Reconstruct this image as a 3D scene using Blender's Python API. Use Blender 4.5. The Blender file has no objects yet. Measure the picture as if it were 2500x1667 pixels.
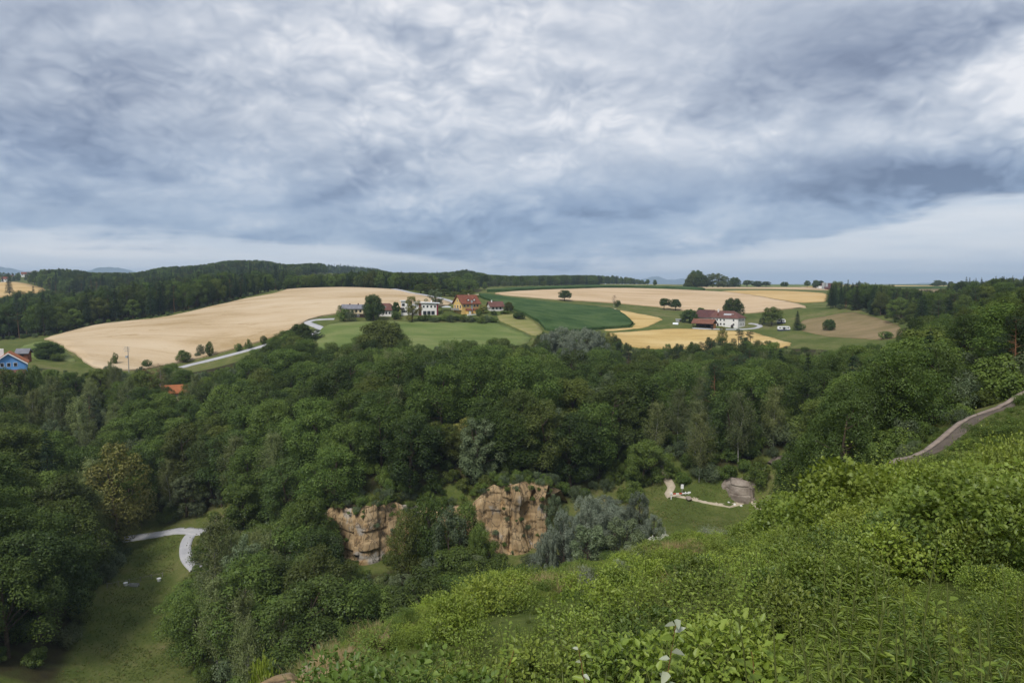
import bpy, math, random, time
import numpy as np
from mathutils import Vector, Matrix, geometry as mgeo

T0 = time.time()
random.seed(11)
rng = np.random.default_rng(11)
R = math.radians
scn = bpy.context.scene
col = scn.collection

# ------------------------------------------------------------------ camera
CAMZ = 62.0                      # the valley road lies at about z = 0
FPX = 1667.0                     # focal length in pixels of the 2500 px wide photograph
PITCH = math.atan((833.5 - 693.0) / FPX)
cam_d = bpy.data.cameras.new('camera')
cam = bpy.data.objects.new('camera', cam_d)
col.objects.link(cam)
cam.location = (0, 0, CAMZ)
cam.rotation_euler = (math.pi / 2 - PITCH, 0, 0)
cam_d.sensor_width = 36.0
cam_d.lens = 36.0 * FPX / 2500.0
cam_d.clip_start = 0.1
cam_d.clip_end = 60000.0
scn.camera = cam

# ------------------------------------------------------------------ render, exposure
scn.render.engine = 'CYCLES'
scn.view_settings.view_transform = 'Standard'
scn.view_settings.look = 'None'
scn.view_settings.gamma = 1.0
scn.view_settings.use_curve_mapping = False
EXPO = 1.35
scn.view_settings.exposure = EXPO
cy = scn.cycles
cy.max_bounces = 4
cy.diffuse_bounces = 2
cy.glossy_bounces = 2
cy.transmission_bounces = 3
cy.transparent_max_bounces = 6
cy.volume_bounces = 0
cy.caustics_reflective = False
cy.caustics_refractive = False

# ------------------------------------------------------------------ sun (a weak, very soft sun behind cloud)
SUN_EL, SUN_AZ = 52.0, 205.0     # azimuth clockwise from the view direction (+Y)
sd = bpy.data.lights.new('sun', 'SUN')
sd.energy = 1.25
sd.angle = R(14)
sd.color = (1.0, 0.955, 0.88)
sun = bpy.data.objects.new('sun', sd)
col.objects.link(sun)
sdir = Vector((math.sin(R(SUN_AZ)) * math.cos(R(SUN_EL)), math.cos(R(SUN_AZ)) * math.cos(R(SUN_EL)), math.sin(R(SUN_EL))))
sun.rotation_euler = sdir.to_track_quat('Z', 'Y').to_euler()
sun.location = (0, 0, 300)

# ------------------------------------------------------------------ node helper
class NT:
    def __init__(self, tree):
        self.t = tree
        self.t.nodes.clear()
    def n(self, typ, **kw):
        nd = self.t.nodes.new(typ)
        for k, v in kw.items():
            setattr(nd, k, v)
        return nd
    def l(self, a, b):
        self.t.links.new(a, b)
    def put(self, sock, v):
        if hasattr(v, 'is_output') or isinstance(v, bpy.types.NodeSocket):
            self.l(v, sock)
        else:
            sock.default_value = v
    def m(self, op, a, b=None, c=None, clamp=False):
        nd = self.n('ShaderNodeMath', operation=op)
        nd.use_clamp = clamp
        self.put(nd.inputs[0], a)
        if b is not None: self.put(nd.inputs[1], b)
        if c is not None: self.put(nd.inputs[2], c)
        return nd.outputs[0]
    def vm(self, op, a, b=None):
        nd = self.n('ShaderNodeVectorMath', operation=op)
        self.put(nd.inputs[0], a)
        if b is not None:
            self.put(nd.inputs['Scale' if op == 'SCALE' else 1], b)
        return nd.outputs[0]
    def xyz(self, x, y, z):
        nd = self.n('ShaderNodeCombineXYZ')
        self.put(nd.inputs[0], x); self.put(nd.inputs[1], y); self.put(nd.inputs[2], z)
        return nd.outputs[0]
    def sep(self, v):
        nd = self.n('ShaderNodeSeparateXYZ'); self.l(v, nd.inputs[0])
        return nd.outputs
    def noise(self, vec, scale, detail=4.0, rough=0.5, dist=0.0, out='Fac', lac=2.0):
        nd = self.n('ShaderNodeTexNoise')
        if vec is not None: self.l(vec, nd.inputs['Vector'])
        nd.inputs['Scale'].default_value = scale
        nd.inputs['Detail'].default_value = detail
        nd.inputs['Roughness'].default_value = rough
        nd.inputs['Lacunarity'].default_value = lac
        nd.inputs['Distortion'].default_value = dist
        return nd.outputs[out]
    def mix(self, f, a, b, blend='MIX'):
        nd = self.n('ShaderNodeMix', data_type='RGBA', blend_type=blend)
        self.put(nd.inputs[0], f); self.put(nd.inputs[6], a); self.put(nd.inputs[7], b)
        return nd.outputs[2]
    def ramp(self, fac, stops, interp='LINEAR'):
        nd = self.n('ShaderNodeValToRGB')
        nd.color_ramp.interpolation = interp
        e = nd.color_ramp.elements
        while len(e) < len(stops): e.new(0.5)
        for k, (p, c) in enumerate(stops):
            e[k].position = p; e[k].color = (*c, 1.0) if len(c) == 3 else c
        self.put(nd.inputs[0], fac)
        return nd.outputs[0]
    def smooth(self, x, lo, hi, a=0.0, b=1.0):
        nd = self.n('ShaderNodeMapRange', interpolation_type='SMOOTHSTEP')
        self.put(nd.inputs[0], x); self.put(nd.inputs[1], lo); self.put(nd.inputs[2], hi)
        self.put(nd.inputs[3], a); self.put(nd.inputs[4], b)
        return nd.outputs[0]

def s2l(r, g, b):
    f = lambda c: (c / 255 / 12.92) if c <= 10 else (((c / 255) + 0.055) / 1.055) ** 2.4
    return (f(r), f(g), f(b))

# ------------------------------------------------------------------ world: broken overcast above a clear strip at the horizon
def build_world():
    w = bpy.data.worlds.new('World')
    scn.world = w
    w.use_nodes = True
    w.cycles.sampling_method = 'MANUAL'
    w.cycles.sample_map_resolution = 256
    N = NT(w.node_tree)
    d = N.n('ShaderNodeTexCoord').outputs['Generated']
    x, y, z = N.sep(d)
    zc = N.m('MAXIMUM', z, 0.0)
    den = N.m('ADD', zc, 0.26)
    p = N.xyz(N.m('DIVIDE', x, den), N.m('DIVIDE', y, den), 0.0)
    # cloud deck: warped turbulence on a layer of cloud, brighter on the upper side of each billow
    wc = N.noise(p, 1.3, 3.0, 0.5, out='Color')
    wx, wy, wz = N.sep(wc)
    q = N.vm('MULTIPLY', N.vm('ADD', p, N.vm('SCALE', N.vm('SUBTRACT', wc, (0.5, 0.5, 0.5)), 0.35)), (0.8, 1.0, 1.0))
    D1 = N.noise(q, 2.2, 5.0, 0.55)
    # heaped billows seen from the side and below, their upper rims lit
    wn = N.noise(d, 6.0, 3.0, 0.6, out='Color')
    h = N.vm('ADD', N.vm('MULTIPLY', d, (1.0, 1.0, 1.9)), N.vm('SCALE', N.vm('SUBTRACT', wn, (0.5, 0.5, 0.5)), 0.12))
    def billow(vec, octs):
        s_ = None
        for sc, am in octs:
            k = N.m('MULTIPLY', N.m('SQRT', N.m('ADD', N.m('POWER', N.m('SUBTRACT', N.noise(vec, sc, 0.0), 0.5), 2.0), 0.009 if sc < 20 else 0.003)), 2.0 * am)
            s_ = k if s_ is None else N.m('ADD', s_, k)
        return s_
    OC = [(2.7, 1.0), (5.8, 0.72), (12.2, 0.46), (26.0, 0.31), (56.0, 0.19)]
    B0 = billow(h, OC)
    B1 = billow(N.vm('ADD', h, (0.006, 0.0, -0.042)), OC)
    lump = N.smooth(wz, 0.38, 0.62, 0.45, 1.15)
    brel = N.m('MULTIPLY', N.m('SUBTRACT', B1, B0), N.m('MULTIPLY', lump, 0.95))
    t = N.m('ADD', 0.565, N.m('MULTIPLY', N.m('SUBTRACT', D1, 0.5), -1.15))
    t = N.m('ADD', t, N.m('MULTIPLY', N.m('SUBTRACT', B0, 0.55), N.m('MULTIPLY', lump, 0.42)))
    t = N.m('ADD', t, brel)
    # large banks of cloud in the part of the sky in view (a = x/y, e = z/y from the view point)
    yc = N.m('MAXIMUM', y, 0.08)
    ar = N.m('DIVIDE', x, yc)
    e0 = N.m('DIVIDE', z, yc)
    a = N.m('ADD', ar, N.m('MULTIPLY', N.m('SUBTRACT', wx, 0.5), 0.30))
    e = N.m('ADD', e0, N.m('MULTIPLY', N.m('SUBTRACT', D1, 0.5), 0.14))
    def bank(u, v, su, sv, amp, tilt=0.0):
        nonlocal t
        ca, ce = (u - 1250) / FPX, (693 - v) / FPX
        da = N.m('SUBTRACT', a, ca); de = N.m('SUBTRACT', e, ce)
        if tilt: de = N.m('SUBTRACT', de, N.m('MULTIPLY', da, tilt))
        da = N.m('MULTIPLY', da, FPX / su); de = N.m('MULTIPLY', de, FPX / sv)
        r2 = N.m('MULTIPLY_ADD', da, da, N.m('MULTIPLY', de, de))
        t = N.m('MULTIPLY_ADD', N.m('POWER', 0.3679, r2), amp, t)
    for b in BANKS: bank(*b)
    t = N.m('MULTIPLY', t, 1.0, clamp=True)
    upper = N.ramp(t, [(0.0, s2l(98, 108, 133)), (0.25, s2l(139, 150, 171)), (0.5, s2l(176, 185, 200)), (0.75, s2l(208, 213, 222)), (1.0, s2l(240, 240, 243))])
    low = N.ramp(t, [(0.0, s2l(100, 120, 153)), (0.3, s2l(134, 156, 188)), (0.55, s2l(162, 180, 205)), (1.0, s2l(218, 223, 233))])
    er0 = N.m('DIVIDE', z, N.m('MAXIMUM', N.m('SQRT', N.m('SUBTRACT', 1.0, N.m('MULTIPLY', z, z))), 0.05))
    er = N.m('ADD', er0, N.m('MULTIPLY', N.m('SUBTRACT', wy, 0.5), 0.12))
    cloud = N.mix(N.smooth(er, 0.03, 0.26), low, upper)
    # bright strip under the deck
    sn = N.noise(N.vm('MULTIPLY', d, (3.2, 3.2, 30.0)), 1.3, 5.0, 0.55)
    edge = N.m('ADD', N.m('MULTIPLY', N.smooth(ar, -0.35, 0.0), -0.038), 0.070)
    edge = N.m('ADD', edge, N.m('MULTIPLY', N.smooth(ar, 0.1, 0.85), 0.088))
    edge = N.m('ADD', edge, N.m('MULTIPLY', N.m('SUBTRACT', sn, 0.5), 0.075))
    edge = N.m('ADD', edge, N.m('MULTIPLY', N.m('SUBTRACT', B0, 0.5), -0.016))
    strip = N.smooth(N.m('SUBTRACT', edge, er0), -0.008, 0.012)
    band = N.ramp(N.m('ADD', N.m('MULTIPLY', N.m('SUBTRACT', sn, 0.5), 1.9), 0.5), [(0.0, s2l(240, 240, 242)), (0.5, s2l(217, 223, 232)), (1.0, s2l(184, 199, 219))])
    cloud = N.mix(N.m('MULTIPLY', strip, 0.9), cloud, band)
    # the clear sky behind the cloud
    sky = N.n('ShaderNodeTexSky', sky_type='NISHITA')
    sky.sun_disc = False
    sky.sun_elevation = R(SUN_EL)
    sky.sun_rotation = R(SUN_AZ)
    skyc = N.vm('SCALE', sky.outputs[0], 0.10 * 2.0 ** EXPO)
    cloud = N.mix(0.95, skyc, cloud)
    bg = N.n('ShaderNodeBackground')
    N.l(cloud, bg.inputs['Color'])
    bg.inputs['Strength'].default_value = 1.0 / 2.0 ** EXPO
    o = N.n('ShaderNodeOutputWorld')
    N.l(bg.outputs[0], o.inputs['Surface'])

BANKS = [  # u, v, half-width, half-height, amount, tilt
    (60, 300, 520, 190, -0.22, -0.10),
    (650, 430, 620, 120, -0.24, -0.10),
    (2420, 425, 480, 80, -0.46, 0.06),
    (2000, 450, 330, 45, -0.28, 0.0),
    (2120, 140, 480, 95, -0.38, 0.20),
    (1480, 508, 210, 28, -0.30, 0.0),
    (1250, 190, 320, 200, 0.16, 0.0),
    (520, 80, 420, 80, 0.12, -0.30),
    (1650, 350, 380, 80, 0.16, 0.0),
    (2490, 190, 110, 110, 0.30, 0.0),
    (1250, 585, 1700, 55, -0.12, 0.0),
    (1000, 130, 120, 30, -0.16, 0.0),
    (2150, 330, 160, 40, 0.14, 0.0),
]
build_world()

# ------------------------------------------------------------------ projection of photograph pixels into the place
CP, SP = math.cos(PITCH), math.sin(PITCH)
def ray(u, v):
    dx = (u - 1250.0) / FPX; dy = -(v - 833.5) / FPX
    d = np.array([dx, CP + dy * SP, -SP + dy * CP])
    return d / d[1]
def P(u, v, Y):
    d = ray(u, v)
    return np.array([d[0] * Y, Y, CAMZ + d[2] * Y])
def proj(x, y, z):
    zz = z - CAMZ
    dep = y * CP - zz * SP
    up = y * SP + zz * CP
    return 1250.0 + FPX * x / dep, 833.5 - FPX * up / dep

# ------------------------------------------------------------------ numeric noise
_perm = np.random.default_rng(5).permutation(4096)
def _h(ix, iy, s=0):
    return _perm[(_perm[(ix + 57 * s) & 4095] + iy + 131 * s) & 4095] / 4095.0
def vnoise(x, y, s=0):
    x = np.asarray(x, float); y = np.asarray(y, float)
    ix = np.floor(x).astype(np.int64); iy = np.floor(y).astype(np.int64)
    fx = x - ix; fy = y - iy
    fx = fx * fx * fx * (fx * (fx * 6 - 15) + 10); fy = fy * fy * fy * (fy * (fy * 6 - 15) + 10)
    a = _h(ix, iy, s); b = _h(ix + 1, iy, s); c = _h(ix, iy + 1, s); d = _h(ix + 1, iy + 1, s)
    return (a + (b - a) * fx) * (1 - fy) + (c + (d - c) * fx) * fy - 0.5
def fbm(x, y, o=4, s=0, g=0.5):
    v = 0.0; a = 1.0
    for k in range(o):
        v = v + a * vnoise(x * 2 ** k + 13.7 * k, y * 2 ** k - 7.1 * k, s + k); a *= g
    return v

# ------------------------------------------------------------------ the shape of the land
CTRL = []
def cz(u, v, Y, lift=0.0):
    q = P(u, v, Y); CTRL.append((q[0], q[1], q[2] + lift))
def cr(u, zr, Y):
    CTRL.append(((u - 1250) / FPX * Y, Y, CAMZ + zr))
def cw(x, y, zr):
    CTRL.append((x, y, CAMZ + zr))
# near hillside under the view point
for a_ in [(2,2.5,-2.7),(10,3,-1.6),(-4,3,-5.2),(-9,4,-11),(-16,6,-20),(20,4,0.5),(40,8,6),(-40,5,-45),(-30,30,-46),(-60,40,-60),
           (6,7,-3.9),(12,10,-3.6),(20,14,-3.6),(1.5,7,-4.6),(-1.5,8,-5.4),(-3.6,11.5,-7.0),(-3.6,16.5,-8.7),(-1,16,-8.1),(4,14,-6.6),
           (-0.8,24.5,-11.4),(5,24,-10.6),(5.1,34,-14.2),(10,41,-16.3),(15,44,-16.4),(12,30,-11.8),(10,20,-8.2),(17,24,-9.2),(16,33,-12.2),(24,22,-6.6),
           (26.4,45,-12.0),(40,58,-11.6),(46.5,62,-11.2),(33,50,-11.9),(22,36,-11.9),(34,36,-8.4),(30,26,-6.4),(60,50,-3),(80,60,2),(50,20,4),
           (-10,18,-15.5),(-8.5,25,-18),(-5,34,-20),(0,45,-25),(9,55,-26),(18,58,-26.5),(-6,48,-33),(-14,34,-27),(6,75,-42),(24,72,-33),(-14,66,-49),(0,92,-57),(28,95,-45),(-30,62,-56),
           (40,78,-21),(52,75,-13.5),(70,80,-9),(-80,20,-64),(-70,80,-62)]:
    cw(*a_)
# valley, road and its grass
for a_ in [(250,1667,106),(450,1600,115),(330,1450,138),(430,1300,170),(340,1310,170),(500,1290,172),(200,1340,160),(50,1320,152),
           (0,1100,200),(150,1000,250),(400,965,260),(100,905,290),(200,895,310),(20,896,262),(440,893,330),(660,840,350),(760,802,365),(830,776,395)]:
    cz(*a_)
cr(-200,-48,160); cr(-300,-40,230); cr(-300,-28,320); cr(60,-60,115); cr(-150,-52,110)
# left wheat hill
for a_ in [(104,828,390),(250,792,420),(402,776,440),(506,752,470),(595,731,510),(700,708,560),(850,703,560),(1000,713,500),(900,740,440),
           (600,790,395),(400,835,360),(300,870,335),(-100,840,400),(0,765,600)]:
    cz(*a_)
cr(300,-22,600); cr(100,-30,560); cr(500,-11,660); cr(-200,-20,700); cr(850,-6,640); cr(1100,-8,600)
# hamlet and meadow
for a_ in [(870,777,395),(1040,768,405),(1150,766,410),(1250,762,420),(760,850,330),(1000,800,370),(1100,830,335),(1000,860,300),(1250,811,370),(1320,817,372)]:
    cz(*a_)
# hollow behind the wood, wooded hill, cliff foot
for a_ in [(700,-46,255),(1000,-43,245),(1300,-42,255),(1600,-45,260),(1850,-43,265),(1250,-45,156),(880,-49,152),(1060,-46,154),(1100,-37.5,186),(800,-44,192),
           (1400,-42,180),(1100,-37.5,208),(950,-39,200),(1280,-39,195),(560,-58,176),(500,-55,205),(620,-52,205),(640,-58,150),(1250,-58,139),(880,-59.5,137),(1060,-59,136),(1000,-61,118),(1200,-60,122),(1400,-54,130),
           (1450,-51,118),(700,-62,115),(1400,-50,160),(1500,-48,170),(600,-62,140)]:
    cr(*a_)
# side valley on the right
for a_ in [(1660,1213,152),(1640,1280,135),(1760,1300,125),(1850,1235,145),(1930,1215,143),(2100,985,150),(2205,988,140),(2400,965,92),(2500,935,88),(2300,905,140),
           (2400,835,170),(2500,800,170),(2220,835,300),(2210,800,360),(2040,760,450),(2100,766,430),(2300,770,350),(2500,740,350),(2500,722,600)]:
    cz(*a_)
for a_ in [(1560,-50,150),(1800,-42.6,154),(1930,-39.8,155),(1800,-38,173),(1930,-36,168),(1700,-42,205),(1900,-37,205),(2050,-33,190),(1980,-44,138),(2080,-34,128),(2800,5,150),(2800,-2,300),(2250,-17,110)]:
    cr(*a_)
# fields on the right
for a_ in [(2050,875,290),(1900,850,330),(1830,820,395),(1700,842,375),(1500,842,370),(1450,802,420),(1790,802,430),(1640,791,440),(1960,791,430),(1800,763,500),
           (2000,751,520),(1550,798,435),(1540,766,500),(1240,745,480),(1180,722,530),(1250,726,540),(1400,745,530),(1670,760,540),(1300,710,650),(1500,703.5,740),
           (1720,710,740),(1900,712,700),(2000,755,545),(1970,740,600),(1300,698,900),(1700,702,1000),(2005,706,850),(2200,701,1000),(1500,691,1500),(1800,694,1400),
           (2300,698,1200),(2000,693,1500),(60,701,900),(0,731,750),(100,712,850),(0,691,1300),(2300,722,700)]:
    cz(*a_)
CT = np.array(CTRL)
def _fit():
    n = len(CT)
    xy = CT[:, :2] / 100.0
    d2 = ((xy[:, None] - xy[None]) ** 2).sum(-1)
    K = np.where(d2 > 0, 0.5 * d2 * np.log(d2 + 1e-30), 0.0) + np.eye(n) * 2e-4
    Pm = np.hstack([np.ones((n, 1)), xy])
    A = np.zeros((n + 3, n + 3)); A[:n, :n] = K; A[:n, n:] = Pm; A[n:, :n] = Pm.T
    return np.linalg.solve(A, np.concatenate([CT[:, 2], np.zeros(3)]))
TW = _fit()
CL_U = [700,770,830,880,920,960,1060,1150,1190,1240,1275,1300,1330,1350,1375]
CL_Y = [148,144.5,142.5,141,142,145,146.5,146,144,142.5,143,145,143.5,146,152]
HILLS = [  # x, y, half-width x, half-width y, height: wooded hills beyond the fields
    ((600-1250)/FPX*1250, 1250, 210, 190, 24), ((450-1250)/FPX*1300, 1300, 240, 200, 7), ((830-1250)/FPX*1950, 1950, 330, 260, 30), ((690-1250)/FPX*2000, 2000, 240, 260, 12),
    ((1140-1250)/FPX*2500, 2500, 150, 250, 32), ((1000-1250)/FPX*2300, 2300, 300, 250, 8), ((60-1250)/FPX*1380, 1380, 260, 150, 22),
]
def H(x, y, detail=True):
    x = np.atleast_1d(np.asarray(x, float)); y = np.atleast_1d(np.asarray(y, float))
    shp = x.shape; xf = x.ravel(); yf = y.ravel()
    out = np.empty(len(xf))
    xy = CT[:, :2] / 100.0
    rr = np.hypot(xf, yf)
    k = np.minimum(1.0, 1700.0 / np.maximum(rr, 1.0))       # beyond 1.7 km the plateau level is carried outwards
    for i in range(0, len(xf), 20000):
        a = xf[i:i+20000] * k[i:i+20000] / 100.0; b = yf[i:i+20000] * k[i:i+20000] / 100.0
        d2 = (a[:, None] - xy[None, :, 0]) ** 2 + (b[:, None] - xy[None, :, 1]) ** 2
        U = 0.5 * d2 * np.log(d2 + 1e-30)
        out[i:i+20000] = U @ TW[:-3] + TW[-3] + TW[-2] * a + TW[-1] * b
    f = np.clip((rr - 1100) / 700, 0, 1); f = f * f * (3 - 2 * f)
    out = out * (1 - f) + (CAMZ - 6.0 + 5.0 * fbm(xf / 900, yf / 900, 2, 3)) * f
    back = np.clip((30 - yf) / 120, 0, 1) * np.clip((np.abs(xf) - 40) / 200, 0, 1)
    out = out * (1 - back) + np.clip(out, CAMZ - 64, CAMZ + 12) * back
    for hx, hy, sx, sy, hh in HILLS:
        out = out + hh * np.exp(-((xf - hx) / sx) ** 2 - ((yf - hy) / sy) ** 2)
    # quarried foot of the cliff: level ground right up to the rock
    uu = 1250 + FPX * xf / np.maximum(yf, 1.0)
    yc = np.interp(uu, CL_U, CL_Y); fl = CAMZ + np.interp(uu, [760, 1345], [-59.6, -57.6]) + 0.02 * (yf - 141)
    e = np.clip(np.minimum(uu - 740, 1372 - uu) / 40, 0, 1) * np.clip((yf - 100) / 15, 0, 1) * np.clip((yc + 4.5 - yf) / 2.0, 0, 1)
    out = np.where(e > 0, out * (1 - e) + np.minimum(out, fl) * e, out)
    if detail:
        near = np.exp(-rr / 60.0)
        out = out + 0.25 * fbm(xf / 7, yf / 7, 3, 7) * (0.4 + near)
    return out.reshape(shp)
def H1(x, y): return float(H(np.array([x]), np.array([y]))[0])
def hit(u, v, y0=60.0, y1=1200.0):
    d = ray(u, v)
    Y = np.linspace(y0, y1, 500)
    gap = CAMZ + d[2] * Y - H(d[0] * Y, Y)
    neg = np.nonzero(gap <= 0)[0]
    if len(neg) == 0: k = float(Y[int(np.argmin(gap))])
    elif neg[0] == 0: k = y0
    else:
        j = neg[0]; k = Y[j-1] + (Y[j] - Y[j-1]) * gap[j-1] / (gap[j-1] - gap[j])
    return np.array([d[0] * k, k])

# ------------------------------------------------------------------ mesh helpers
def raw_mesh(name, V, faces):
    """faces: list of (n,k) integer arrays"""
    me = bpy.data.meshes.new(name)
    V = np.ascontiguousarray(V, dtype=np.float32)
    faces = [np.asarray(f, dtype=np.int32) for f in faces if len(f)]
    me.vertices.add(len(V)); me.vertices.foreach_set('co', V.ravel())
    loops = np.concatenate([f.ravel() for f in faces])
    tot = np.concatenate([np.full(len(f), f.shape[1], np.int32) for f in faces])
    start = np.concatenate([[0], np.cumsum(tot)[:-1]]).astype(np.int32)
    me.loops.add(len(loops)); me.loops.foreach_set('vertex_index', loops)
    me.polygons.add(len(tot)); me.polygons.foreach_set('loop_start', start)
    me.update(calc_edges=True)
    return me
def attr(me, name, vals):
    a = me.attributes.new(name, 'FLOAT', 'POINT'); a.data.foreach_set('value', np.ascontiguousarray(vals, dtype=np.float32))
def link(name, data, parent=None, loc=None, rz=0.0):
    o = bpy.data.objects.new(name, data)
    col.objects.link(o)
    if loc is not None: o.location = [float(c) for c in loc]
    if rz: o.rotation_euler = (0, 0, rz)
    if parent is not None: o.parent = parent
    return o
def tag(o, label=None, cat=None, group=None, kind=None):
    if label: o['label'] = label
    if cat: o['category'] = cat
    if group: o['group'] = group
    if kind: o['kind'] = kind
    return o
def smooth(me, on=True):
    me.polygons.foreach_set('use_smooth', np.full(len(me.polygons), on, bool))

# ------------------------------------------------------------------ materials
MAT = {}
def material(name, build):
    m = bpy.data.materials.new(name); m.use_nodes = True
    N = NT(m.node_tree)
    out = N.n('ShaderNodeOutputMaterial')
    build(N, out)
    MAT[name] = m
    return m
def principled(N, out, color, rough=0.85, bump=None, spec=0.25, metal=0.0, bstr=0.4, bdist=0.05):
    b = N.n('ShaderNodeBsdfPrincipled')
    N.put(b.inputs['Base Color'], color if not isinstance(color, tuple) or len(color) == 4 else (*color, 1.0))
    N.put(b.inputs['Roughness'], rough)
    b.inputs['Specular IOR Level'].default_value = spec
    b.inputs['Metallic'].default_value = metal
    if bump is not None:
        bm = N.n('ShaderNodeBump'); bm.inputs['Strength'].default_value = bstr; bm.inputs['Distance'].default_value = bdist
        N.l(bump, bm.inputs['Height']); N.l(bm.outputs[0], b.inputs['Normal'])
    N.l(b.outputs[0], out.inputs['Surface'])
    return b
def gpos(N): return N.n('ShaderNodeNewGeometry').outputs['Position']
def plain(name, c1, c2=None, scale=1.0, rough=0.8, spec=0.2, metal=0.0):
    c2 = c2 or tuple(k * 0.75 for k in c1)
    def f(N, out):
        n = N.noise(gpos(N), scale, 5.0, 0.6)
        principled(N, out, N.mix(N.smooth(n, 0.3, 0.7), (*c1, 1), (*c2, 1)), rough, spec=spec, metal=metal, bump=n, bstr=0.15)
    return material(name, f)

def soil(name, stops, scale, stretch=(1, 1, 1), rot=0.0, fine=(9.0, 0.35), rows=None, bd=0.1, tram=None):
    """ground or crop: three-colour mottling on large scale, fine grain, optional drill rows"""
    def f(N, out):
        pos = gpos(N)
        mp = N.n('ShaderNodeMapping'); mp.vector_type = 'POINT'
        mp.inputs['Rotation'].default_value = (0, 0, rot); mp.inputs['Scale'].default_value = stretch
        N.l(pos, mp.inputs['Vector'])
        big = N.noise(mp.outputs[0], scale, 6.0, 0.6, dist=0.4)
        fn = N.noise(mp.outputs[0], fine[0], 4.0, 0.7)
        v = N.m('ADD', big, N.m('MULTIPLY', N.m('SUBTRACT', fn, 0.5), fine[1]))
        if rows:
            sx = N.sep(mp.outputs[0])[0]
            wv = N.m('SINE', N.m('MULTIPLY', N.m('ADD', sx, N.m('MULTIPLY', big, 6.0)), rows[0]))
            v = N.m('ADD', v, N.m('MULTIPLY', wv, rows[1]))
        if tram:
            tx = N.sep(mp.outputs[0])[1 if tram[1] else 0]
            tx = N.m('ADD', tx, N.m('MULTIPLY', N.m('SUBTRACT', N.noise(pos, 0.01, 1.0), 0.5), 30.0))
            fr = N.m('MULTIPLY', N.m('FRACT', N.m('DIVIDE', tx, tram[0])), tram[0])
            for o_ in (1.0, 3.2):
                v = N.m('SUBTRACT', v, N.m('MULTIPLY', N.smooth(N.m('ABSOLUTE', N.m('SUBTRACT', fr, o_)), 0.25, 0.6, 1.0, 0.0), tram[2]))
            ld = N.smooth(N.noise(N.vm('MULTIPLY', pos, (1.0, 2.6, 1.0)), 0.045, 5.0, 0.65), 0.60, 0.68)
            v = N.m('SUBTRACT', v, N.m('MULTIPLY', ld, 0.16))
        c = N.ramp(v, stops)
        principled(N, out, c, 0.95, bump=fn, spec=0.05, bstr=0.6, bdist=bd)
    return material(name, f)

def _ground(N, out):
    pos = gpos(N)
    big = N.noise(pos, 0.035, 6.0, 0.6, dist=0.4); fn = N.noise(pos, 2.2, 4.0, 0.7); md = N.noise(pos, 0.25, 4.0, 0.6)
    v = N.m('ADD', N.m('ADD', big, N.m('MULTIPLY', N.m('SUBTRACT', fn, 0.5), 0.6)), N.m('MULTIPLY', N.m('SUBTRACT', md, 0.5), 0.6))
    c = N.ramp(v, [(0.25, (0.055, 0.078, 0.018)), (0.45, (0.085, 0.108, 0.028)), (0.6, (0.12, 0.13, 0.042)), (0.8, (0.18, 0.155, 0.08))])
    lit = N.n('ShaderNodeAttribute'); lit.attribute_name = 'litter_shade'
    lc = N.ramp(md, [(0.3, (0.028, 0.024, 0.014)), (0.5, (0.045, 0.042, 0.018)), (0.7, (0.05, 0.062, 0.02))])  # dead-leaf browns, kept extra dark to paint in the shade under the trees
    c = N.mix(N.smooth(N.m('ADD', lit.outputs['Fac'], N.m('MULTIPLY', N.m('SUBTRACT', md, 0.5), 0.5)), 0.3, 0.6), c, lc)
    principled(N, out, c, 0.95, bump=fn, spec=0.05, bstr=0.6, bdist=0.25)
material('ground', _ground)
soil('ground_plain', [(0.25, (0.045, 0.062, 0.016)), (0.45, (0.075, 0.098, 0.026)), (0.6, (0.11, 0.12, 0.04)), (0.8, (0.17, 0.145, 0.075))], 0.035, fine=(2.2, 0.5), bd=0.25)
soil('wheat', [(0.30, (0.33, 0.235, 0.12)), (0.48, (0.47, 0.36, 0.232)), (0.66, (0.525, 0.42, 0.29))], 0.012, (1, 3.0, 1), 0.35, fine=(0.9, 0.34), tram=(70.0, True, 0.16))
soil('wheat_pale', [(0.30, (0.40, 0.29, 0.165)), (0.48, (0.50, 0.37, 0.235)), (0.66, (0.545, 0.42, 0.28))], 0.012, (1, 3.0, 1), -0.2, fine=(0.9, 0.3), tram=(60.0, True, 0.12))
soil('wheat_gold', [(0.30, (0.37, 0.25, 0.10)), (0.48, (0.49, 0.34, 0.155)), (0.66, (0.53, 0.395, 0.21))], 0.014, (1, 3.5, 1), 0.1, fine=(0.9, 0.34), tram=(64.0, True, 0.16))
soil('stubble', [(0.30, (0.37, 0.25, 0.09)), (0.48, (0.50, 0.36, 0.15)), (0.66, (0.56, 0.425, 0.21))], 0.02, (1, 3.0, 1), 1.25, fine=(1.4, 0.25), rows=(2.0, 0.09))
soil('maize', [(0.30, (0.024, 0.052, 0.015)), (0.48, (0.045, 0.086, 0.027)), (0.66, (0.08, 0.12, 0.042))], 0.05, fine=(2.6, 0.7), rot=0.5, rows=(4.2, 0.05), bd=0.5)
soil('meadow', [(0.30, (0.085, 0.125, 0.034)), (0.48, (0.125, 0.165, 0.05)), (0.66, (0.18, 0.20, 0.078))], 0.03, (1, 2.2, 1), 0.2, fine=(1.6, 0.35))
soil('mown', [(0.2, (0.14, 0.16, 0.045)), (0.5, (0.21, 0.205, 0.075)), (0.8, (0.29, 0.25, 0.12))], 0.03, (1, 1, 1), 0.85, fine=(1.5, 0.3), rows=(0.9, 0.07))
soil('pasture', [(0.2, (0.12, 0.105, 0.045)), (0.45, (0.19, 0.15, 0.075)), (0.65, (0.25, 0.185, 0.105)), (0.85, (0.33, 0.265, 0.17))], 0.035, (1, 2.2, 1), 0.3, fine=(1.0, 0.4))
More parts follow.
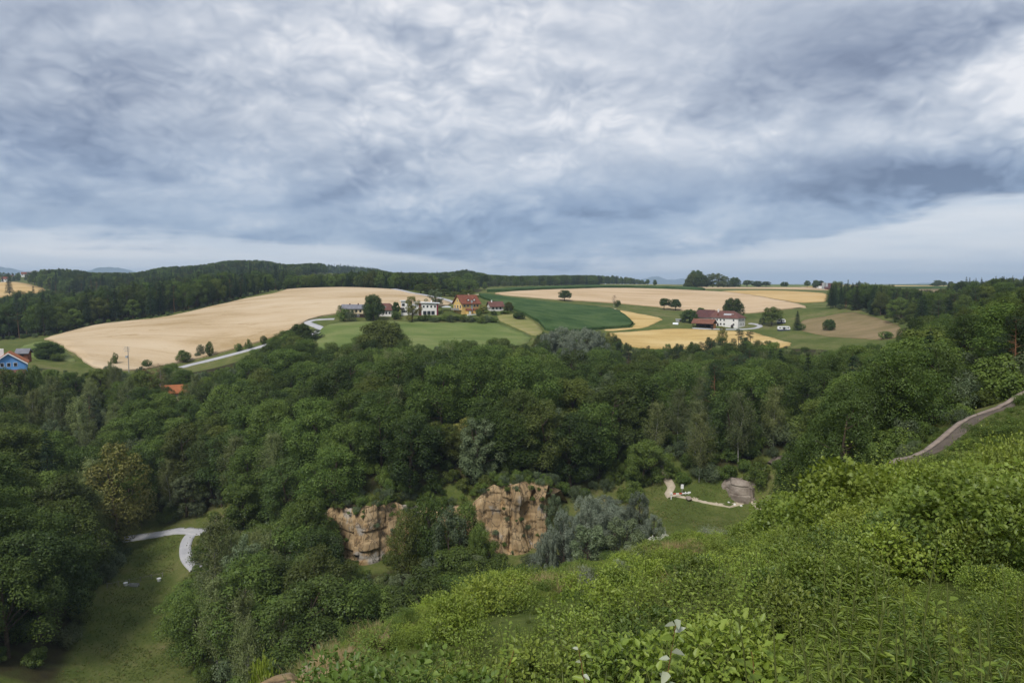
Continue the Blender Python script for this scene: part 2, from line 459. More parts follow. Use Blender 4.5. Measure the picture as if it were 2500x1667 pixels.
soil('valley_grass', [(0.25, (0.05, 0.075, 0.016)), (0.5, (0.085, 0.105, 0.024)), (0.68, (0.135, 0.125, 0.04)), (0.8, (0.21, 0.165, 0.085))], 0.06, (1, 0.6, 1), 0.2, fine=(2.0, 0.4))
soil('asphalt', [(0.2, (0.30, 0.30, 0.32)), (0.5, (0.40, 0.40, 0.42)), (0.8, (0.50, 0.49, 0.48))], 0.25, fine=(6, 0.3), bd=0.02)
soil('gravel', [(0.2, (0.27, 0.23, 0.17)), (0.5, (0.42, 0.36, 0.27)), (0.8, (0.55, 0.49, 0.39))], 0.5, fine=(7, 0.4), bd=0.03)
soil('track_earth', [(0.2, (0.07, 0.058, 0.046)), (0.5, (0.115, 0.094, 0.075)), (0.8, (0.17, 0.14, 0.11))], 0.6, fine=(7, 0.5), bd=0.05)
soil('forest_hill', [(0.2, (0.018, 0.034, 0.014)), (0.5, (0.03, 0.05, 0.02)), (0.8, (0.05, 0.065, 0.03))], 0.02, fine=(0.2, 0.6), bd=1.0)

# ------------------------------------------------------------------ terrain: one sheet out to the horizon
def axis(c0, c1, step, lo, hi, grow):
    mid = list(np.arange(c0, c1 + 1e-6, step))
    up = []; s = step; c = c1
    while c < hi: s *= grow; c += s; up.append(c)
    dn = []; s = step; c = c0
    while c > lo: s *= grow; c -= s; dn.append(c)
    return np.array(dn[::-1] + mid + up)
def build_terrain():
    gx = axis(-45, 62, 1.0, -16000, 16000, 1.035)
    gy = axis(-4, 72, 1.0, -3000, 16000, 1.03)
    X, Y = np.meshgrid(gx, gy)
    Z = H(X, Y)
    V = np.stack([X, Y, Z], -1).reshape(-1, 3)
    nx = len(gx); i = np.arange(len(gy) - 1)[:, None] * nx + np.arange(nx - 1)[None]
    i = i.ravel()
    F = np.stack([i, i + 1, i + nx + 1, i + nx], 1)
    me = raw_mesh('terrain', V, [F]); smooth(me)
    me.materials.append(MAT['ground'])
    attr(me, 'litter_shade', np.zeros(len(V)))
    o = link('terrain', me); tag(o, 'rolling grassy ground of valley and fields', kind='structure')
    return o
TERRAIN = build_terrain()

# ------------------------------------------------------------------ sheets laid on the land
def resample(poly, step):
    out = []
    n = len(poly)
    for i in range(n):
        a, b = np.array(poly[i]), np.array(poly[(i + 1) % n])
        k = max(1, int(np.hypot(*(b - a)) / step))
        for j in range(k): out.append(a + (b - a) * j / k)
    return np.array(out)
def chaikin(p, n=2):
    p = np.array(p, float)
    for _ in range(n):
        q = np.roll(p, -1, 0)
        p = np.stack([p * 0.75 + q * 0.25, p * 0.25 + q * 0.75], 1).reshape(-1, 2)
    return p
def inside(poly, x, y):
    r = np.zeros(len(x), bool); n = len(poly)
    for i in range(n):
        x0, y0 = poly[i]; x1, y1 = poly[(i + 1) % n]
        c = ((y0 > y) != (y1 > y)) & (x < (x1 - x0) * (y - y0) / (y1 - y0 + 1e-12) + x0)
        r ^= c
    return r
FIELDS = {}
def keep_open(pix, yr):
    FIELDS.setdefault('open', []).append(chaikin(np.array([hit(u, v, *yr) for u, v in pix]), 1))
def sheet(name, label, pix, mat, hgt, step=5.0, yr=(250, 1200), world=None, wob=0.5, kind='structure', rounds=1, cat=None, rough_top=0.0):
    poly = np.array(world, float) if world is not None else np.array([hit(u, v, *yr) for u, v in pix])
    poly = chaikin(poly, rounds) if rounds else poly
    B = resample(poly, step * 0.7)
    B = B + np.stack([vnoise(B[:, 0] / 6, B[:, 1] / 6, 1), vnoise(B[:, 0] / 6, B[:, 1] / 6, 2)], 1) * wob * 2 + np.stack([vnoise(B[:, 0] / 1.5, B[:, 1] / 1.5, 11), vnoise(B[:, 0] / 1.5, B[:, 1] / 1.5, 12)], 1) * min(wob, 1) * 1.2
    lo, hi = B.min(0), B.max(0)
    gx, gy = np.meshgrid(np.arange(lo[0], hi[0], step), np.arange(lo[1], hi[1], step))
    gx = gx.ravel() + rng.uniform(-.3, .3, gx.size) * step; gy = gy.ravel() + rng.uniform(-.3, .3, gy.size) * step
    m = inside(B, gx, gy)
    gx, gy = gx[m], gy[m]
    if len(gx):
        dmin = np.full(len(gx), 1e9)
        for b in B: dmin = np.minimum(dmin, (gx - b[0]) ** 2 + (gy - b[1]) ** 2)
        m = dmin > (step * 0.35) ** 2; gx, gy = gx[m], gy[m]
    nb = len(B)
    pts = [Vector((float(a), float(b))) for a, b in B] + [Vector((float(a), float(b))) for a, b in zip(gx, gy)]
    edges = [(i, (i + 1) % nb) for i in range(nb)]
    vs, es, fs, *_ = mgeo.delaunay_2d_cdt(pts, edges, [list(range(nb))], 1, 1e-4)
    xy = np.array([(p.x, p.y) for p in vs])
    z = H(xy[:, 0], xy[:, 1])
    top = np.column_stack([xy, z + hgt + (rough_top * vnoise(xy[:, 0] / 1.7, xy[:, 1] / 1.7, 9) if rough_top else 0.0)])
    F = np.array([f for f in fs if len(f) == 3])
    n = len(top)
    # skirt down into the ground
    cnt = {}
    for f in F:
        for a, b in ((f[0], f[1]), (f[1], f[2]), (f[2], f[0])):
            cnt[(a, b)] = cnt.get((a, b), 0) + 1
    bd = [(a, b) for (a, b) in cnt if (b, a) not in cnt]
    bv = sorted({a for e in bd for a in e}); idx = {a: n + k for k, a in enumerate(bv)}
    low = np.column_stack([xy[bv], z[bv] - 0.3])
    Q = np.array([[b, a, idx[a], idx[b]] for a, b in bd])
    me = raw_mesh(name, np.vstack([top, low]), [F, Q])
    sm = np.ones(len(me.polygons), bool); sm[len(F):] = False
    me.polygons.foreach_set('use_smooth', sm)
    me.materials.append(MAT[mat])
    o = link(name, me); tag(o, label, cat, kind=kind)
    FIELDS[name] = FIELDS.get(name, []) + [B]
    return o
def ribbon(name, label, pts, width, mat, lift=0.12, world=False, yr=(60, 1200), kind='structure', step=2.0):
    W = [np.array(p, float) if world else hit(*p, *yr) for p in pts]
    # Catmull-Rom
    W = [2 * W[0] - W[1]] + W + [2 * W[-1] - W[-2]]
    C = []
    for i in range(1, len(W) - 2):
        L = np.hypot(*(W[i + 1] - W[i])); k = max(2, int(L / step))
        for j in range(k):
            t = j / k
            C.append(0.5 * ((2 * W[i]) + (-W[i-1] + W[i+1]) * t + (2*W[i-1] - 5*W[i] + 4*W[i+1] - W[i+2]) * t * t + (-W[i-1] + 3*W[i] - 3*W[i+1] + W[i+2]) * t ** 3))
    C.append(W[-2]); C = np.array(C)
    d = np.gradient(C, axis=0); d /= np.maximum(np.hypot(d[:, 0], d[:, 1])[:, None], 1e-6)
    nn = np.column_stack([-d[:, 1], d[:, 0]])
    offs = np.linspace(-0.5, 0.5, 5)
    rows = []
    zc = H(C[:, 0], C[:, 1])
    for o_ in offs:
        wj = width * (1 + 0.12 * vnoise(C[:, 0] / 5 + o_, C[:, 1] / 5, 4))
        q = C + nn * (o_ * wj)[:, None]
        rows.append(np.column_stack([q, np.maximum(H(q[:, 0], q[:, 1]) * 0.35 + zc * 0.65, H(q[:, 0], q[:, 1]) - 0.05) + lift]))
    e0 = rows[0].copy(); e0[:, 2] -= 0.5 + lift; e1 = rows[-1].copy(); e1[:, 2] -= 0.5 + lift
    rows = [e0] + rows + [e1]
    n = len(C); V = np.vstack(rows); F = []
    for r in range(len(rows) - 1):
        i = np.arange(n - 1) + r * n
        F.append(np.stack([i, i + n, i + n + 1, i + 1], 1))
    me = raw_mesh(name, V, [np.vstack(F)[:, ::-1]]); smooth(me)
    me.materials.append(MAT[mat])
    o = link(name, me); tag(o, label, kind=kind)
    return C
# ------------------------------------------------------------------ fields and roads
sheet('wheat_field', 'broad ripe wheat field curving over the hill behind the hamlet', [(104,828),(178,808),(253,792),(330,784),(402,776),(455,765),(506,752),(560,740),(595,731),(650,722),(690,713),(706,703.5),(780,702),(860,703),(930,706),(985,711),(1010,719),(1060,728.5),(1105,741),(1090,748),(1000,754),(930,752),(860,758),(829,767),(780,774),(745,784),(735,795),(700,812),(670,824),(640,834),(560,855),(500,872),(450,884),(400,895),(330,905),(260,905),(215,895),(190,870),(160,850),(130,836)], 'wheat', 0.75, 6.0, (300, 640), wob=0.9)
sheet('meadow', 'small mown green corner beside the wheat field tip', [(100,832),(135,843),(165,862),(190,886),(150,880),(100,882),(60,866),(40,852)], 'meadow', 0.15, 4.0, (300, 450))
sheet('maize_field', 'dark green maize field between hamlet and farm', [(1168,719),(1250,731),(1350,742),(1450,751),(1503,757),(1530,775),(1550,797),(1500,801.5),(1470,803.5),(1400,811),(1334,811),(1318,790),(1295,775),(1270,765),(1250,757),(1230,748),(1200,736),(1172,728)], 'maize', 1.5, 3.0, (380, 620), rough_top=0.5)
sheet('stubble_field', 'narrow golden stubble wedge at the end of the maize', [(1508,756.5),(1540,762),(1600,773),(1621,780),(1600,790),(1575,800),(1540,804),(1480,808.5),(1473,805),(1502,803),(1556,798.5),(1533,775)], 'stubble', 0.2, 3.0, (380, 620))
sheet('wheat_field', 'pale ripe wheat field on the slope above the white farm', [(1202,716.5),(1250,713),(1310,709.5),(1400,706.5),(1480,704.2),(1560,704.8),(1650,707.5),(1740,711.5),(1850,724),(1900,733),(1950,744),(1974,750),(1950,753),(1900,758),(1860,763),(1820,766),(1750,764.5),(1667,758),(1600,750),(1550,745),(1500,741),(1450,737),(1400,735),(1350,732),(1300,727),(1250,723),(1220,720)], 'wheat_pale', 0.75, 7.0, (480, 800), wob=0.9)
sheet('wheat_field', 'golden ripe field wedge beside the spruce wood edge', [(1750,711.6),(1871,710.5),(1979,714.6),(2020,718),(2021,734),(2008,738),(1949,739.5),(1905,733.3),(1852,723.5),(1800,717)], 'wheat_gold', 0.75, 7.0, (520, 860), wob=0.9)
sheet('maize_field', 'long thin strip of tall maize along the ridge', [(1168,714),(1250,707.5),(1330,704),(1400,701.5),(1480,700),(1600,701.5),(1690,704.5),(1722,708),(1718,710.3),(1640,706.8),(1560,704),(1480,703.4),(1400,705.7),(1310,708.6),(1250,712)], 'maize', 2.3, 6.0, (560, 900), rough_top=0.4, rounds=1)
sheet('meadow', 'green sloping meadow below the hamlet houses', [(811,790),(888,784.5),(962,784.5),(1037,786),(1096,789),(1186,785),(1200,787),(1230,794),(1275,812),(1299,823),(1290,840),(1200,860),(1050,870),(900,870),(780,865),(758,845),(768,818),(790,800)], 'meadow', 0.3, 4.0, (250, 440))
sheet('mown_meadow', 'yellowish mown grass slope with wheel tracks beside the maize', [(1215,768),(1275,768),(1314,791),(1330,815),(1303,821),(1280,810),(1245,794),(1217,783)], 'mown', 0.2, 3.0, (300, 470))
sheet('stubble_field', 'golden stubble field in front of the white farm', [(1482,811),(1600,804),(1700,803),(1745,806.5),(1800,809),(1832,808.5),(1848,814),(1903,829),(1942,842),(1900,852),(1800,852),(1650,852),(1550,850),(1512,836),(1493,822)], 'stubble', 0.2, 4.0, (300, 470))
sheet('pasture', 'bare brownish pasture on the slope under the spruces', [(1955,784),(1978,778),(2023,771),(2074,762),(2098,764.5),(2157,779),(2202,797),(2217,813),(2187,826),(2142,831),(2068,825),(2008,820),(1978,813),(1949,805)], 'pasture', 0.12, 4.0, (250, 520))
# far fields on the plateau (seen almost edge-on)
def far_sheet(name, label, x0, x1, y0, y1, mat, h=0.9, sk=0.0):
    sheet(name, label, None, mat, h, 40.0, world=[(x0, y0), (x1, y0), (x1 + sk, y1), (x0 + sk, y1)], rounds=0, wob=3.0)
def wx(u, Y): return (u - 1250) / FPX * Y
far_sheet('wheat_field', 'pale strip of ripe wheat behind the ridge maize', wx(1600, 860), wx(1960, 860), 800, 1000, 'wheat_pale', sk=60)
far_sheet('crop_field', 'far green crop field beside the round copse', wx(1780, 1150), wx(2080, 1150), 1090, 1380, 'meadow', sk=40)
far_sheet('crop_field', 'far green field left of the round copse', wx(1460, 1050), wx(1680, 1050), 960, 1300, 'mown', sk=30)
far_sheet('wheat_field', 'far golden field behind the silo farm', wx(1930, 1050), wx(2020, 1050), 1010, 1090, 'wheat_gold', sk=40)
far_sheet('wheat_field', 'far golden field on the skyline right of the silo farm', wx(2110, 1250), wx(2420, 1250), 1180, 1500, 'wheat_gold', sk=30)
far_sheet('crop_field', 'far dark green field below the skyline trees', wx(2140, 1000), wx(2480, 1000), 900, 1170, 'maize', sk=40)
far_sheet('ploughed_field', 'tan field strip behind the spruce wood', wx(2225, 760), wx(2380, 760), 720, 850, 'pasture', sk=20)
sheet('wheat_field', 'golden field beyond the dark wood at the picture edge', [(-80,684),(18,689),(70,695),(117,708),(98,716),(52,722),(0,729),(-80,735)], 'wheat_gold', 0.75, 14.0, (650, 1100))
sheet('crop_field', 'dark green strip below the far golden field', [(-80,736),(0,730),(50,724),(46,735),(0,750),(-80,758)], 'maize', 0.9, 12.0, (600, 1000))
sheet('wheat_field', 'tan strip below the far green strip', [(-80,759),(0,751),(40,738),(30,760),(0,780),(-80,785)], 'wheat', 0.6, 12.0, (560, 900))

ribbon('road', 'pale narrow lane climbing along the wheat field edge', [(440,898),(470,890),(520,878),(585,861),(625,850),(665,839),(715,829),(758,818),(775,811),(784,805),(779,799),(763,793),(752,789),(753,786),(769,781.5),(790,780),(817,779)], 4.2, 'asphalt', 0.25, yr=(300, 440))
ribbon('road', 'pale lane running behind the hamlet to the ridge', [(960,708),(1001,716.5),(1019,719.5),(1046,724.5),(1081,732),(1102,738.5),(1125,745)], 3.4, 'asphalt', 0.95, yr=(400, 560))
ribbon('path', 'light gravel farm track along the top of the maize', [(1150,722),(1190,719.3),(1250,727),(1350,739),(1450,748.5),(1505,755)], 3.0, 'gravel', 0.3, yr=(440, 620))
ribbon('path', 'light gravel drive curving around the white farmhouse', [(1690,802),(1744,803.5),(1800,804.5),(1840,802),(1856,797),(1846,792),(1830,790)], 3.2, 'asphalt', 0.3, yr=(380, 480))
VC1 = ribbon('road', 'grey lane junction on the valley floor', [(240,1330),(300,1318),(338,1312),(389,1304),(457,1296),(530,1290)], 3.3, 'asphalt', 0.16, yr=(100, 220))
VC2 = ribbon('road', 'grey branch lane leaving the valley junction', [(480,1297),(463,1310),(453,1335),(456,1362),(480,1390)], 2.7, 'asphalt', 0.20, yr=(100, 220))
keep_open([(300,1325),(380,1313),(440,1312),(446,1336),(420,1362),(412,1420),(385,1480),(395,1560),(470,1640),(500,1720),(120,1720),(190,1600),(240,1500),(280,1430),(295,1370)], (70, 200))
VC3 = ribbon('path', 'sandy footpath crossing the side valley meadow', [(1640,1207),(1672,1213),(1720,1224),(1780,1236),(1860,1250),(1960,1262)], 1.3, 'gravel', 0.08, yr=(90, 220))
VC4 = ribbon('path', 'stony white track behind the barrier', [(1610,1140),(1628,1170),(1640,1190),(1632,1205),(1640,1214)], 1.8, 'gravel', 0.15, yr=(120, 260))
keep_open([(1600,1222),(1660,1216),(1740,1230),(1850,1248),(1960,1262),(1960,1330),(1800,1345),(1620,1330),(1590,1280)], (90, 220))
# ------------------------------------------------------------------ vegetation: building blocks
def leafmat(name, dark, mid, light, trans=0.22, gloss=0.012, vary=0.38, warm=(0.13, 0.12, 0.026)):
    def f(N, out):
        at = N.n('ShaderNodeAttribute'); at.attribute_name = 'tint'
        oi = N.n('ShaderNodeObjectInfo')
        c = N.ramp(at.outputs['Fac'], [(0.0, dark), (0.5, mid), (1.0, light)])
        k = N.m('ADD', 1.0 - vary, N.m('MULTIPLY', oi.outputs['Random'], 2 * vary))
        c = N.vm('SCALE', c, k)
        r2 = N.m('FRACT', N.m('MULTIPLY', oi.outputs['Random'], 37.7))
        c = N.mix(N.m('MULTIPLY', N.m('POWER', r2, 4.0), 0.40), c, (*warm, 1))
        df = N.n('ShaderNodeBsdfDiffuse'); N.l(c, df.inputs[0])
        tr = N.n('ShaderNodeBsdfTranslucent'); N.l(N.mix(1.0, c, (1.0, 1.0, 0.45, 1), 'MULTIPLY'), tr.inputs[0])
        mx = N.n('ShaderNodeMixShader'); mx.inputs[0].default_value = trans
        N.l(df.outputs[0], mx.inputs[1]); N.l(tr.outputs[0], mx.inputs[2])
        gl = N.n('ShaderNodeBsdfGlossy'); gl.inputs['Roughness'].default_value = 0.45
        gl.inputs[0].default_value = (0.9, 0.95, 1.0, 1)
        m2 = N.n('ShaderNodeMixShader'); m2.inputs[0].default_value = gloss
        N.l(mx.outputs[0], m2.inputs[1]); N.l(gl.outputs[0], m2.inputs[2])
        N.l(m2.outputs[0], out.inputs['Surface'])
    return material(name, f)
leafmat('leaf_oak', (0.036, 0.064, 0.014), (0.070, 0.114, 0.023), (0.128, 0.178, 0.038))
leafmat('leaf_dark', (0.026, 0.048, 0.013), (0.050, 0.082, 0.020), (0.088, 0.126, 0.031))
leafmat('leaf_lime', (0.055, 0.088, 0.017), (0.096, 0.142, 0.028), (0.150, 0.200, 0.046))
leafmat('leaf_yellow', (0.13, 0.14, 0.03), (0.22, 0.22, 0.055), (0.32, 0.30, 0.10))
leafmat('leaf_birch', (0.100, 0.130, 0.042), (0.155, 0.190, 0.068), (0.215, 0.245, 0.105))
leafmat('leaf_willow', (0.100, 0.132, 0.088), (0.165, 0.200, 0.142), (0.260, 0.292, 0.225), warm=(0.16, 0.18, 0.12))
leafmat('leaf_sallow', (0.060, 0.088, 0.040), (0.098, 0.132, 0.064), (0.15, 0.185, 0.10), warm=(0.13, 0.14, 0.06))
leafmat('needle', (0.012, 0.026, 0.012), (0.022, 0.042, 0.018), (0.034, 0.058, 0.024), trans=0.1, warm=(0.05, 0.05, 0.02))
leafmat('needle_pine', (0.020, 0.036, 0.016), (0.034, 0.054, 0.023), (0.052, 0.074, 0.032), trans=0.1, warm=(0.07, 0.06, 0.03))
leafmat('leaf_dead', (0.12, 0.06, 0.03), (0.20, 0.11, 0.06), (0.27, 0.16, 0.09))
leafmat('leaf_far', (0.024, 0.048, 0.018), (0.040, 0.070, 0.026), (0.062, 0.095, 0.036))
plain('bark', (0.10, 0.075, 0.055), (0.05, 0.04, 0.03), 3.0, 0.95, 0.05)
plain('bark_pine', (0.20, 0.10, 0.055), (0.10, 0.06, 0.04), 2.5, 0.95, 0.05)
def _bb(N, out):
    p = N.vm('MULTIPLY', gpos(N), (1.0, 1.0, 4.0))
    n = N.noise(p, 2.2, 4.0, 0.6)
    principled(N, out, N.ramp(n, [(0.36, (0.03, 0.03, 0.03)), (0.46, (0.34, 0.33, 0.30)), (0.8, (0.52, 0.50, 0.46))]), 0.85, spec=0.1)
material('bark_birch', _bb)

def unit(v): return v / np.maximum(np.linalg.norm(v, axis=-1, keepdims=True), 1e-9)
def cards(C, Nn, size, asp, g, fold=0.12, axis=None):
    n = len(C)
    size = np.broadcast_to(np.asarray(size, float), (n,))[:, None]
    Nn = unit(Nn)
    rv = g.normal(size=(n, 3)) if axis is None else axis + g.normal(size=(n, 3)) * 0.25
    t = unit(rv - Nn * (rv * Nn).sum(1, keepdims=True)); b = np.cross(Nn, t)
    V = np.stack([C - t * size * .5, C + b * size * asp * .5 - Nn * size * fold + t * size * .05, C + t * size * .5, C - b * size * asp * .5 - Nn * size * fold + t * size * .05], 1)
    return V.reshape(-1, 3), np.arange(n * 4).reshape(-1, 4)
def tube(pts, radii, sides=6):
    pts = np.array(pts, float); n = len(pts)
    d = unit(np.gradient(pts, axis=0))
    ref = np.array([0.31, 0.95, 0.05])
    a = unit(np.cross(d, ref)); b = np.cross(d, a)
    th = np.linspace(0, 2 * math.pi, sides, endpoint=False)
    V = pts[:, None] + (a[:, None] * np.cos(th)[None, :, None] + b[:, None] * np.sin(th)[None, :, None]) * np.asarray(radii, float)[:, None, None]
    V = V.reshape(-1, 3); F = []
    for i in range(n - 1):
        for k in range(sides):
            F.append([i * sides + k, i * sides + (k + 1) % sides, (i + 1) * sides + (k + 1) % sides, (i + 1) * sides + k])
    return V, np.array(F)
class Pile:
    def __init__(s): s.V = []; s.Q = []; s.T = []; s.A = []; s.n = 0
    def add(s, V, F, tint=None):
        F = np.asarray(F)
        (s.Q if F.shape[1] == 4 else s.T).append(F + s.n)
        s.V.append(V); s.n += len(V)
        s.A.append(np.full(len(V), 0.5) if tint is None else np.asarray(tint))
    def mesh(s, name, mat, sm=False):
        me = raw_mesh(name, np.vstack(s.V), ([np.vstack(s.Q)] if s.Q else []) + ([np.vstack(s.T)] if s.T else []))
        attr(me, 'tint', np.concatenate(s.A))
        for m_ in (mat if isinstance(mat, (list, tuple)) else [mat]): me.materials.append(MAT[m_])
        if sm: smooth(me)
        return me
def limb(p0, p1, g, bend=0.15, n=5):
    p0, p1 = np.array(p0, float), np.array(p1, float)
    L = np.linalg.norm(p1 - p0); t = np.linspace(0, 1, n)[:, None]
    off = g.normal(size=3) * bend * L
    off[2] = abs(off[2]) * 0.5
    return p0 + (p1 - p0) * t + off * (t * (1 - t) * 2)

def puff_crown(pile, cen, rad, per, leaf, g, flat=1.0, asp=0.62, up=0.38, cull=0.75, ptint=None):
    n = len(cen)
    cnt = np.maximum(20, (per * (rad / rad.mean()) ** 2).astype(int))
    idx = np.repeat(np.arange(n), cnt)
    d = unit(g.normal(size=(len(idx), 3)) + np.array([0, 0, 0.35]))
    rr = rad[idx] * (0.55 + 0.5 * g.random(len(idx)) ** 0.6)
    bump = 1 + 0.22 * np.sin(d[:, 0] * 5 + idx * 1.7) * np.sin(d[:, 1] * 5 + idx * 2.3) * np.cos(d[:, 2] * 4 + idx)
    off = d * (rr * bump)[:, None]; off[:, 2] *= flat
    C = cen[idx] + off
    # drop most leaves buried inside another clump
    keep = np.ones(len(C), bool)
    for k in range(n):
        q = (C - cen[k]) / (rad[k] * np.array([1, 1, flat]))
        ins = ((q ** 2).sum(1) < 0.5) & (idx != k)
        keep &= ~(ins & (g.random(len(C)) < cull))
    C, d, idx = C[keep], d[keep], idx[keep]
    Nn = d * 0.85 + np.array([0, 0, up]) + g.normal(size=C.shape) * 0.30
    V, F = cards(C, Nn, leaf * (0.7 + 0.6 * g.random(len(C))), asp, g)
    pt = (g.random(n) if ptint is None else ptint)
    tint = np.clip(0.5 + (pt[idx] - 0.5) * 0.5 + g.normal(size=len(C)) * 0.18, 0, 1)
    pile.add(V, F, np.repeat(tint, 4))

PROTO = {}
def store(kind, trunk_pile, tmat, crown_pile, cmat, height, radius):
    tm = trunk_pile.mesh(kind + '_trunk', tmat, True) if trunk_pile.n else None
    cm = crown_pile.mesh(kind + '_crown', cmat)
    PROTO.setdefault(kind, []).append(dict(trunk=tm, crown=cm, h=height, r=radius))

def broadleaf(kind, Ht, Rc, base, npuff, per, leaf, cmat, seed, top=0.62, narrow=1.0, tmat='bark', pr=(0.22, 0.36), yellow=False, lean=0.0):
    g = np.random.default_rng(seed)
    zc0, zc1 = base * Ht, Ht * 0.93
    cen, rad = [], []
    tries = 0
    while len(cen) < npuff and tries < 4000:
        tries += 1
        h = g.random() ** 0.8
        # envelope: fuller below the middle, rounded top, skewed per bearing
        env = Rc * (0.80 + 0.20 * h / 0.38 if h < 0.38 else math.sqrt(max(0.03, 1 - ((h - 0.38) / 0.66) ** 2)))
        th = g.random() * 2 * math.pi
        env *= 1 + 0.22 * math.sin(th + seed) + 0.14 * math.sin(3 * th + seed * 2.1)
        r = env * (0.25 + 0.72 * g.random() ** 0.55)
        c = np.array([r * math.cos(th) + lean * h, r * math.sin(th), zc0 + (zc1 - zc0) * h])
        rp = Rc * (pr[0] + (pr[1] - pr[0]) * g.random()) * (1.08 - 0.35 * h)
        if cen and min(np.linalg.norm((c - q) * np.array([1, 1, 1.15])) for q in cen) < rp * 0.72: continue
        cen.append(c); rad.append(rp)
    cen, rad = np.array(cen), np.array(rad)
    cp = Pile(); pt = g.random(len(cen)); pt = np.clip(pt * 0.6 + 0.4 * (cen[:, 2] - zc0) / (zc1 - zc0), 0, 1)  # clumps lighter towards the crown top: light on the tops put into the tint
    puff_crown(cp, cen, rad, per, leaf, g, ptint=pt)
    # loose sprays that break the outline
    k = int(len(cen) * per * 0.10)
    i = g.integers(0, len(cen), k); d = unit(g.normal(size=(k, 3)) + np.array([0, 0, 0.3]))
    V, F = cards(cen[i] + d * (rad[i] * g.uniform(1.0, 1.35, k))[:, None], d + g.normal(size=(k, 3)) * 0.6, leaf * 0.85, 0.5, g)
    cp.add(V, F, np.repeat(np.clip(0.6 + g.normal(size=k) * 0.2, 0, 1), 4))
    tp = Pile(); r0 = Ht * 0.017 + 0.06
    ax = np.array([[0, 0, -1.0], [0, 0, 0], [0.01 * Ht * g.normal(), 0.01 * Ht * g.normal(), Ht * .25], [0.02 * Ht * g.normal() + lean * .4, 0.02 * Ht * g.normal(), Ht * .5], [lean * .8 + 0.02 * Ht * g.normal(), 0.02 * Ht * g.normal(), Ht * .8]])
    tp.add(*tube(ax, [r0 * 1.4, r0 * 1.2, r0 * .85, r0 * .6, r0 * .15], 7))
    for j in g.choice(len(cen), min(len(cen), 16), replace=False):
        hz = min(cen[j][2] * g.uniform(0.45, 0.8), Ht * 0.7)
        hz = max(hz, Ht * 0.12)
        b0 = np.array([np.interp(hz, ax[:, 2], ax[:, 0]), np.interp(hz, ax[:, 2], ax[:, 1]), hz])
        tp.add(*tube(limb(b0, cen[j], g), np.linspace(r0 * .38, r0 * .07, 5), 5))
    store(kind, tp, tmat, cp, cmat, Ht, Rc)

def birch(kind, Ht, Rc, seed, cmat='leaf_birch', per=120, leaf=0.32, tmat='bark_birch', n=60):
    g = np.random.default_rng(seed)
    cp, tp = Pile(), Pile()
    r0 = 0.12
    ax = np.array([[0, 0, -1], [0, 0, 0], [.2 * g.normal(), .2 * g.normal(), Ht * .35], [.4 * g.normal(), .4 * g.normal(), Ht * .7], [.5 * g.normal(), .5 * g.normal(), Ht * .97]])
    tp.add(*tube(ax, [r0 * 1.2, r0, r0 * .75, r0 * .4, r0 * .12], 6))
    for k in range(n):
        h = 0.26 + 0.72 * (k + g.random()) / n
        z0 = h * Ht * 0.96
        b0 = np.array([np.interp(z0, ax[:, 2], ax[:, 0]), np.interp(z0, ax[:, 2], ax[:, 1]), z0])
        th = k * 2.4 + g.random()
        L = Rc * (0.35 + 0.75 * math.sin(math.pi * min(1, (h - 0.2) / 0.82) ** 0.75)) * g.uniform(.7, 1.15)
        tip = b0 + np.array([math.cos(th) * L, math.sin(th) * L, L * g.uniform(0.35, 0.9)])
        cv = limb(b0, tip, g, 0.1, 4)
        tp.add(*tube(cv, [r0 * .28 * (1.1 - h), r0 * .2 * (1.1 - h), r0 * .12 * (1.1 - h), 0.01], 4))
        # hanging strands of small leaves
        m = per
        t = g.random(m) ** 0.6
        base = b0 + (tip - b0) * t[:, None] + g.normal(size=(m, 3)) * 0.28
        drop = g.random(m) ** 1.3 * L * 0.75
        C = base - np.array([0, 0, 1]) * drop[:, None]
        Nn = unit(C - b0 + np.array([0, 0, 0.4])) + g.normal(size=(m, 3)) * 0.6
        V, F = cards(C, Nn, leaf * g.uniform(.6, 1.2, m), 0.5, g, axis=np.array([0, 0, -1.0]))
        cp.add(V, F, np.repeat(np.clip(0.5 + g.normal(size=m) * 0.2 + (g.random() - .5) * .5, 0, 1), 4))
    store(kind, tp, tmat, cp, cmat, Ht, Rc)

def spruce(kind, Ht, Rc, seed, cmat='needle', base=0.12, levels=30):
    g = np.random.default_rng(seed)
    cp, tp = Pile(), Pile(); r0 = 0.25
    tp.add(*tube([[0, 0, -1], [0, 0, 0], [0.05, 0, Ht * .5], [0, 0, Ht]], [r0 * 1.2, r0, r0 * .55, 0.03], 7))
    for k in range(levels):
        h = base + (0.985 - base) * (k + g.random() * .6) / levels
        L0 = Rc * (1 - h) ** 0.78 * 1.12 + 0.18
        nb = int(7 + 5 * (1 - h))
        for b in range(nb):
            th = 2 * math.pi * (b + g.random()) / nb + k
            L = L0 * g.uniform(0.72, 1.15)
            m = max(6, int(26 * L / Rc + 5))
            t = g.random(m) ** 0.7
            rr = t * L
            z = h * Ht + rr * 0.12 - 0.42 * rr * t + g.normal(size=m) * 0.06
            side = g.normal(size=m) * 0.16 * L * (1 - 0.4 * t)
            C = np.stack([math.cos(th) * rr - math.sin(th) * side, math.sin(th) * rr + math.cos(th) * side, z - np.abs(side) * 0.35], 1)
            out_ = np.array([math.cos(th), math.sin(th), -0.35])
            Nn = np.array([0, 0, 0.9]) + out_ * 0.35 + g.normal(size=(m, 3)) * 0.35
            V, F = cards(C, Nn, g.uniform(.34, .62, m), 0.42, g, axis=out_)
            cp.add(V, F, np.repeat(np.clip(0.35 + 0.4 * t + g.normal(size=m) * .12, 0, 1), 4))
    store(kind, tp, 'bark', cp, cmat, Ht, Rc)

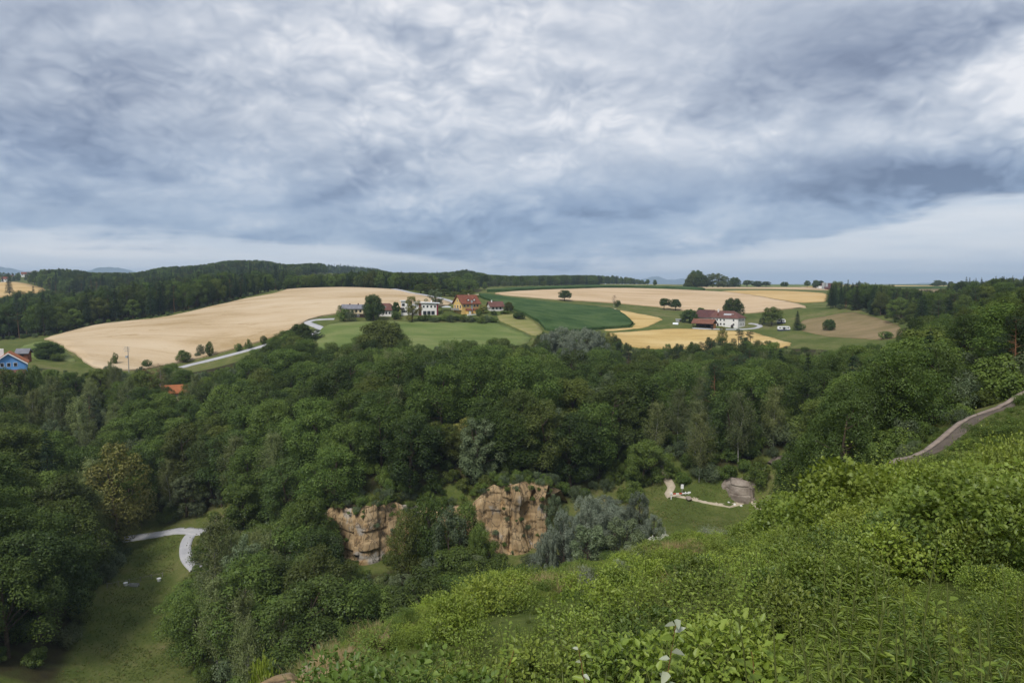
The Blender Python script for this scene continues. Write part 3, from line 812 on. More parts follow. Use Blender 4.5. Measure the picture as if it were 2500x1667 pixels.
def pine(kind, Ht, Rc, seed):
    g = np.random.default_rng(seed); cp, tp = Pile(), Pile(); r0 = 0.24
    ax = np.array([[0, 0, -1], [0, 0, 0], [.3 * g.normal(), .3 * g.normal(), Ht * .45], [.5 * g.normal(), .5 * g.normal(), Ht * .93]])
    tp.add(*tube(ax, [r0 * 1.2, r0, r0 * .7, r0 * .2], 7))
    cen, rad = [], []
    for k in range(26):
        h = 0.45 + 0.53 * k / 26
        th = g.random() * 6.28; L = Rc * (1.05 - 0.75 * (h - .45) / .55) * g.uniform(.35, 1)
        b0 = np.array([np.interp(h * Ht, ax[:, 2], ax[:, 0]), np.interp(h * Ht, ax[:, 2], ax[:, 1]), h * Ht * .95])
        c = b0 + np.array([math.cos(th) * L, math.sin(th) * L, .25 * L])
        tp.add(*tube(limb(b0, c, g, .1, 4), [.09, .07, .05, .02], 4))
        cen.append(c); rad.append(Rc * g.uniform(.24, .36))
    puff_crown(cp, np.array(cen), np.array(rad), 190, 0.34, g, flat=0.5, asp=0.4, up=0.7)
    store(kind, tp, 'bark_pine', cp, 'needle_pine', Ht, Rc)

def shrub(kind, Ht, Rc, seed, cmat, per=170, leaf=0.26, n=22, asp=0.6):
    g = np.random.default_rng(seed); cp, tp = Pile(), Pile()
    cen = []; rad = []
    for k in range(n):
        th = g.random() * 6.28; r = Rc * .75 * g.random() ** .6; zc = Ht * (0.18 + 0.62 * g.random() * (1 - (r / Rc) ** 2 * .6))
        cen.append([r * math.cos(th), r * math.sin(th), zc]); rad.append(min(Rc, Ht) * g.uniform(.22, .36))
    cen, rad = np.array(cen), np.array(rad)
    puff_crown(cp, cen, rad, per, leaf, g, asp=asp)
    for j in range(min(7, n)):
        tp.add(*tube(limb([0.1 * g.normal(), .1 * g.normal(), -0.4], cen[j], g, .1, 4), [.06, .045, .03, .012], 4))
    store(kind, tp, 'bark', cp, cmat, Ht, Rc)

# ------------------------------------------------------------------ tree kinds
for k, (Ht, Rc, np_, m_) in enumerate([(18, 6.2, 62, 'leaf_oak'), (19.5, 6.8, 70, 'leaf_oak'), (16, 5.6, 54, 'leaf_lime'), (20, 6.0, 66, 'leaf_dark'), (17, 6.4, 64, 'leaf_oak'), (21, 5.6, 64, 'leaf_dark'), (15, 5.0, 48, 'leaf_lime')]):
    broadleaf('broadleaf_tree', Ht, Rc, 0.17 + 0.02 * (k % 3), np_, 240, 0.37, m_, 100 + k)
for k in range(3): birch('birch_tree', 17 + 1.5 * k, 3.1 + .3 * k, 200 + k)
for k in range(3): broadleaf('willow_tree', 11.5 + 1.5 * k, 4.6 + .3 * k, 0.07, 66, 230, 0.29, 'leaf_willow', 300 + k, pr=(.17, .28))
for k in range(2): broadleaf('sallow_tree', 12 + 2 * k, 4.0 + .4 * k, 0.08, 52, 150, 0.34, 'leaf_sallow', 330 + k, pr=(.18, .30))
for k in range(3): spruce('spruce_tree', 21 + 2 * k, 3.3 + .3 * k, 400 + k)
for k in range(2): pine('pine_tree', 19 + 2 * k, 4.2, 500 + k)
for k in range(3): shrub('shrub', 3.6 + .5 * k, 2.4 + .3 * k, 600 + k, ['leaf_oak', 'leaf_lime', 'leaf_sallow'][k])
broadleaf('field_tree', 8.5, 3.1, 0.36, 46, 190, 0.34, 'leaf_dark', 701, pr=(.24, .40))
broadleaf('field_tree', 8.0, 2.7, 0.38, 42, 190, 0.32, 'leaf_oak', 702, pr=(.24, .40))
broadleaf('field_tree', 9.5, 4.6, 0.13, 78, 230, 0.36, 'leaf_dark', 703, pr=(.20, .34))
broadleaf('yellow_tree', 16, 5.0, 0.15, 50, 140, 0.40, 'leaf_yellow', 711)
broadleaf('yellow_tree', 13, 3.6, 0.12, 44, 140, 0.36, 'leaf_yellow', 712)
birch('dead_tree', 15, 2.2, 721, cmat='leaf_dead', per=26, leaf=0.26, n=44)
broadleaf('dead_tree', 14, 3.4, 0.2, 40, 60, 0.30, 'leaf_dead', 722)
print('protos', time.time() - T0)

# ------------------------------------------------------------------ placing trees
def tree(kind, x, y, s=1.0, rz=None, var=0, label=None, group=None, sz=1.0, name=None, sink=0.0):
    pr = PROTO[kind][var % len(PROTO[kind])]
    e = bpy.data.objects.new(name or kind, None); col.objects.link(e)
    e.empty_display_size = 1.0
    e.location = (float(x), float(y), H1(x, y) - 0.05 - sink)
    e.rotation_euler = (0, 0, random.uniform(0, 6.28) if rz is None else rz)
    e.scale = (s, s, s * sz)
    for pn in ('trunk', 'crown'):
        if pr[pn] is not None:
            o = bpy.data.objects.new(pn, pr[pn]); col.objects.link(o); o.parent = e
    e['category'] = 'shrub' if kind == 'shrub' else 'tree'
    if label: e['label'] = label
    if group: e['group'] = group
    return e

def scatter(name, label, sources, pts, kind='stuff'):
    """one mass of vegetation: points (x, y, z, turn, scale, which source) carrying the source meshes"""
    pts = np.asarray(pts, float)
    me = bpy.data.meshes.new(name)
    me.vertices.add(len(pts)); me.vertices.foreach_set('co', np.ascontiguousarray(pts[:, :3], dtype=np.float32).ravel())
    attr(me, 'turn', pts[:, 3]); attr(me, 'size', pts[:, 4])
    a = me.attributes.new('pick', 'INT', 'POINT'); a.data.foreach_set('value', pts[:, 5].astype(np.int32))
    o = link(name, me); tag(o, label, kind=kind)
    ng = bpy.data.node_groups.new(name, 'GeometryNodeTree')
    ng.interface.new_socket('Geometry', in_out='INPUT', socket_type='NodeSocketGeometry')
    ng.interface.new_socket('Geometry', in_out='OUTPUT', socket_type='NodeSocketGeometry')
    nn, ll = ng.nodes, ng.links
    gi, go = nn.new('NodeGroupInput'), nn.new('NodeGroupOutput')
    def named(nm, ty):
        q = nn.new('GeometryNodeInputNamedAttribute'); q.data_type = ty; q.inputs['Name'].default_value = nm
        return [s_ for s_ in q.outputs if s_.enabled and s_.name == 'Attribute'][0]
    pick, turn, size = named('pick', 'INT'), named('turn', 'FLOAT'), named('size', 'FLOAT')
    rot = nn.new('ShaderNodeCombineXYZ'); ll.new(turn, rot.inputs[2])
    e2r = nn.new('FunctionNodeEulerToRotation'); ll.new(rot.outputs[0], e2r.inputs[0])
    jn = nn.new('GeometryNodeJoinGeometry')
    for k, obs in enumerate(sources):
        cmp_ = nn.new('FunctionNodeCompare'); cmp_.data_type = 'INT'; cmp_.operation = 'EQUAL'
        ins = [s_ for s_ in cmp_.inputs if s_.enabled]
        ll.new(pick, ins[0]); ins[1].default_value = k
        sp = nn.new('GeometryNodeSeparateGeometry'); sp.domain = 'POINT'
        ll.new(gi.outputs[0], sp.inputs['Geometry']); ll.new(cmp_.outputs[0], sp.inputs['Selection'])
        for ob in obs:
            oi = nn.new('GeometryNodeObjectInfo'); oi.transform_space = 'ORIGINAL'; oi.inputs['Object'].default_value = ob
            ip = nn.new('GeometryNodeInstanceOnPoints')
            ll.new(sp.outputs[0], ip.inputs['Points']); ll.new(oi.outputs['Geometry'], ip.inputs['Instance'])
            ll.new(e2r.outputs[0], ip.inputs['Rotation']); ll.new(size, ip.inputs['Scale'])
            ll.new(ip.outputs[0], jn.inputs[0])
    ll.new(jn.outputs[0], go.inputs[0])
    md = o.modifiers.new('scatter', 'NODES'); md.node_group = ng
    return o
# ------------------------------------------------------------------ single trees and bushes of the fields, lanes and gardens
def place(kind, var, u, vtop, vbase, wpx, label, Y=None, yr=(250, 900), group=None, cat=None, name=None):
    if Y is None:
        x, y = hit(u, vbase, *yr)
    else:
        x, y = (u - 1250) / FPX * Y, Y
    pr = PROTO[kind][var % len(PROTO[kind])]
    z0 = H1(x, y)
    ztop = P(u, vtop, y)[2]
    h = max(1.0, ztop - z0)
    sxy = wpx * y / FPX / 2 / pr['r'] * 1.16
    e = tree(kind, x, y, 1.0, var=var, label=label, group=group, name=name)
    e.scale = (sxy, sxy, h / pr['h'])
    if cat: e['category'] = cat
    SOLO.append((x, y, wpx * y / FPX / 2))
    return e
SOLO = []
BRINK = ['first', 'second', 'third', 'fourth', 'fifth', 'sixth', 'seventh', 'eighth', 'ninth']
SKYL = [w_ + ' skyline tree right of the round copse, counting towards the silo farm' for w_ in BRINK[:8]] + [w_ + ' tree from the left in the skyline row right of the silo farm' for w_ in BRINK[:7]] + ['tiny far tree left of the copse, the one nearer the spruces', 'tiny far tree left of the copse, the one nearer the copse', 'lone bush on the tan field strip behind the spruce wood']
ORD_ = ['first', 'second', 'third', 'fourth', 'fifth', 'sixth']
FT = 'field_tree'
place(FT, 0, 1378, 708, 735, 24, 'lone round tree on the grass strip at the upper corner of the maize')
place('dead_tree', 0, 1499, 719, 750, 13, 'thin half-bare brown tree on the grass strip above the maize')
place('shrub', 0, 1507, 731, 749, 16, 'green bush leaning against the half-bare brown tree', cat='bush')
place(FT, 1, 1621, 728, 756, 24, 'round-headed tree below the pale wheat, the one nearer the maize of a pair')
place(FT, 0, 1649, 730, 758, 22, 'round-headed tree below the pale wheat, the one nearer the farm of a pair')
place(FT, 2, 1786, 728, 778, 44, 'big dense dark tree rising behind the farmhouse roof', Y=462)
place(FT, 2, 1685, 755, 785, 34, 'broad green tree beside the grey shed left of the farm', Y=448)
place(FT, 1, 1710, 751, 768, 17, 'small dark tree behind the barn roof', Y=480)
place('broadleaf_tree', 2, 1884, 748, 794, 44, 'leafy light green tree next to the caravans')
place('sallow_tree', 0, 1862, 775, 793, 14, 'low bush at the foot of the tree beside the farm drive', cat='bush')
place('spruce_tree', 0, 1946, 757, 806, 20, 'ragged dark conifer standing right of the caravans')
place('shrub', 0, 1955, 788, 806, 22, 'shrub under the ragged dark conifer', cat='bush')
place(FT, 2, 2026, 779, 806, 25, 'single small tree in the middle of the brown pasture')
place('shrub', 0, 2162, 806, 828, 31, 'round dark bush at the lower edge of the brown pasture', cat='bush')
place('birch_tree', 1, 830, 744, 782, 16, 'slender dark tree at the end of the long low house', Y=392)
place('shrub', 0, 838, 751, 785, 30, 'large bush in front of the long low house, left of the two', Y=384, cat='bush')
place('shrub', 2, 857, 753, 786, 28, 'large bush in front of the long low house, right of the two', Y=385, cat='bush')
place(FT, 2, 912, 719, 778, 42, 'tall leafy tree between the long low house and the brown roof', Y=387)
place(FT, 1, 966, 737, 772, 17, 'small round tree between brown-roofed house and white modern house', Y=398)
place('shrub', 0, 966, 757, 778, 26, 'dark bush below the small round tree near the white house', Y=392, cat='bush')
place('yellow_tree', 1, 1006, 719, 777, 34, 'tall yellowish tree in front of the white modern house', Y=385)
place('sallow_tree', 1, 1064, 704, 764, 36, 'tall conical tree just behind the white modern house', Y=428)
place('broadleaf_tree', 6, 1138, 707, 738, 46, 'rounded tree behind the yellow house roof', Y=448)
for k, (u, vt, w) in enumerate([(1028, 692, 32), (1052, 699, 34), (1085, 706, 32), (1110, 711, 26)]):
    place('broadleaf_tree', [2, 4, 6, 0][k], u, vt, 728, w, ['first', 'second', 'third', 'last'][k] + ' from the left of four trees behind the hamlet lane', Y=492, group='trees behind the hamlet lane')
place('yellow_tree', 1, 1180, 743, 764, 24, 'yellowish garden bush right of the yellow house', Y=412, cat='bush')
place('shrub', 1, 1168, 752, 768, 18, 'light green garden bush touching the corner of the yellow house', Y=404, cat='bush')
place(FT, 2, 1242, 737, 771, 19, 'upright dark tree right of the brown cottage', Y=420)
place('shrub', 0, 1234, 757, 776, 26, 'green bush at the foot of the upright dark tree', Y=414, cat='bush')
place(FT, 2, 1265, 761, 785, 26, 'broad bush tree on the mown slope beside the maize', Y=404)
place('shrub', 1, 1205, 757, 772, 18, 'bush in front of the brown cottage wall', Y=408, cat='bush')
hedge_words = ['first', 'second', 'third', 'fourth', 'fifth', 'sixth', 'seventh', 'eighth', 'ninth', 'tenth', 'eleventh', 'twelfth', 'thirteenth', 'fourteenth', 'fifteenth']
for k in range(13):
    u = 1030 + k * 14.5
    place('shrub', k % 3, u, 770 - 4 * math.sin(k * 1.9) - (4 if k in (5, 6) else 0), 788 + 2 * math.sin(k), 24, hedge_words[k] + ' shrub from the left in the hedge row below the hamlet houses', Y=388 + 3 * math.sin(k * 2.3), group='hedge row below the hamlet', cat='bush')
place('field_tree', 2, 930, 782, 850, 104, 'very large round tree standing alone in front of the green meadow', Y=292)
for a_ in [('shrub', 0, 512, 830, 870, 19, 'upright young tree on the lane verge, right of a pair'), ('shrub', 2, 491, 838, 867, 20, 'thin young tree on the lane verge, left of a pair'),
           ('shrub', 0, 448, 851, 885, 34, 'dark round bush beside the lower end of the pale lane'), ('shrub', 0, 582, 836, 858, 17, 'small dark bush on the verge where the lane steepens'),
           ('shrub', 1, 607, 827, 852, 17, 'small green tree on the verge halfway up the lane'), ('shrub', 0, 644, 817, 841, 17, 'pointed small tree on the verge near the upper lane'),
           ('shrub', 0, 359, 876, 897, 22, 'low dark bush on the lower wheat edge'), ('shrub', 1, 281, 860, 890, 18, 'small pointed tree left of the utility pole'),
           ('shrub', 2, 482, 858, 872, 14, 'tiny bush left of the young trees on the verge')]:
    place(*a_, yr=(300, 400), cat='tree' if 'tree' in a_[-1] else 'bush')
place('field_tree', 2, 113, 835, 886, 54, 'spreading dark tree beside the mown green corner', Y=318)
place('shrub', 0, 135, 860, 886, 34, 'bush growing against the spreading dark tree', Y=316, cat='bush')
place('dead_tree', 1, 352, 893, 960, 30, 'bare reddish-brown dying tree, left of a pair', Y=262)
place('dead_tree', 0, 384, 884, 960, 24, 'taller pale brown dying tree, right of a pair', Y=262)
place('yellow_tree', 0, 1492, 808, 850, 30, 'yellowing tree at the corner of the front stubble field', Y=345)
place('yellow_tree', 1, 1765, 793, 842, 24, 'thin yellowing tree sticking up in front of the farmhouse', Y=350)
place('yellow_tree', 0, 255, 1080, 1260, 130, 'tall tree with pale yellow flowering crown above the valley lane', Y=165)
place('yellow_tree', 1, 1142, 1012, 1150, 62, 'slim yellow-green tree among the darker wood above the cliff', Y=164)
place('dead_tree', 0, 2203, 872, 985, 34, 'dead birch with bare white trunk on the right slope', Y=136)
place('pine_tree', 1, 1805, 800, 850, 30, 'dark pine in front of the stubble, left of two', Y=345)
place('pine_tree', 0, 1833, 806, 850, 24, 'dark pine in front of the stubble, right of two', Y=348)

for k, (u, vt, w, Y) in enumerate([(668, 822, 40, 336), (700, 806, 50, 338), (736, 790, 46, 344), (764, 802, 34, 346)]):
    place(['broadleaf_tree', 'broadleaf_tree', 'field_tree', 'sallow_tree'][k], [2, 4, 2, 1][k], u, vt, 860, w, ORD_[k] + ' tree from the left of four in front of the lane bend', Y=Y, group='trees before the lane bend')
for k, (u, vt, w) in enumerate([(396, 940, 36), (450, 934, 40)]):
    place('broadleaf_tree', [3, 4][k], u, vt, 990, w, ['left', 'right'][k] + ' one of two trees half covering the orange roof in the wood', Y=246, group='trees before the orange roof')
for k, (u, vt, w, Y) in enumerate([(-5, 896, 66, 226), (32, 900, 60, 228), (66, 892, 54, 236)]):
    place('broadleaf_tree', [4, 6, 0][k], u, vt, 960, w, ORD_[k] + ' tree from the left of three in front of the blue house', Y=Y, group='trees before the blue house')
for k, (kd, vr, u, vt, w, Y) in enumerate([('broadleaf_tree', 0, 990, 1240, 84, 131), ('broadleaf_tree', 4, 1040, 1212, 100, 133), ('sallow_tree', 1, 1092, 1230, 84, 130), ('broadleaf_tree', 6, 1136, 1224, 80, 134), ('broadleaf_tree', 2, 1166, 1270, 56, 128)]):
    place(kd, vr, u, vt, 1420, w, ORD_[k] + ' tree from the left of five hiding the middle of the cliff', Y=Y, group='trees before the cliff')
for k, (kd, vr, u, vt, w, Y) in enumerate([('birch_tree', 1, 505, 1255, 96, 128), ('sallow_tree', 1, 575, 1300, 90, 124), ('birch_tree', 2, 640, 1290, 80, 128), ('broadleaf_tree', 2, 735, 1205, 100, 136), ('sallow_tree', 0, 785, 1300, 66, 133)]):
    place(kd, vr, u, vt, 1440, w, ORD_[k] + ' tree from the left of five standing left of the cliff', Y=Y, group='trees left of the cliff')
place('sallow_tree', 1, 1362, 1205, 1380, 58, 'grey-green tree closing the right end of the cliff', Y=140)
place('shrub', 2, 1300, 1352, 1390, 60, 'low bush at the foot of the right end of the cliff', Y=136, cat='bush')
place('shrub', 0, 1215, 1345, 1395, 56, 'low bush at the foot of the cliff beside the five trees', Y=135, cat='bush')
place('shrub', 1, 868, 1385, 1430, 64, 'low bush below the left rock face', Y=132, cat='bush')
# large crowns on the brink of the wooded hill
for k, (vr, u, vt, w, Y) in enumerate([(1, 850, 1030, 118, 158), (4, 925, 985, 128, 161), (0, 1000, 1010, 116, 159), (3, 1075, 1030, 100, 160), (5, 1190, 970, 112, 163), (0, 1255, 1020, 130, 159), (3, 1325, 975, 120, 162), (5, 1395, 1000, 114, 162), (1, 1465, 980, 124, 168)]):
    place('broadleaf_tree', vr, u, vt, 1200, w, BRINK[k] + ' big crown from the left along the brink above the cliff', Y=Y, group='big trees above the cliff')
# skyline trees far off on the plateau
for k, (u, vt, vb, w, Y) in enumerate([(1790, 677, 697, 24, 1000), (1822, 684, 698, 22, 1050), (1846, 686, 699, 20, 1060), (1868, 687, 699, 18, 1090), (1912, 688, 699, 16, 1100), (1968, 685, 700, 13, 960), (1990, 684, 700, 15, 950), (2002, 685, 700, 13, 955),
                                    (2275, 692, 702, 13, 1100), (2287, 684, 699, 18, 1200), (2300, 687, 699, 13, 1200), (2318, 687, 699, 11, 1200), (2338, 688, 699, 10, 1220), (2352, 687, 699, 12, 1210), (2368, 690, 700, 9, 1230), (1580, 682, 692, 9, 1150), (1598, 683, 692, 8, 1180), (2250, 716, 727, 12, 780)]):
    place(FT, [2, 1, 2, 0, 2, 1, 2][k % 7], u, vt, vb, w, SKYL[k], Y=Y, group='skyline trees')
for k, (u, vt, w) in enumerate([(1676, 690, 20), (1690, 668, 30), (1700, 660, 34), (1712, 672, 34), (1724, 668, 36), (1738, 666, 34), (1752, 666, 34), (1764, 672, 28), (1774, 684, 22)]):
    place('sallow_tree' if k > 3 else FT, 1 if k > 3 else 2, u, vt, 699, w, ['first', 'second', 'third and darkest', 'fourth', 'fifth', 'sixth', 'seventh', 'eighth', 'last'][k] + ' tree from the left in the round copse on the skyline', Y=880 + 14 * (k % 3), group='round copse on the skyline')
place('spruce_tree', 1, 26, 664, 693, 18, 'lone dark conifer in the far golden field by the wood', Y=800)

# ------------------------------------------------------------------ woods
def lim(tab): 
    tab = sorted(tab); a = np.array(tab, float)
    return lambda u: float(np.interp(u, a[:, 0], a[:, 1]))
SIL = lim([(-200,890),(0,902),(100,897),(200,905),(260,882),(330,900),(420,885),(470,910),(560,893),(640,853),(700,818),(740,806),(790,846),(850,846),(880,822),(975,822),(1010,838),(1100,834),(1200,820),(1290,838),(1340,806),(1420,800),(1480,812),(1530,844),(1600,852),(1660,842),(1720,828),(1800,822),(1850,826),(1900,842),(1990,852),(2050,878),(2100,884),(2160,858),(2200,822),(2260,792),(2330,765),(2400,745),(2500,720),(2800,690)])
SIL4 = lim([(300,1500),(380,1400),(440,1300),(480,1262),(560,1295),(650,1275),(740,1212),(780,1275),(800,1360),(830,1412),(935,1405),(960,1300),(1040,1245),(1150,1245),(1185,1345),(1230,1372),(1345,1372),(1400,1335),(1500,1320)])
SIL3 = lim([(-200,950),(0,1030),(80,1015),(150,1040),(240,1075),(300,1130),(345,1200),(380,1500)])
SILW = lim([(1300,1330),(1380,1235),(1420,1205),(1480,1200),(1520,1235),(1570,1195),(1610,1215),(1625,1330)])
SIL6 = lim([(1540,900),(1600,860),(1700,850),(1800,840),(1900,846),(2000,860),(2200,850)])
SIL10 = lim([(-150,760),(0,690),(60,700),(150,690),(250,680),(330,668),(450,660),(560,660),(650,668),(700,690)])
SIL11 = lim([(680,680),(720,672),(800,668),(860,660),(950,662),(1060,668),(1120,675),(1180,690)])
SIL8 = lim([(2000,720),(2020,690),(2045,684),(2080,690),(2120,692),(2170,700),(2250,712),(2330,712),(2440,678),(2500,700),(2800,660)])
def upoly(pts): return np.array([((u - 1250) / FPX * Y, Y) for u, Y in pts])
def poisson(poly, sp, g):
    lo, hi = poly.min(0), poly.max(0)
    cell = sp / 1.4142; grid = {}; out = []
    n = int((hi - lo).prod() / (sp * sp) * 9) + 50
    X = g.uniform(lo, hi, (n, 2)); ok = inside(poly, X[:, 0], X[:, 1])
    for p_ in X[ok]:
        c = (int(p_[0] // cell), int(p_[1] // cell)); bad = False
        for i in range(c[0] - 2, c[0] + 3):
            for j in range(c[1] - 2, c[1] + 3):
                q = grid.get((i, j))
                if q is not None and (q[0] - p_[0]) ** 2 + (q[1] - p_[1]) ** 2 < sp * sp: bad = True; break
            if bad: break
        if not bad: grid[c] = p_; out.append(p_)
    return np.array(out)
BLOCK = [b for k in FIELDS for b in FIELDS[k]]
LANES = []
SITES = [(gx_, Y_, r_) for gx_, Y_, r_ in [((421-1250)/FPX*258,258,7),((16-1250)/FPX*258,258,8),((12-1250)/FPX*236,236,5),((52-1250)/FPX*290,290,5),((2020-1250)/FPX*850,850,18),((2166-1250)/FPX*610,610,5),((308-1250)/FPX*306,306,3)]]
def blocked(x, y, m=2.5):
    a, b = np.array([x]), np.array([y])
    for B in BLOCK:
        if B[:, 0].min() - m < x < B[:, 0].max() + m and B[:, 1].min() - m < y < B[:, 1].max() + m:
            if inside(B, a, b)[0] or ((B[:, 0] - x) ** 2 + (B[:, 1] - y) ** 2).min() < m * m: return True
    for a_, b_, r_ in SITES:
        if (a_ - x) ** 2 + (b_ - y) ** 2 < r_ * r_: return True
    for C in LANES:
        if ((C[:, 0] - x) ** 2 + (C[:, 1] - y) ** 2).min() < (m + 2.5) ** 2: return True
    return False
WOOD = []   # every tree of the woods, before sorting into single trees and mass
WPOLY = []
VIEWS = [(398,444,257,956),(-40,62,256,893),(1618,1850,136,1330),(310,448,168,1420),(1740,1880,146,1235)]   # u range, nearer than, keep tops below this row
def wood(key, poly, sp, mixk, cap, hs=(0.75, 1.12), seed=1, minh=5.0, keep=None, wide=1.0):
    g = np.random.default_rng(seed)
    WPOLY.append(upoly(poly))
    pts = poisson(upoly(poly), sp, g)
    zz = H(pts[:, 0], pts[:, 1])
    kinds, w = zip(*mixk); w = np.array(w) / sum(w)
    for (x, y), z in zip(pts, zz):
        u, vb = proj(x, y, z)
        if blocked(x, y) or any((x - a) ** 2 + (y - b) ** 2 < (0.6 * r + 1.5) ** 2 for a, b, r in SOLO): continue
        if keep is not None and not keep(x, y, u): continue
        kk = kinds[g.choice(len(kinds), p=w)]; var = int(g.integers(len(PROTO[kk]))); pr = PROTO[kk][var]
        h = pr['h'] * g.uniform(*hs)
        if cap is not None:
            hm = P(u, cap(u) + abs(g.normal()) * 14 * 250 / max(y, 120), y)[2] - z
            h = min(h, hm)
        rad_ = pr['r'] * FPX / y
        for v0, v1, vy, vv in VIEWS:
            if y < vy and v0 - rad_ * .8 < u < v1 + rad_ * .8: h = min(h, P(u, vv, y)[2] - z)
        if h < minh: continue
        s = h / pr['h']
        sx = s ** 0.6 * g.uniform(.85, 1.15) * (wide if kk == 'broadleaf_tree' else 1.0)
        WOOD.append(dict(key=key, kind=kk, var=var, x=x, y=y, z=z, h=h, s=s, sx=sx, r=pr['r'] * sx, u=u, g=g.uniform(0, 6.28)))
MIX1 = [('broadleaf_tree', 9), ('birch_tree', 1.1), ('sallow_tree', 1.6)]
wood('above', [(560,146),(800,148),(880,150.5),(1060,150.5),(1250,152),(1350,152),(1450,156),(1560,185),(1600,262),(1300,268),(1000,270),(760,285),(700,330),(690,352),(640,345),(600,290),(520,215)], 8.0, MIX1, SIL, (0.78, 1.12), 21, wide=1.26)
wood('below_wheat', [(-150,195),(150,186),(330,178),(480,176),(560,178),(600,230),(640,300),(640,340),(480,315),(200,292),(60,250),(-150,245)], 6.8, [('broadleaf_tree', 4.5), ('birch_tree', 4.5), ('sallow_tree', 2.2), ('pine_tree', .5)], SIL, (0.62, 0.95), 22, wide=1.1)
wood('valley_edge', [(-250,96),(60,98),(140,102),(190,118),(235,138),(300,158),(290,178),(100,184),(-200,190)], 7.6, [('broadleaf_tree', 8), ('birch_tree', 1.2), ('spruce_tree', .8)], SIL3, (0.9, 1.25), 23, wide=1.25)
wood('cliff_foot', [(425,140),(418,124),(440,108),(560,98),(640,98),(800,100),(1000,102),(1200,106),(1330,112),(1360,140),(1200,139),(1000,141),(850,138),(750,143),(700,150),(560,165),(480,166)], 4.6, [('broadleaf_tree', 5), ('birch_tree', 1.6), ('sallow_tree', 2.2)], SIL4, (0.6, 0.95), 24, 3.0, wide=1.1)
for k, (u, vt, w, Y) in enumerate([(1335, 1292, 52, 118), (1380, 1240, 66, 122), (1436, 1200, 74, 126), (1496, 1246, 58, 120), (1568, 1196, 66, 126), (1606, 1250, 46, 120)]):
    place('willow_tree', k, u, vt, 1380, w, ORD_[k] + ' silvery willow from the left in the clump beside the small meadow', Y=Y, group='silvery willows by the small meadow')
wood('willows', [(1290,120),(1400,108),(1560,108),(1620,118),(1615,136),(1500,142),(1350,138)], 5.0, [('willow_tree', 8), ('sallow_tree', 2)], SILW, (0.7, 1.1), 25, 4.0)
wood('side_valley', [(1530,156),(1600,158),(1625,170),(1690,154),(1740,155),(1800,152),(1870,153),(1880,152),(1890,155),(1960,154),(2000,146),(2060,138),(2150,130),(2250,170),(2230,260),(2080,285),(1850,300),(1600,300),(1540,230)], 7.2, [('broadleaf_tree', 7), ('birch_tree', 2.2), ('sallow_tree', 1.4), ('pine_tree', 1.5), ('spruce_tree', .5)], SIL6, (0.68, 1.0), 26, wide=1.15)
wood('farm_front', [(1500,300),(1850,300),(2060,285),(2050,312),(1900,335),(1700,352),(1500,350)], 6.5, [('broadleaf_tree', 6), ('pine_tree', 3), ('sallow_tree', 1)], SIL, (0.5, 0.8), 27)
wood('meadow_foot', [(640,300),(900,285),(1300,280),(1520,300),(1500,335),(1350,345),(1300,318),(1000,286),(800,300),(690,352)], 6.5, [('broadleaf_tree', 5), ('sallow_tree', 2), ('birch_tree', 1)], SIL, (0.45, 0.8), 28)
wood('right_slope', [(2000,140),(2060,122),(2140,104),(2220,88),(2300,80),(2420,76),(2560,72),(2900,90),(2900,330),(2600,330),(2300,300),(2240,230),(2200,170)], 7.8, [('broadleaf_tree', 8), ('spruce_tree', 1.4), ('pine_tree', 1.0)], SIL, (0.75, 1.05), 29, wide=1.25)
wood('spruce_edge', [(2025,470),(2075,452),(2110,435),(2215,372),(2240,318),(2700,330),(2750,420),(2500,520),(2200,540),(2040,530)], 6.2, [('spruce_tree', 5), ('pine_tree', 2.5), ('broadleaf_tree', 4)], SIL8, (0.7, 1.05), 30)
wood('behind_wheat', [(-200,415),(30,408),(104,402),(253,432),(402,455),(506,486),(595,526),(690,572),(712,610),(500,640),(200,620),(-200,560)], 6.8, [('broadleaf_tree', 6), ('spruce_tree', 2.5), ('pine_tree', 2)], SIL10, (0.8, 1.15), 31)
wood('ridge_wood', [(700,585),(860,583),(990,530),(1020,535),(1060,560),(1180,640),(1190,690),(900,680),(705,660)], 6.8, [('broadleaf_tree', 6), ('spruce_tree', 2.0), ('pine_tree', 1)], SIL11, (0.7, 1.0), 32)
# silver-leaved willows in tight groups
for key, lst in (('silver', [(1345,300,806,70),(1375,305,795,74),(1405,296,800,70),(1435,302,798,70),(1462,300,806,62),(1395,280,822,62)]),
                 ('pale', [(1300,232,884,60),(1335,238,890,54),(1365,228,900,46),(1275,224,905,44)]),
                 ('side', [(1790,182,950,66),(1830,186,938,70),(1868,184,932,66),(1905,188,940,60),(1760,178,968,56),(1845,176,975,60)])):
    for k, (u, Y, vt, w) in enumerate(lst):
        x = (u - 1250) / FPX * Y; z = H1(x, Y); pr = PROTO['willow_tree'][k % 3]
        h = P(u, vt, Y)[2] - z
        WOOD[:] = [t for t in WOOD if (t['x'] - x) ** 2 + (t['y'] - Y) ** 2 > (w * Y / FPX * 0.42) ** 2]
        WOOD.append(dict(key=key, kind='willow_tree', var=k % 3, x=x, y=Y, z=z, h=h, s=h / pr['h'], sx=w * Y / FPX / 2 / pr['r'], r=w * Y / FPX / 2, u=u, g=k * 1.3))
print('wood', len(WOOD), time.time() - T0)

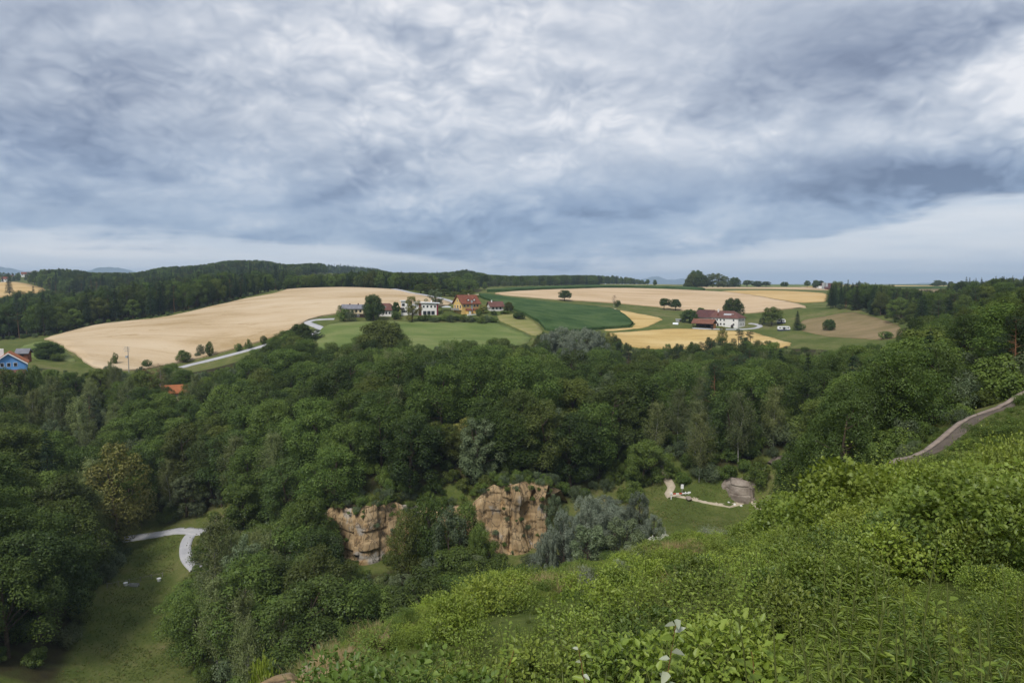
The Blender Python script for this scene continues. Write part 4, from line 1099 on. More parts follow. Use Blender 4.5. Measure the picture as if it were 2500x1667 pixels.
# which of them can be seen: paint crowns from near to far on a coarse screen
CREST = lim([(-300,2000),(600,1720),(650,1660),(900,1500),(1200,1400),(1500,1325),(1700,1260),(1850,1190),(2000,1110),(2230,1110),(2350,1010),(2500,970),(2900,900)])
def crown_seen():
    W_, H_ = 625, 417
    cov = np.zeros((H_, W_), bool)
    uu = (np.arange(W_) + .5) * 4
    cr = np.interp(uu, [0, 600, 650, 900, 1200, 1500, 1700, 1850, 2000, 2230, 2350, 2500], [1720, 1720, 1660, 1500, 1400, 1325, 1260, 1190, 1110, 1110, 1010, 970])
    vv = (np.arange(H_) + .5) * 4
    cov |= vv[:, None] > cr[None]
    for t in sorted(WOOD, key=lambda t: t['y']):
        u0, v0 = proj(t['x'], t['y'], t['z'] + t['h'] * 0.58)
        a = t['r'] * FPX / t['y'] * 0.92; b = t['h'] * 0.42 * FPX / t['y']
        i0, i1 = max(0, int((u0 - a) / 4)), min(W_, int((u0 + a) / 4) + 1); j0, j1 = max(0, int((v0 - b) / 4)), min(H_, int((v0 + b) / 4) + 1)
        t['seen'] = 0
        if i1 <= i0 or j1 <= j0: continue
        el = ((uu[i0:i1] - u0) / a) ** 2 + (((vv[j0:j1] - v0) / b) ** 2)[:, None] < 1
        sub = cov[j0:j1, i0:i1]
        t['seen'] = int((el & ~sub).sum())
        sub |= el
crown_seen()
ORD = ['first', 'second', 'third', 'fourth', 'fifth', 'sixth', 'seventh', 'eighth', 'ninth', 'tenth', 'eleventh', 'twelfth', 'thirteenth', 'fourteenth', 'fifteenth', 'sixteenth', 'seventeenth', 'eighteenth', 'nineteenth', 'twentieth']
ROWS = {1: ['only'], 2: ['front', 'back'], 3: ['front', 'middle', 'back']}
PLACE = {'above': 'wood above the cliff', 'below_wheat': 'wood below the wheat', 'valley_edge': 'wood beside the valley lane', 'cliff_foot': 'thicket at the cliff foot', 'willows': 'clump left of the small meadow', 'side_valley': 'wood behind the small meadow', 'farm_front': 'wood below the farm stubble',
         'meadow_foot': 'belt below the hamlet meadow', 'right_slope': 'wood above the walled path', 'spruce_edge': 'wood beside the brown pasture', 'behind_wheat': 'wood bordering the big wheat', 'ridge_wood': 'wood on the wheat ridge', 'silver': 'group below the maize', 'pale': 'group amid the wood', 'side': 'group above the boulders'}
LOOK = {'broadleaf_tree': ['mid-green broadleaf', 'mid-green broadleaf', 'light-green broadleaf', 'dark-green broadleaf', 'mid-green broadleaf', 'dark-green broadleaf', 'light-green broadleaf'], 'birch_tree': ['slender birch'] * 3, 'willow_tree': ['silvery willow'] * 3, 'sallow_tree': ['grey-green sallow'] * 2, 'spruce_tree': ['pointed spruce'] * 3, 'pine_tree': ['dark pine'] * 2}
single, mass = [], []
cnt = {}
for t in sorted(WOOD, key=lambda t: -t['seen']):
    if t['seen'] >= 14 and cnt.get(t['kind'], 0) < 300:
        cnt[t['kind']] = cnt.get(t['kind'], 0) + 1; single.append(t)
    else: mass.append(t)
print('single', len(single), cnt, 'mass', len(mass))
fam = {}
for t in single: fam.setdefault((t['key'], LOOK[t['kind']][t['var']]), []).append(t)
SOURCE = {}
for (key, look), ts in fam.items():
    ts.sort(key=lambda t: t['y'])
    nr = max(1, math.ceil(len(ts) / 11))
    for r_ in range(nr):
        row = ts[r_ * len(ts) // nr:(r_ + 1) * len(ts) // nr]
        row.sort(key=lambda t: t['u'])
        rn = '' if nr == 1 else (['front', 'back'][r_] if nr == 2 else (['front', 'middle', 'back'][r_] if nr == 3 else ORD[r_])) + ' row, '
        for i, t in enumerate(row):
            lab = f"{look} in the {PLACE[key]}, {rn}" + (f"{ORD[i]} from the left" if len(row) > 1 else ('the only one' if not rn else 'only one'))
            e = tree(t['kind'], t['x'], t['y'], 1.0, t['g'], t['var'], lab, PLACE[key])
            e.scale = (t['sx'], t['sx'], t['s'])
for pk, lst in PROTO.items():
    for v, pr in enumerate(lst):
        obs = [o for o in bpy.data.objects if o.type == 'MESH' and (o.data == pr['trunk'] or o.data == pr['crown'])]
        a = [o for o in obs if o.data == pr['trunk']][:1]; b = [o for o in obs if o.data == pr['crown']][:1]
        if b: SOURCE[(pk, v)] = a + b
keys = sorted(k for k in SOURCE if k[0] in ('broadleaf_tree', 'birch_tree', 'willow_tree', 'sallow_tree', 'spruce_tree', 'pine_tree', 'shrub'))
KI = {k: i for i, k in enumerate(keys)}
near_pts = [(t['x'], t['y'], t['z'] - .05, t['g'], (t['sx'] + t['s']) / 2, KI.get((t['kind'], t['var']), 0)) for t in mass]
# bushes that fill the wood floor and the wood edges
def underwood(poly, sp, seed, cap=None, hs=(0.5, 1.0), m=1.0):
    g = np.random.default_rng(seed)
    pts = poisson(upoly(poly), sp, g); zz = H(pts[:, 0], pts[:, 1])
    for (x, y), z in zip(pts, zz):
        if blocked(x, y, m): continue
        v = int(g.integers(3)); s = g.uniform(*hs)
        if cap is not None:
            u, _ = proj(x, y, z); s = min(s, (P(u, cap(u), y)[2] - z) / PROTO['shrub'][v]['h'])
            if s < 0.2: continue
        near_pts.append((x, y, z - .1, g.uniform(0, 6.28), s, KI[('shrub', v)]))
underwood([(422,135),(418,118),(450,104),(640,97),(1000,102),(1330,110),(1370,145),(1300,141),(1250,140),(1060,143),(880,139),(820,140),(740,147),(600,172),(470,165)], 2.9, 41, SIL4, (0.4, 1.1))
underwood([(560,146),(740,150),(880,152),(1060,152),(1350,154),(1450,158),(1560,170),(1540,200),(1000,190),(560,190)], 3.2, 48, None, (0.5, 1.1))
underwood([(-150,190),(330,176),(560,176),(640,205),(640,330),(480,310),(200,288),(-150,245)], 5.0, 42, SIL, (0.6, 1.2))
underwood([(-250,100),(60,102),(230,140),(285,158),(270,186),(-200,195)], 4.5, 43, None, (0.6, 1.2))
underwood([(1300,112),(1600,108),(1625,118),(1560,160),(1300,150)], 4.5, 44, lim([(1300,1330),(1550,1290),(1600,1280),(1625,1330)]))
underwood([(1530,150),(1620,160),(1690,154),(1745,153),(1870,149),(1900,152),(1990,148),(2060,125),(2140,100),(2220,84),(2300,74),(2400,72),(2560,72),(2900,90),(2700,200),(2100,230),(1560,230)], 3.4, 45, SIL6, (0.6, 1.35))
underwood([(2025,465),(2110,432),(2215,368),(2240,312),(2300,318),(2240,390),(2120,450)], 6.0, 46, None, (0.5, 0.9))
underwood([(-200,408),(104,398),(253,426),(402,448),(506,478),(595,518),(640,545),(595,532),(402,460),(104,412),(-200,425)], 5.0, 47, None, (0.4, 0.8))
LATER = lambda: scatter('forest', 'dense mass of trees and underwood filling the woods between the single trees', [SOURCE[k] for k in keys], near_pts)

# far-off wooded hills: one mass
far_pts = []
SILF = lim([(-300,662),(40,664),(150,651),(230,664),(330,664),(400,650),(480,646),(560,634),(640,633),(700,644),(780,640),(860,643),(900,650),(960,664),(1060,664),(1100,662),(1140,655),(1190,669),(1250,672),(1400,670),(1500,671),(1560,680),(1590,690)])
def far_wood(poly, sp, mixk, seed, hs=(0.8, 1.1), cap=True, world=None):
    g = np.random.default_rng(seed)
    pts = poisson(upoly(poly), sp, g); zz = H(pts[:, 0], pts[:, 1])
    kinds, w = zip(*mixk); w = np.array(w) / sum(w)
    for (x, y), z in zip(pts, zz):
        if blocked(x, y, 4): continue
        kk = kinds[g.choice(len(kinds), p=w)]; cand = [k for k in keys if k[0] == kk]
        k = cand[g.integers(len(cand))]; s = g.uniform(*hs)
        if cap:
            u, _ = proj(x, y, z); s = min(s, (P(u, SILF(u) + abs(g.normal()) * 3, y)[2] - z) / PROTO[kk][k[1]]['h'])
            if s < 0.3: continue
        far_pts.append((x, y, z - .3, g.uniform(0, 6.28), s, KI[k]))
FM = [('broadleaf_tree', 6), ('spruce_tree', 3), ('pine_tree', 1.5)]
far_wood([(40,830),(120,830),(330,760),(520,760),(700,720),(720,1000),(450,1080),(120,1050),(30,900)], 8.5, FM, 51)
far_wood([(300,1080),(700,1040),(800,1200),(780,1450),(500,1500),(250,1450),(200,1200)], 8.5, FM, 52)
far_wood([(650,1500),(900,1500),(1010,1700),(1010,2150),(700,2250),(560,2000)], 10.0, [('broadleaf_tree', 3), ('spruce_tree', 5)], 53)
far_wood([(960,1900),(1080,2200),(1200,2250),(1210,2700),(1000,2700),(900,2300)], 10.5, [('spruce_tree', 6), ('broadleaf_tree', 2)], 54)
far_wood([(900,720),(1180,730),(1250,900),(1480,1150),(1560,1220),(1580,1400),(1300,1450),(1100,1200),(900,900)], 9.0, [('broadleaf_tree', 5), ('spruce_tree', 2), ('sallow_tree', 1)], 55)
far_wood([(1430,1170),(1555,1190),(1572,1250),(1430,1300)], 6.0, [('spruce_tree', 6)], 56)
far_wood([(-200,1200),(40,1150),(330,1250),(330,1400),(-200,1500)], 16.0, FM, 57, (0.5, 0.8))
far_wood([(1160,735),(1260,760),(1330,820),(1330,870),(1240,830),(1160,780)], 9.0, [('sallow_tree', 4), ('broadleaf_tree', 2)], 58, (0.4, 0.6))
far_wood([(2300,560),(2600,560),(2900,700),(2900,900),(2600,900),(2380,700)], 9.0, FM, 59, (0.5, 0.8), cap=False)
scatter('distant_forest', 'far wooded hills along the skyline reading as one dark mass', [SOURCE[k] for k in keys], far_pts)
print('far', len(far_pts), time.time() - T0)

# blue mountains on the horizon
def mountain(name, label, prof, Y, depth):
    us = np.linspace(prof[0][0], prof[-1][0], 90); a = np.array(prof, float)
    vs = np.interp(us, a[:, 0], a[:, 1])
    X = (us - 1250) / FPX * Y; Z = CAMZ + (693 - vs) / FPX * Y + vnoise(us / 7, us * 0 + Y) * 14
    base = CAMZ - 40
    rows = []
    for k, t in enumerate(np.linspace(-1, 1, 15)):
        f = (math.cos(t * math.pi) + 1) / 2
        yy = Y + t * depth
        zz = base + (Z - base) * f * (1 + 0.16 * (1 - f) * vnoise(us / 11 + 5, us * 0 + k * 0.9, 3))
        rows.append(np.column_stack([X * (yy / Y), np.full(len(us), yy), zz]))
    n = len(us); F = []
    for r_ in range(14):
        i = np.arange(n - 1) + r_ * n; F.append(np.stack([i, i + 1, i + n + 1, i + n], 1))
    me = raw_mesh(name, np.vstack(rows), [np.vstack(F)]); smooth(me); me.materials.append(MAT['forest_hill'])
    tag(link(name, me), label, kind='structure')
mountain('mountain', 'low blue wooded hill behind the left woods', [(180,690),(215,663),(240,655),(270,652),(300,655),(330,662),(360,680),(400,692)], 12000, 1400)
mountain('mountain', 'faint blue mountain between spruce wood and copse', [(1530,692),(1570,681),(1590,675),(1605,675),(1625,682),(1645,683),(1665,680),(1690,684),(1740,690),(1800,692)], 15500, 1500)
mountain('mountain', 'blue mountain range at the far right skyline', [(2180,696),(2260,690),(2330,692),(2400,694),(2440,689),(2480,684),(2560,681),(2700,684),(2900,690)], 15000, 1500)
mountain('mountain', 'faint blue hills at the far left skyline', [(-300,680),(-100,655),(0,652),(30,655),(70,664),(120,680),(160,692)], 13000, 1400)

# wood floor: dead leaves, plus the shade under the canopy put into the colour
def litter_shade():
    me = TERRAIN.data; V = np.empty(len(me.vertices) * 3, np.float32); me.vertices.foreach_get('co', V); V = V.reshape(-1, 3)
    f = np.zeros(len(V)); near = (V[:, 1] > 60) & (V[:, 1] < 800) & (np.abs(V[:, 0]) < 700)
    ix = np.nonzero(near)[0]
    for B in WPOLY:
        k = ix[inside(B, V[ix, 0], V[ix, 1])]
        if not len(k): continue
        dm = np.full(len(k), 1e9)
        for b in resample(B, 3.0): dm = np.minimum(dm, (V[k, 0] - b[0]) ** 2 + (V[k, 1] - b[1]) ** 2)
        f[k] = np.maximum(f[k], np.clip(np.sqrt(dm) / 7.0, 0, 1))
    me.attributes['litter_shade'].data.foreach_set('value', f.astype(np.float32))
litter_shade()
# ------------------------------------------------------------------ rock
def _rock(N, out):
    p = gpos(N)
    st = N.noise(N.vm('MULTIPLY', p, (1.0, 1.0, 0.22)), 0.9, 6.0, 0.65, dist=0.5)
    pa = N.noise(p, 0.16, 4.0, 0.55)
    fi = N.noise(p, 3.5, 6.0, 0.7)
    c = N.ramp(st, [(0.25, (0.14, 0.09, 0.05)), (0.42, (0.30, 0.21, 0.115)), (0.58, (0.385, 0.28, 0.16)), (0.78, (0.46, 0.36, 0.235))])
    c = N.mix(N.m('MULTIPLY', N.smooth(pa, 0.54, 0.62), 0.8), c, N.ramp(fi, [(0.3, (0.26, 0.25, 0.235)), (0.7, (0.42, 0.41, 0.385))]))
    c = N.mix(N.m('MULTIPLY', N.smooth(N.noise(p, 0.33, 3.0, 0.5), 0.58, 0.70), 0.35), c, (0.42, 0.24, 0.09, 1))
    vo = N.n('ShaderNodeTexVoronoi', feature='DISTANCE_TO_EDGE'); N.l(N.vm('ADD', N.vm('MULTIPLY', p, (1.0, 1.0, 0.45)), N.vm('SCALE', N.noise(p, 0.8, 3.0, 0.6, out='Color'), 0.9)), vo.inputs['Vector']); vo.inputs['Scale'].default_value = 0.55
    c = N.mix(N.m('MULTIPLY', N.smooth(vo.outputs['Distance'], 0.0, 0.05, 1.0, 0.0), 0.75), c, (0.05, 0.04, 0.03, 1))
    c = N.mix(N.m('MULTIPLY', N.smooth(N.noise(N.vm('MULTIPLY', p, (1.0, 1.0, 0.12)), 1.6, 4.0, 0.6), 0.56, 0.70), 0.6), c, (0.10, 0.085, 0.065, 1))
    principled(N, out, c, 0.95, bump=fi, spec=0.05, bstr=0.7, bdist=0.12)
material('rock', _rock)
def _rock2(N, out):
    p = gpos(N); fi = N.noise(p, 2.5, 6.0, 0.7); pa = N.noise(p, 0.5, 4.0, 0.6)
    c = N.ramp(pa, [(0.3, (0.15, 0.12, 0.10)), (0.5, (0.25, 0.21, 0.175)), (0.7, (0.35, 0.30, 0.255))])
    c = N.mix(N.smooth(fi, 0.55, 0.75), c, (0.12, 0.10, 0.085, 1))
    principled(N, out, c, 0.95, bump=fi, spec=0.05, bstr=0.7, bdist=0.1)
material('rock_grey', _rock2)

def cliff(name, label, line, ztop, zbot, seed, hollows=(), depth=14.0, mat='rock', amp=1.0):
    """rock face along a ground line (list of (u, Y)); ztop/zbot: functions of u giving relative heights"""
    L = np.array([((u - 1250) / FPX * Y, Y, u) for u, Y in line])
    seg = np.r_[0, np.cumsum(np.hypot(*np.diff(L[:, :2], axis=0).T))]
    S = np.arange(0, seg[-1], 0.2); nz = 76
    X = np.interp(S, seg, L[:, 0]); Y = np.interp(S, seg, L[:, 1]); U = np.interp(S, seg, L[:, 2])
    dx, dy = np.gradient(X), np.gradient(Y); nl = np.hypot(dx, dy); nx, ny = dy / nl, -dx / nl
    zt = np.array([ztop(u) for u in U]) + CAMZ + 0.8 * fbm(S / 2.5, S * 0 + seed, 3, 5); zb = np.array([zbot(u) for u in U]) + CAMZ
    # vertical joints: random widths, each pillar with its own setback
    cuts = np.r_[0, np.cumsum(np.random.default_rng(seed).uniform(1.6, 5.5, 200))]
    T = np.linspace(0, 1, nz)
    rows = []
    for k, t in enumerate(T):
        z = zb + (zt - zb) * t
        sw = S + 0.5 * fbm(S / 3, z / 3, 2, 8)
        pid = np.searchsorted(cuts, sw)
        fr = np.minimum(sw - cuts[np.maximum(pid - 1, 0)], cuts[np.minimum(pid, 200)] - sw)
        bed = np.floor(z / 1.9 + 0.9 * vnoise(S / 6, z * 0, 3) + 0.37 * pid)
        blk = _h(pid.astype(int), bed.astype(int), seed)
        d = 2.6 * fbm(S / 8, z / 11, 2, seed) + 0.55 * (blk - 0.5) + 0.9 * (_h(pid.astype(int), pid.astype(int) * 0 + 5, seed) - 0.5) - 0.45 * np.exp(-(fr / 0.14) ** 2) + 0.22 * (np.abs(vnoise(S / 0.8, z / 1.6, seed + 3)) + np.abs(vnoise(S / .35, z / .7, seed + 4)) * .6)
        zf = (z / 1.9 + 0.9 * vnoise(S / 6, z * 0, 3) + 0.37 * pid) % 1.0
        d -= 0.12 * np.exp(-((np.minimum(zf, 1 - zf)) / 0.05) ** 2)
        d = d * amp
        d += -1.2 * t - 1.6 * np.clip(t - 0.86, 0, 1) / 0.14 * 0.7
        for hu, hv, wu, wz, dep in hollows:
            zc = CAMZ + hv
            d -= dep * np.exp(-(((U - hu) / wu) ** 2 + ((z - zc) / wz) ** 2) ** 2)
        endf = np.clip(np.minimum(S, seg[-1] - S) / 2.5, 0, 1)
        d = d * endf - (1 - endf) * 3.0
        rows.append(np.column_stack([X + nx * d, Y + ny * d, z]))
    back = [(4.0, 0.5), (9.0, -0.2), (depth, -2.0)]
    for b_, lift in back:
        q = np.column_stack([X - nx * b_, Y - ny * b_, zt]); hz = H(q[:, 0], q[:, 1])
        q[:, 2] = np.minimum(zt + 0.4, np.maximum(hz + lift, zt - 3)) if lift > -1 else hz - 1.5
        rows.append(q)
    n = len(S); F = []
    for r_ in range(len(rows) - 1):
        i = np.arange(n - 1) + r_ * n; F.append(np.stack([i, i + 1, i + n + 1, i + n], 1))
    me = raw_mesh(name, np.vstack(rows), [np.vstack(F)])
    me.materials.append(MAT[mat])
    return tag(link(name, me), label, kind='structure')
ctop = lim([(700,-50),(770,-49.5),(800,-48.5),(870,-48),(950,-47.4),(985,-49.2),(1060,-49.6),(1150,-48.2),(1178,-44.8),(1190,-43.6),(1260,-43.4),(1345,-44),(1380,-47)])
cbot = lim([(700,-64),(1100,-63),(1380,-61)])
cliff('cliff', 'beige sandstone cliff face under the wooded hill', [(715,147),(770,144.5),(830,142.5),(880,141),(920,142),(960,145),(1060,146.5),(1150,146),(1190,144),(1240,142.5),(1275,143),(1300,145),(1330,143.5),(1350,146),(1375,152)], ctop, cbot, 4, [(1243,-55.5,9,2.0,1.6),(1292,-50,7,9,1.0)], amp=1.25)
cliff('rock_face', 'grey quarried rock face at the edge of the small meadow', [(1740,158),(1756,150),(1790,147.5),(1820,146.5),(1852,146),(1868,150),(1878,158)], lim([(1740,-45.5),(1765,-43.8),(1800,-43.2),(1850,-43.6),(1875,-45)]), lim([(1740,-50),(1880,-50)]), 9, mat='rock_grey', depth=9, amp=1.15)
cliff('rock_face', 'upper grey rock outcrop half hidden behind the leafy hillside', [(1882,160),(1895,152),(1920,149),(1955,148),(1985,150),(2000,158)], lim([(1880,-42),(1915,-39.5),(1950,-39),(2000,-41)]), lim([(1880,-50),(2000,-48)]), 14, mat='rock_grey', depth=9, amp=0.9)

def boulder(name, label, x, y, r, sq=(1, 1, 1), mat='rock_grey', seed=0, cat='rock', z=None, group=None):
    import bmesh
    bm = bmesh.new(); bmesh.ops.create_icosphere(bm, subdivisions=3, radius=1.0)
    V = np.array([v.co[:] for v in bm.verts]); F = np.array([[v.index for v in f.verts] for f in bm.faces]); bm.free()
    g = np.random.default_rng(seed)
    for _ in range(9):      # flatten facets
        n = unit(g.normal(size=3)); c = g.uniform(.55, .85); dd = V @ n
        V = V - np.outer(np.maximum(dd - c, 0), n) * 0.9
    V *= (1 + 0.10 * fbm(V[:, 0] * 2 + seed, V[:, 1] * 2 + V[:, 2], 3, 2))[:, None]
    V = V * r * np.array(sq)
    me = raw_mesh(name, V, [F]); me.materials.append(MAT[mat])
    o = link(name, me, None, (x, y, (H1(x, y) if z is None else z) + r * sq[2] * 0.35), g.uniform(0, 6))
    return tag(o, label, cat, group)
def gx(u, Y): return (u - 1250) / FPX * Y
boulder('rock', 'tall narrow rock pillar in the dark thicket left of the cliff', gx(612, 124), 124, 2.3, (0.6, 0.6, 2.4), 'rock', 3)
boulder('rock', 'broader pale rock beside the narrow pillar in the thicket', gx(655, 126), 126, 2.6, (0.9, 0.7, 2.0), 'rock', 4)
boulder('rock', 'low flat rock next to the barrier on the meadow path', gx(1692, 150), 150, 0.9, (1.6, 1, .6), 'rock_grey', 5)
for k, (u, v) in enumerate([(1776, 1219), (1790, 1224), (1806, 1227), (1858, 1214), (1873, 1213)]):
    x, y = hit(u, v, 120, 165)
    boulder('marker_stone', ORD[k] + ' small white stone from the left at the foot of the quarried rock', x, y - 1.0, 0.32, (1, 1, .8), 'white_stone' if 'white_stone' in MAT else plain('white_stone', (0.75, 0.74, 0.7)).name, 20 + k, 'stone', group='white stones by the rock')

# ------------------------------------------------------------------ buildings
plain('wall_white', (0.80, 0.79, 0.77), (0.70, 0.68, 0.65), 0.35, 0.9, 0.1)
plain('wall_yellow', (0.72, 0.50, 0.19), (0.64, 0.43, 0.15), 0.35, 0.9, 0.1)
plain('wall_beige', (0.62, 0.52, 0.36), (0.54, 0.45, 0.31), 0.4, 0.9, 0.1)
plain('wall_blue', (0.15, 0.35, 0.70), (0.12, 0.30, 0.62), 0.4, 0.85, 0.1)
plain('roof_red', (0.215, 0.08, 0.05), (0.15, 0.058, 0.04), 0.8, 0.85, 0.1)
plain('roof_brown', (0.155, 0.075, 0.062), (0.115, 0.058, 0.05), 0.6, 0.85, 0.1)
plain('roof_wine', (0.115, 0.052, 0.050), (0.085, 0.042, 0.042), 0.5, 0.85, 0.1)
plain('roof_shed', (0.20, 0.09, 0.06), (0.145, 0.068, 0.05), 0.8, 0.85, 0.1)
plain('roof_grey', (0.20, 0.20, 0.225), (0.15, 0.15, 0.17), 0.8, 0.8, 0.15)
plain('roof_white', (0.74, 0.77, 0.80), (0.68, 0.71, 0.75), 0.5, 0.6, 0.3)
plain('roof_orange', (0.36, 0.135, 0.055), (0.26, 0.095, 0.045), 0.9, 0.85, 0.1)
plain('timber_dark', (0.055, 0.038, 0.03), (0.035, 0.025, 0.02), 2.0, 0.9, 0.1)
plain('timber_orange', (0.42, 0.19, 0.06), (0.34, 0.14, 0.045), 2.0, 0.8, 0.15)
plain('timber_red', (0.19, 0.075, 0.045), (0.13, 0.055, 0.035), 2.0, 0.9, 0.1)
plain('wine', (0.19, 0.02, 0.035), (0.15, 0.015, 0.03), 1.0, 0.6, 0.3)
plain('frame_white', (0.82, 0.82, 0.82), (0.78, 0.78, 0.78), 2.0, 0.6, 0.3)
plain('frame_dark', (0.06, 0.05, 0.05), (0.05, 0.04, 0.04), 2.0, 0.6, 0.3)
plain('concrete', (0.40, 0.41, 0.40), (0.31, 0.32, 0.31), 0.6, 0.9, 0.1)
plain('metal_grey', (0.42, 0.44, 0.46), (0.36, 0.38, 0.40), 1.0, 0.5, 0.4)
plain('navy', (0.03, 0.04, 0.10), (0.025, 0.03, 0.08), 1.0, 0.6, 0.3)
plain('paint_red', (0.55, 0.05, 0.03), (0.48, 0.04, 0.03), 2.0, 0.5, 0.3)
plain('wood_grey', (0.36, 0.34, 0.31), (0.26, 0.245, 0.22), 2.0, 0.9, 0.1)
material('glass', lambda N, out: principled(N, out, (0.028, 0.034, 0.042), 0.12, spec=0.5))

def bx(x0, x1, y0, y1, z0, z1):
    V = [(x, y, z) for z in (z0, z1) for y in (y0, y1) for x in (x0, x1)]
    return V, [(0, 2, 3, 1), (4, 5, 7, 6), (0, 1, 5, 4), (2, 6, 7, 3), (0, 4, 6, 2), (1, 3, 7, 5)]
def merge(*parts):
    V, F = [], []
    for v, f in parts:
        n = len(V); V += list(v); F += [tuple(i + n for i in q) for q in f]
    return V, F
def extr(sec, a0, a1, ax='x'):
    """cross-section [(y, z)] extruded along x (or [(x, z)] along y)"""
    n = len(sec)
    V = [((a0, p, q) if ax == 'x' else (p, a0, q)) for p, q in sec] + [((a1, p, q) if ax == 'x' else (p, a1, q)) for p, q in sec]
    F = [tuple(range(n - 1, -1, -1)), tuple(range(n, 2 * n))] + [(i, (i + 1) % n, n + (i + 1) % n, n + i) for i in range(n)]
    return V, F
def gable_body(x0, x1, y0, y1, z0, ze, zr): m_ = (y0 + y1) / 2; return extr([(y0, z0), (y1, z0), (y1, ze), (m_, zr), (y0, ze)], x0, x1)
def gable_roof(x0, x1, y0, y1, ze, zr, o=0.5, th=0.28):
    m_ = (y0 + y1) / 2; sl = (zr - ze) / (m_ - y0)
    a = [(y0 - o, ze - o * sl + .06), (m_, zr + .06), (y1 + o, ze - o * sl + .06)]
    return extr([a[0], a[1], a[2], (a[2][0], a[2][1] + th), (m_, zr + .06 + th * 1.15), (a[0][0], a[0][1] + th)], x0 - o, x1 + o)
def hip_roof(x0, x1, y0, y1, ze, zr, inset0, inset1, o=0.5, th=0.2):
    x0 -= o; x1 += o; y0 -= o; y1 += o; m_ = (y0 + y1) / 2
    V = [(x0, y0, ze), (x1, y0, ze), (x1, y1, ze), (x0, y1, ze), (x0, y0, ze + th), (x1, y0, ze + th), (x1, y1, ze + th), (x0, y1, ze + th), (x0 + inset0, m_, zr), (x1 - inset1, m_, zr)]
    return V, [(0, 3, 2, 1), (0, 1, 5, 4), (1, 2, 6, 5), (2, 3, 7, 6), (3, 0, 4, 7), (4, 5, 9, 8), (5, 6, 9), (6, 7, 8, 9), (7, 4, 8)]
def cyl(cx, cy, z0, z1, r, n=12, r1=None):
    r1 = r if r1 is None else r1
    V = [(cx + r * math.cos(6.2832 * k / n), cy + r * math.sin(6.2832 * k / n), z0) for k in range(n)] + [(cx + r1 * math.cos(6.2832 * k / n), cy + r1 * math.sin(6.2832 * k / n), z1) for k in range(n)]
    return V, [tuple(range(n - 1, -1, -1)), tuple(range(n, 2 * n))] + [(k, (k + 1) % n, n + (k + 1) % n, n + k) for k in range(n)]
def part(parent, name, vf, mat, label=None):
    me = bpy.data.meshes.new(name); me.from_pydata([tuple(map(float, v)) for v in vf[0]], [], vf[1]); me.update()
    me.materials.append(MAT[mat])
    o = link(name, me, parent)
    if label: o['label'] = label
    return o
def thing(name, label, cat, u=None, v=None, Y=None, rz=0.0, z=None, yr=(250, 900), group=None, x=None):
    if x is None:
        if Y is None: x, Y = hit(u, v, *yr)
        else: x = gx(u, Y)
    e = link(name, None, None, (x, Y, H1(x, Y) if z is None else z), R(rz)); tag(e, label, cat, group)
    SITE.append((x, Y))
    return e
SITE = []
def win(parent, side, a, z, w, h, lvl, frame='frame_white', n=1, gap=0.0):
    """windows on the front (-y), back, left (-x) or right (+x) face at lvl; a = centre along the face"""
    for k in range(n):
        c = a + k * gap
        def slab(w_, h_, d0, d1):
            if side == 'front': return bx(c - w_/2, c + w_/2, lvl - d1, lvl - d0, z - h_/2, z + h_/2)
            if side == 'left': return bx(lvl - d1, lvl - d0, c - w_/2, c + w_/2, z - h_/2, z + h_/2)
            return bx(lvl + d0, lvl + d1, c - w_/2, c + w_/2, z - h_/2, z + h_/2)
        f = part(parent, 'window', slab(w + .22, h + .22, -0.1, 0.06), frame)
        part(f, 'pane', slab(w, h, 0.062, 0.09), 'glass')

# white four-sided farmhouse with barn wing
fh = thing('farmhouse', 'white farmhouse with hipped brown roof and solar panel', 'house', u=1778, Y=440, rz=-42)
part(fh, 'wall', bx(-9, 9, -5.5, 5.5, -2.5, 5.2), 'wall_white')
rf = part(fh, 'roof', hip_roof(-9.5, 9, -5.5, 5.5, 5.2, 9.6, 1.0, 5.5, .6), 'roof_brown')
part(rf, 'solar_panel', ([(-1.5, -4.3, 6.62), (3.6, -4.3, 6.62), (3.6, -2.5, 7.92), (-1.5, -2.5, 7.92), (-1.5, -4.3, 6.42), (3.6, -4.3, 6.42), (3.6, -2.5, 7.7), (-1.5, -2.5, 7.7)], [(0, 1, 2, 3), (7, 6, 5, 4), (0, 4, 5, 1), (1, 5, 6, 2), (2, 6, 7, 3), (3, 7, 4, 0)]), 'metal_grey')
part(rf, 'satellite_dish', cyl(4.9, -3.7, 7.6, 7.75, .55, 14), 'frame_white')
part(rf, 'chimney', bx(-6.6, -5.8, -1.4, -.6, 7.4, 10.6), 'wall_white')
part(rf, 'dormer', bx(-5.6, -4.6, -4.4, -2.6, 6.4, 7.7), 'roof_red')
win(fh, 'front', -7.2, 4.0, .95, 1.1, -5.5, n=4, gap=2.35); win(fh, 'front', 6.2, 4.0, .95, 1.1, -5.5)
win(fh, 'front', -7.2, 1.3, .85, .9, -5.5, 'frame_dark'); win(fh, 'front', -2.4, 1.3, .85, .9, -5.5, 'frame_dark', 2, 2.3); win(fh, 'front', 6.2, 1.3, .85, .9, -5.5, 'frame_dark')
win(fh, 'right', -3.4, 4.0, .9, 1.0, 9, n=4, gap=2.2); win(fh, 'right', -2.2, 1.4, .9, .9, 9, n=3, gap=2.4)
part(fh, 'door', bx(-5.0, -3.8, -5.58, -5.45, -.6, 1.7), 'timber_dark'); part(fh, 'archway', extr([(5.3 + math.cos(t) * .9, .2 + math.sin(t) * 1.0) for t in np.linspace(0, math.pi, 9)] + [(4.4, -.8), (6.2, -.8)], -5.6, -5.44, 'y'), 'frame_dark')
bw = part(fh, 'barn_wing', bx(-25, -9.05, -5.2, 5.8, -2.5, 5.0), 'wall_white')
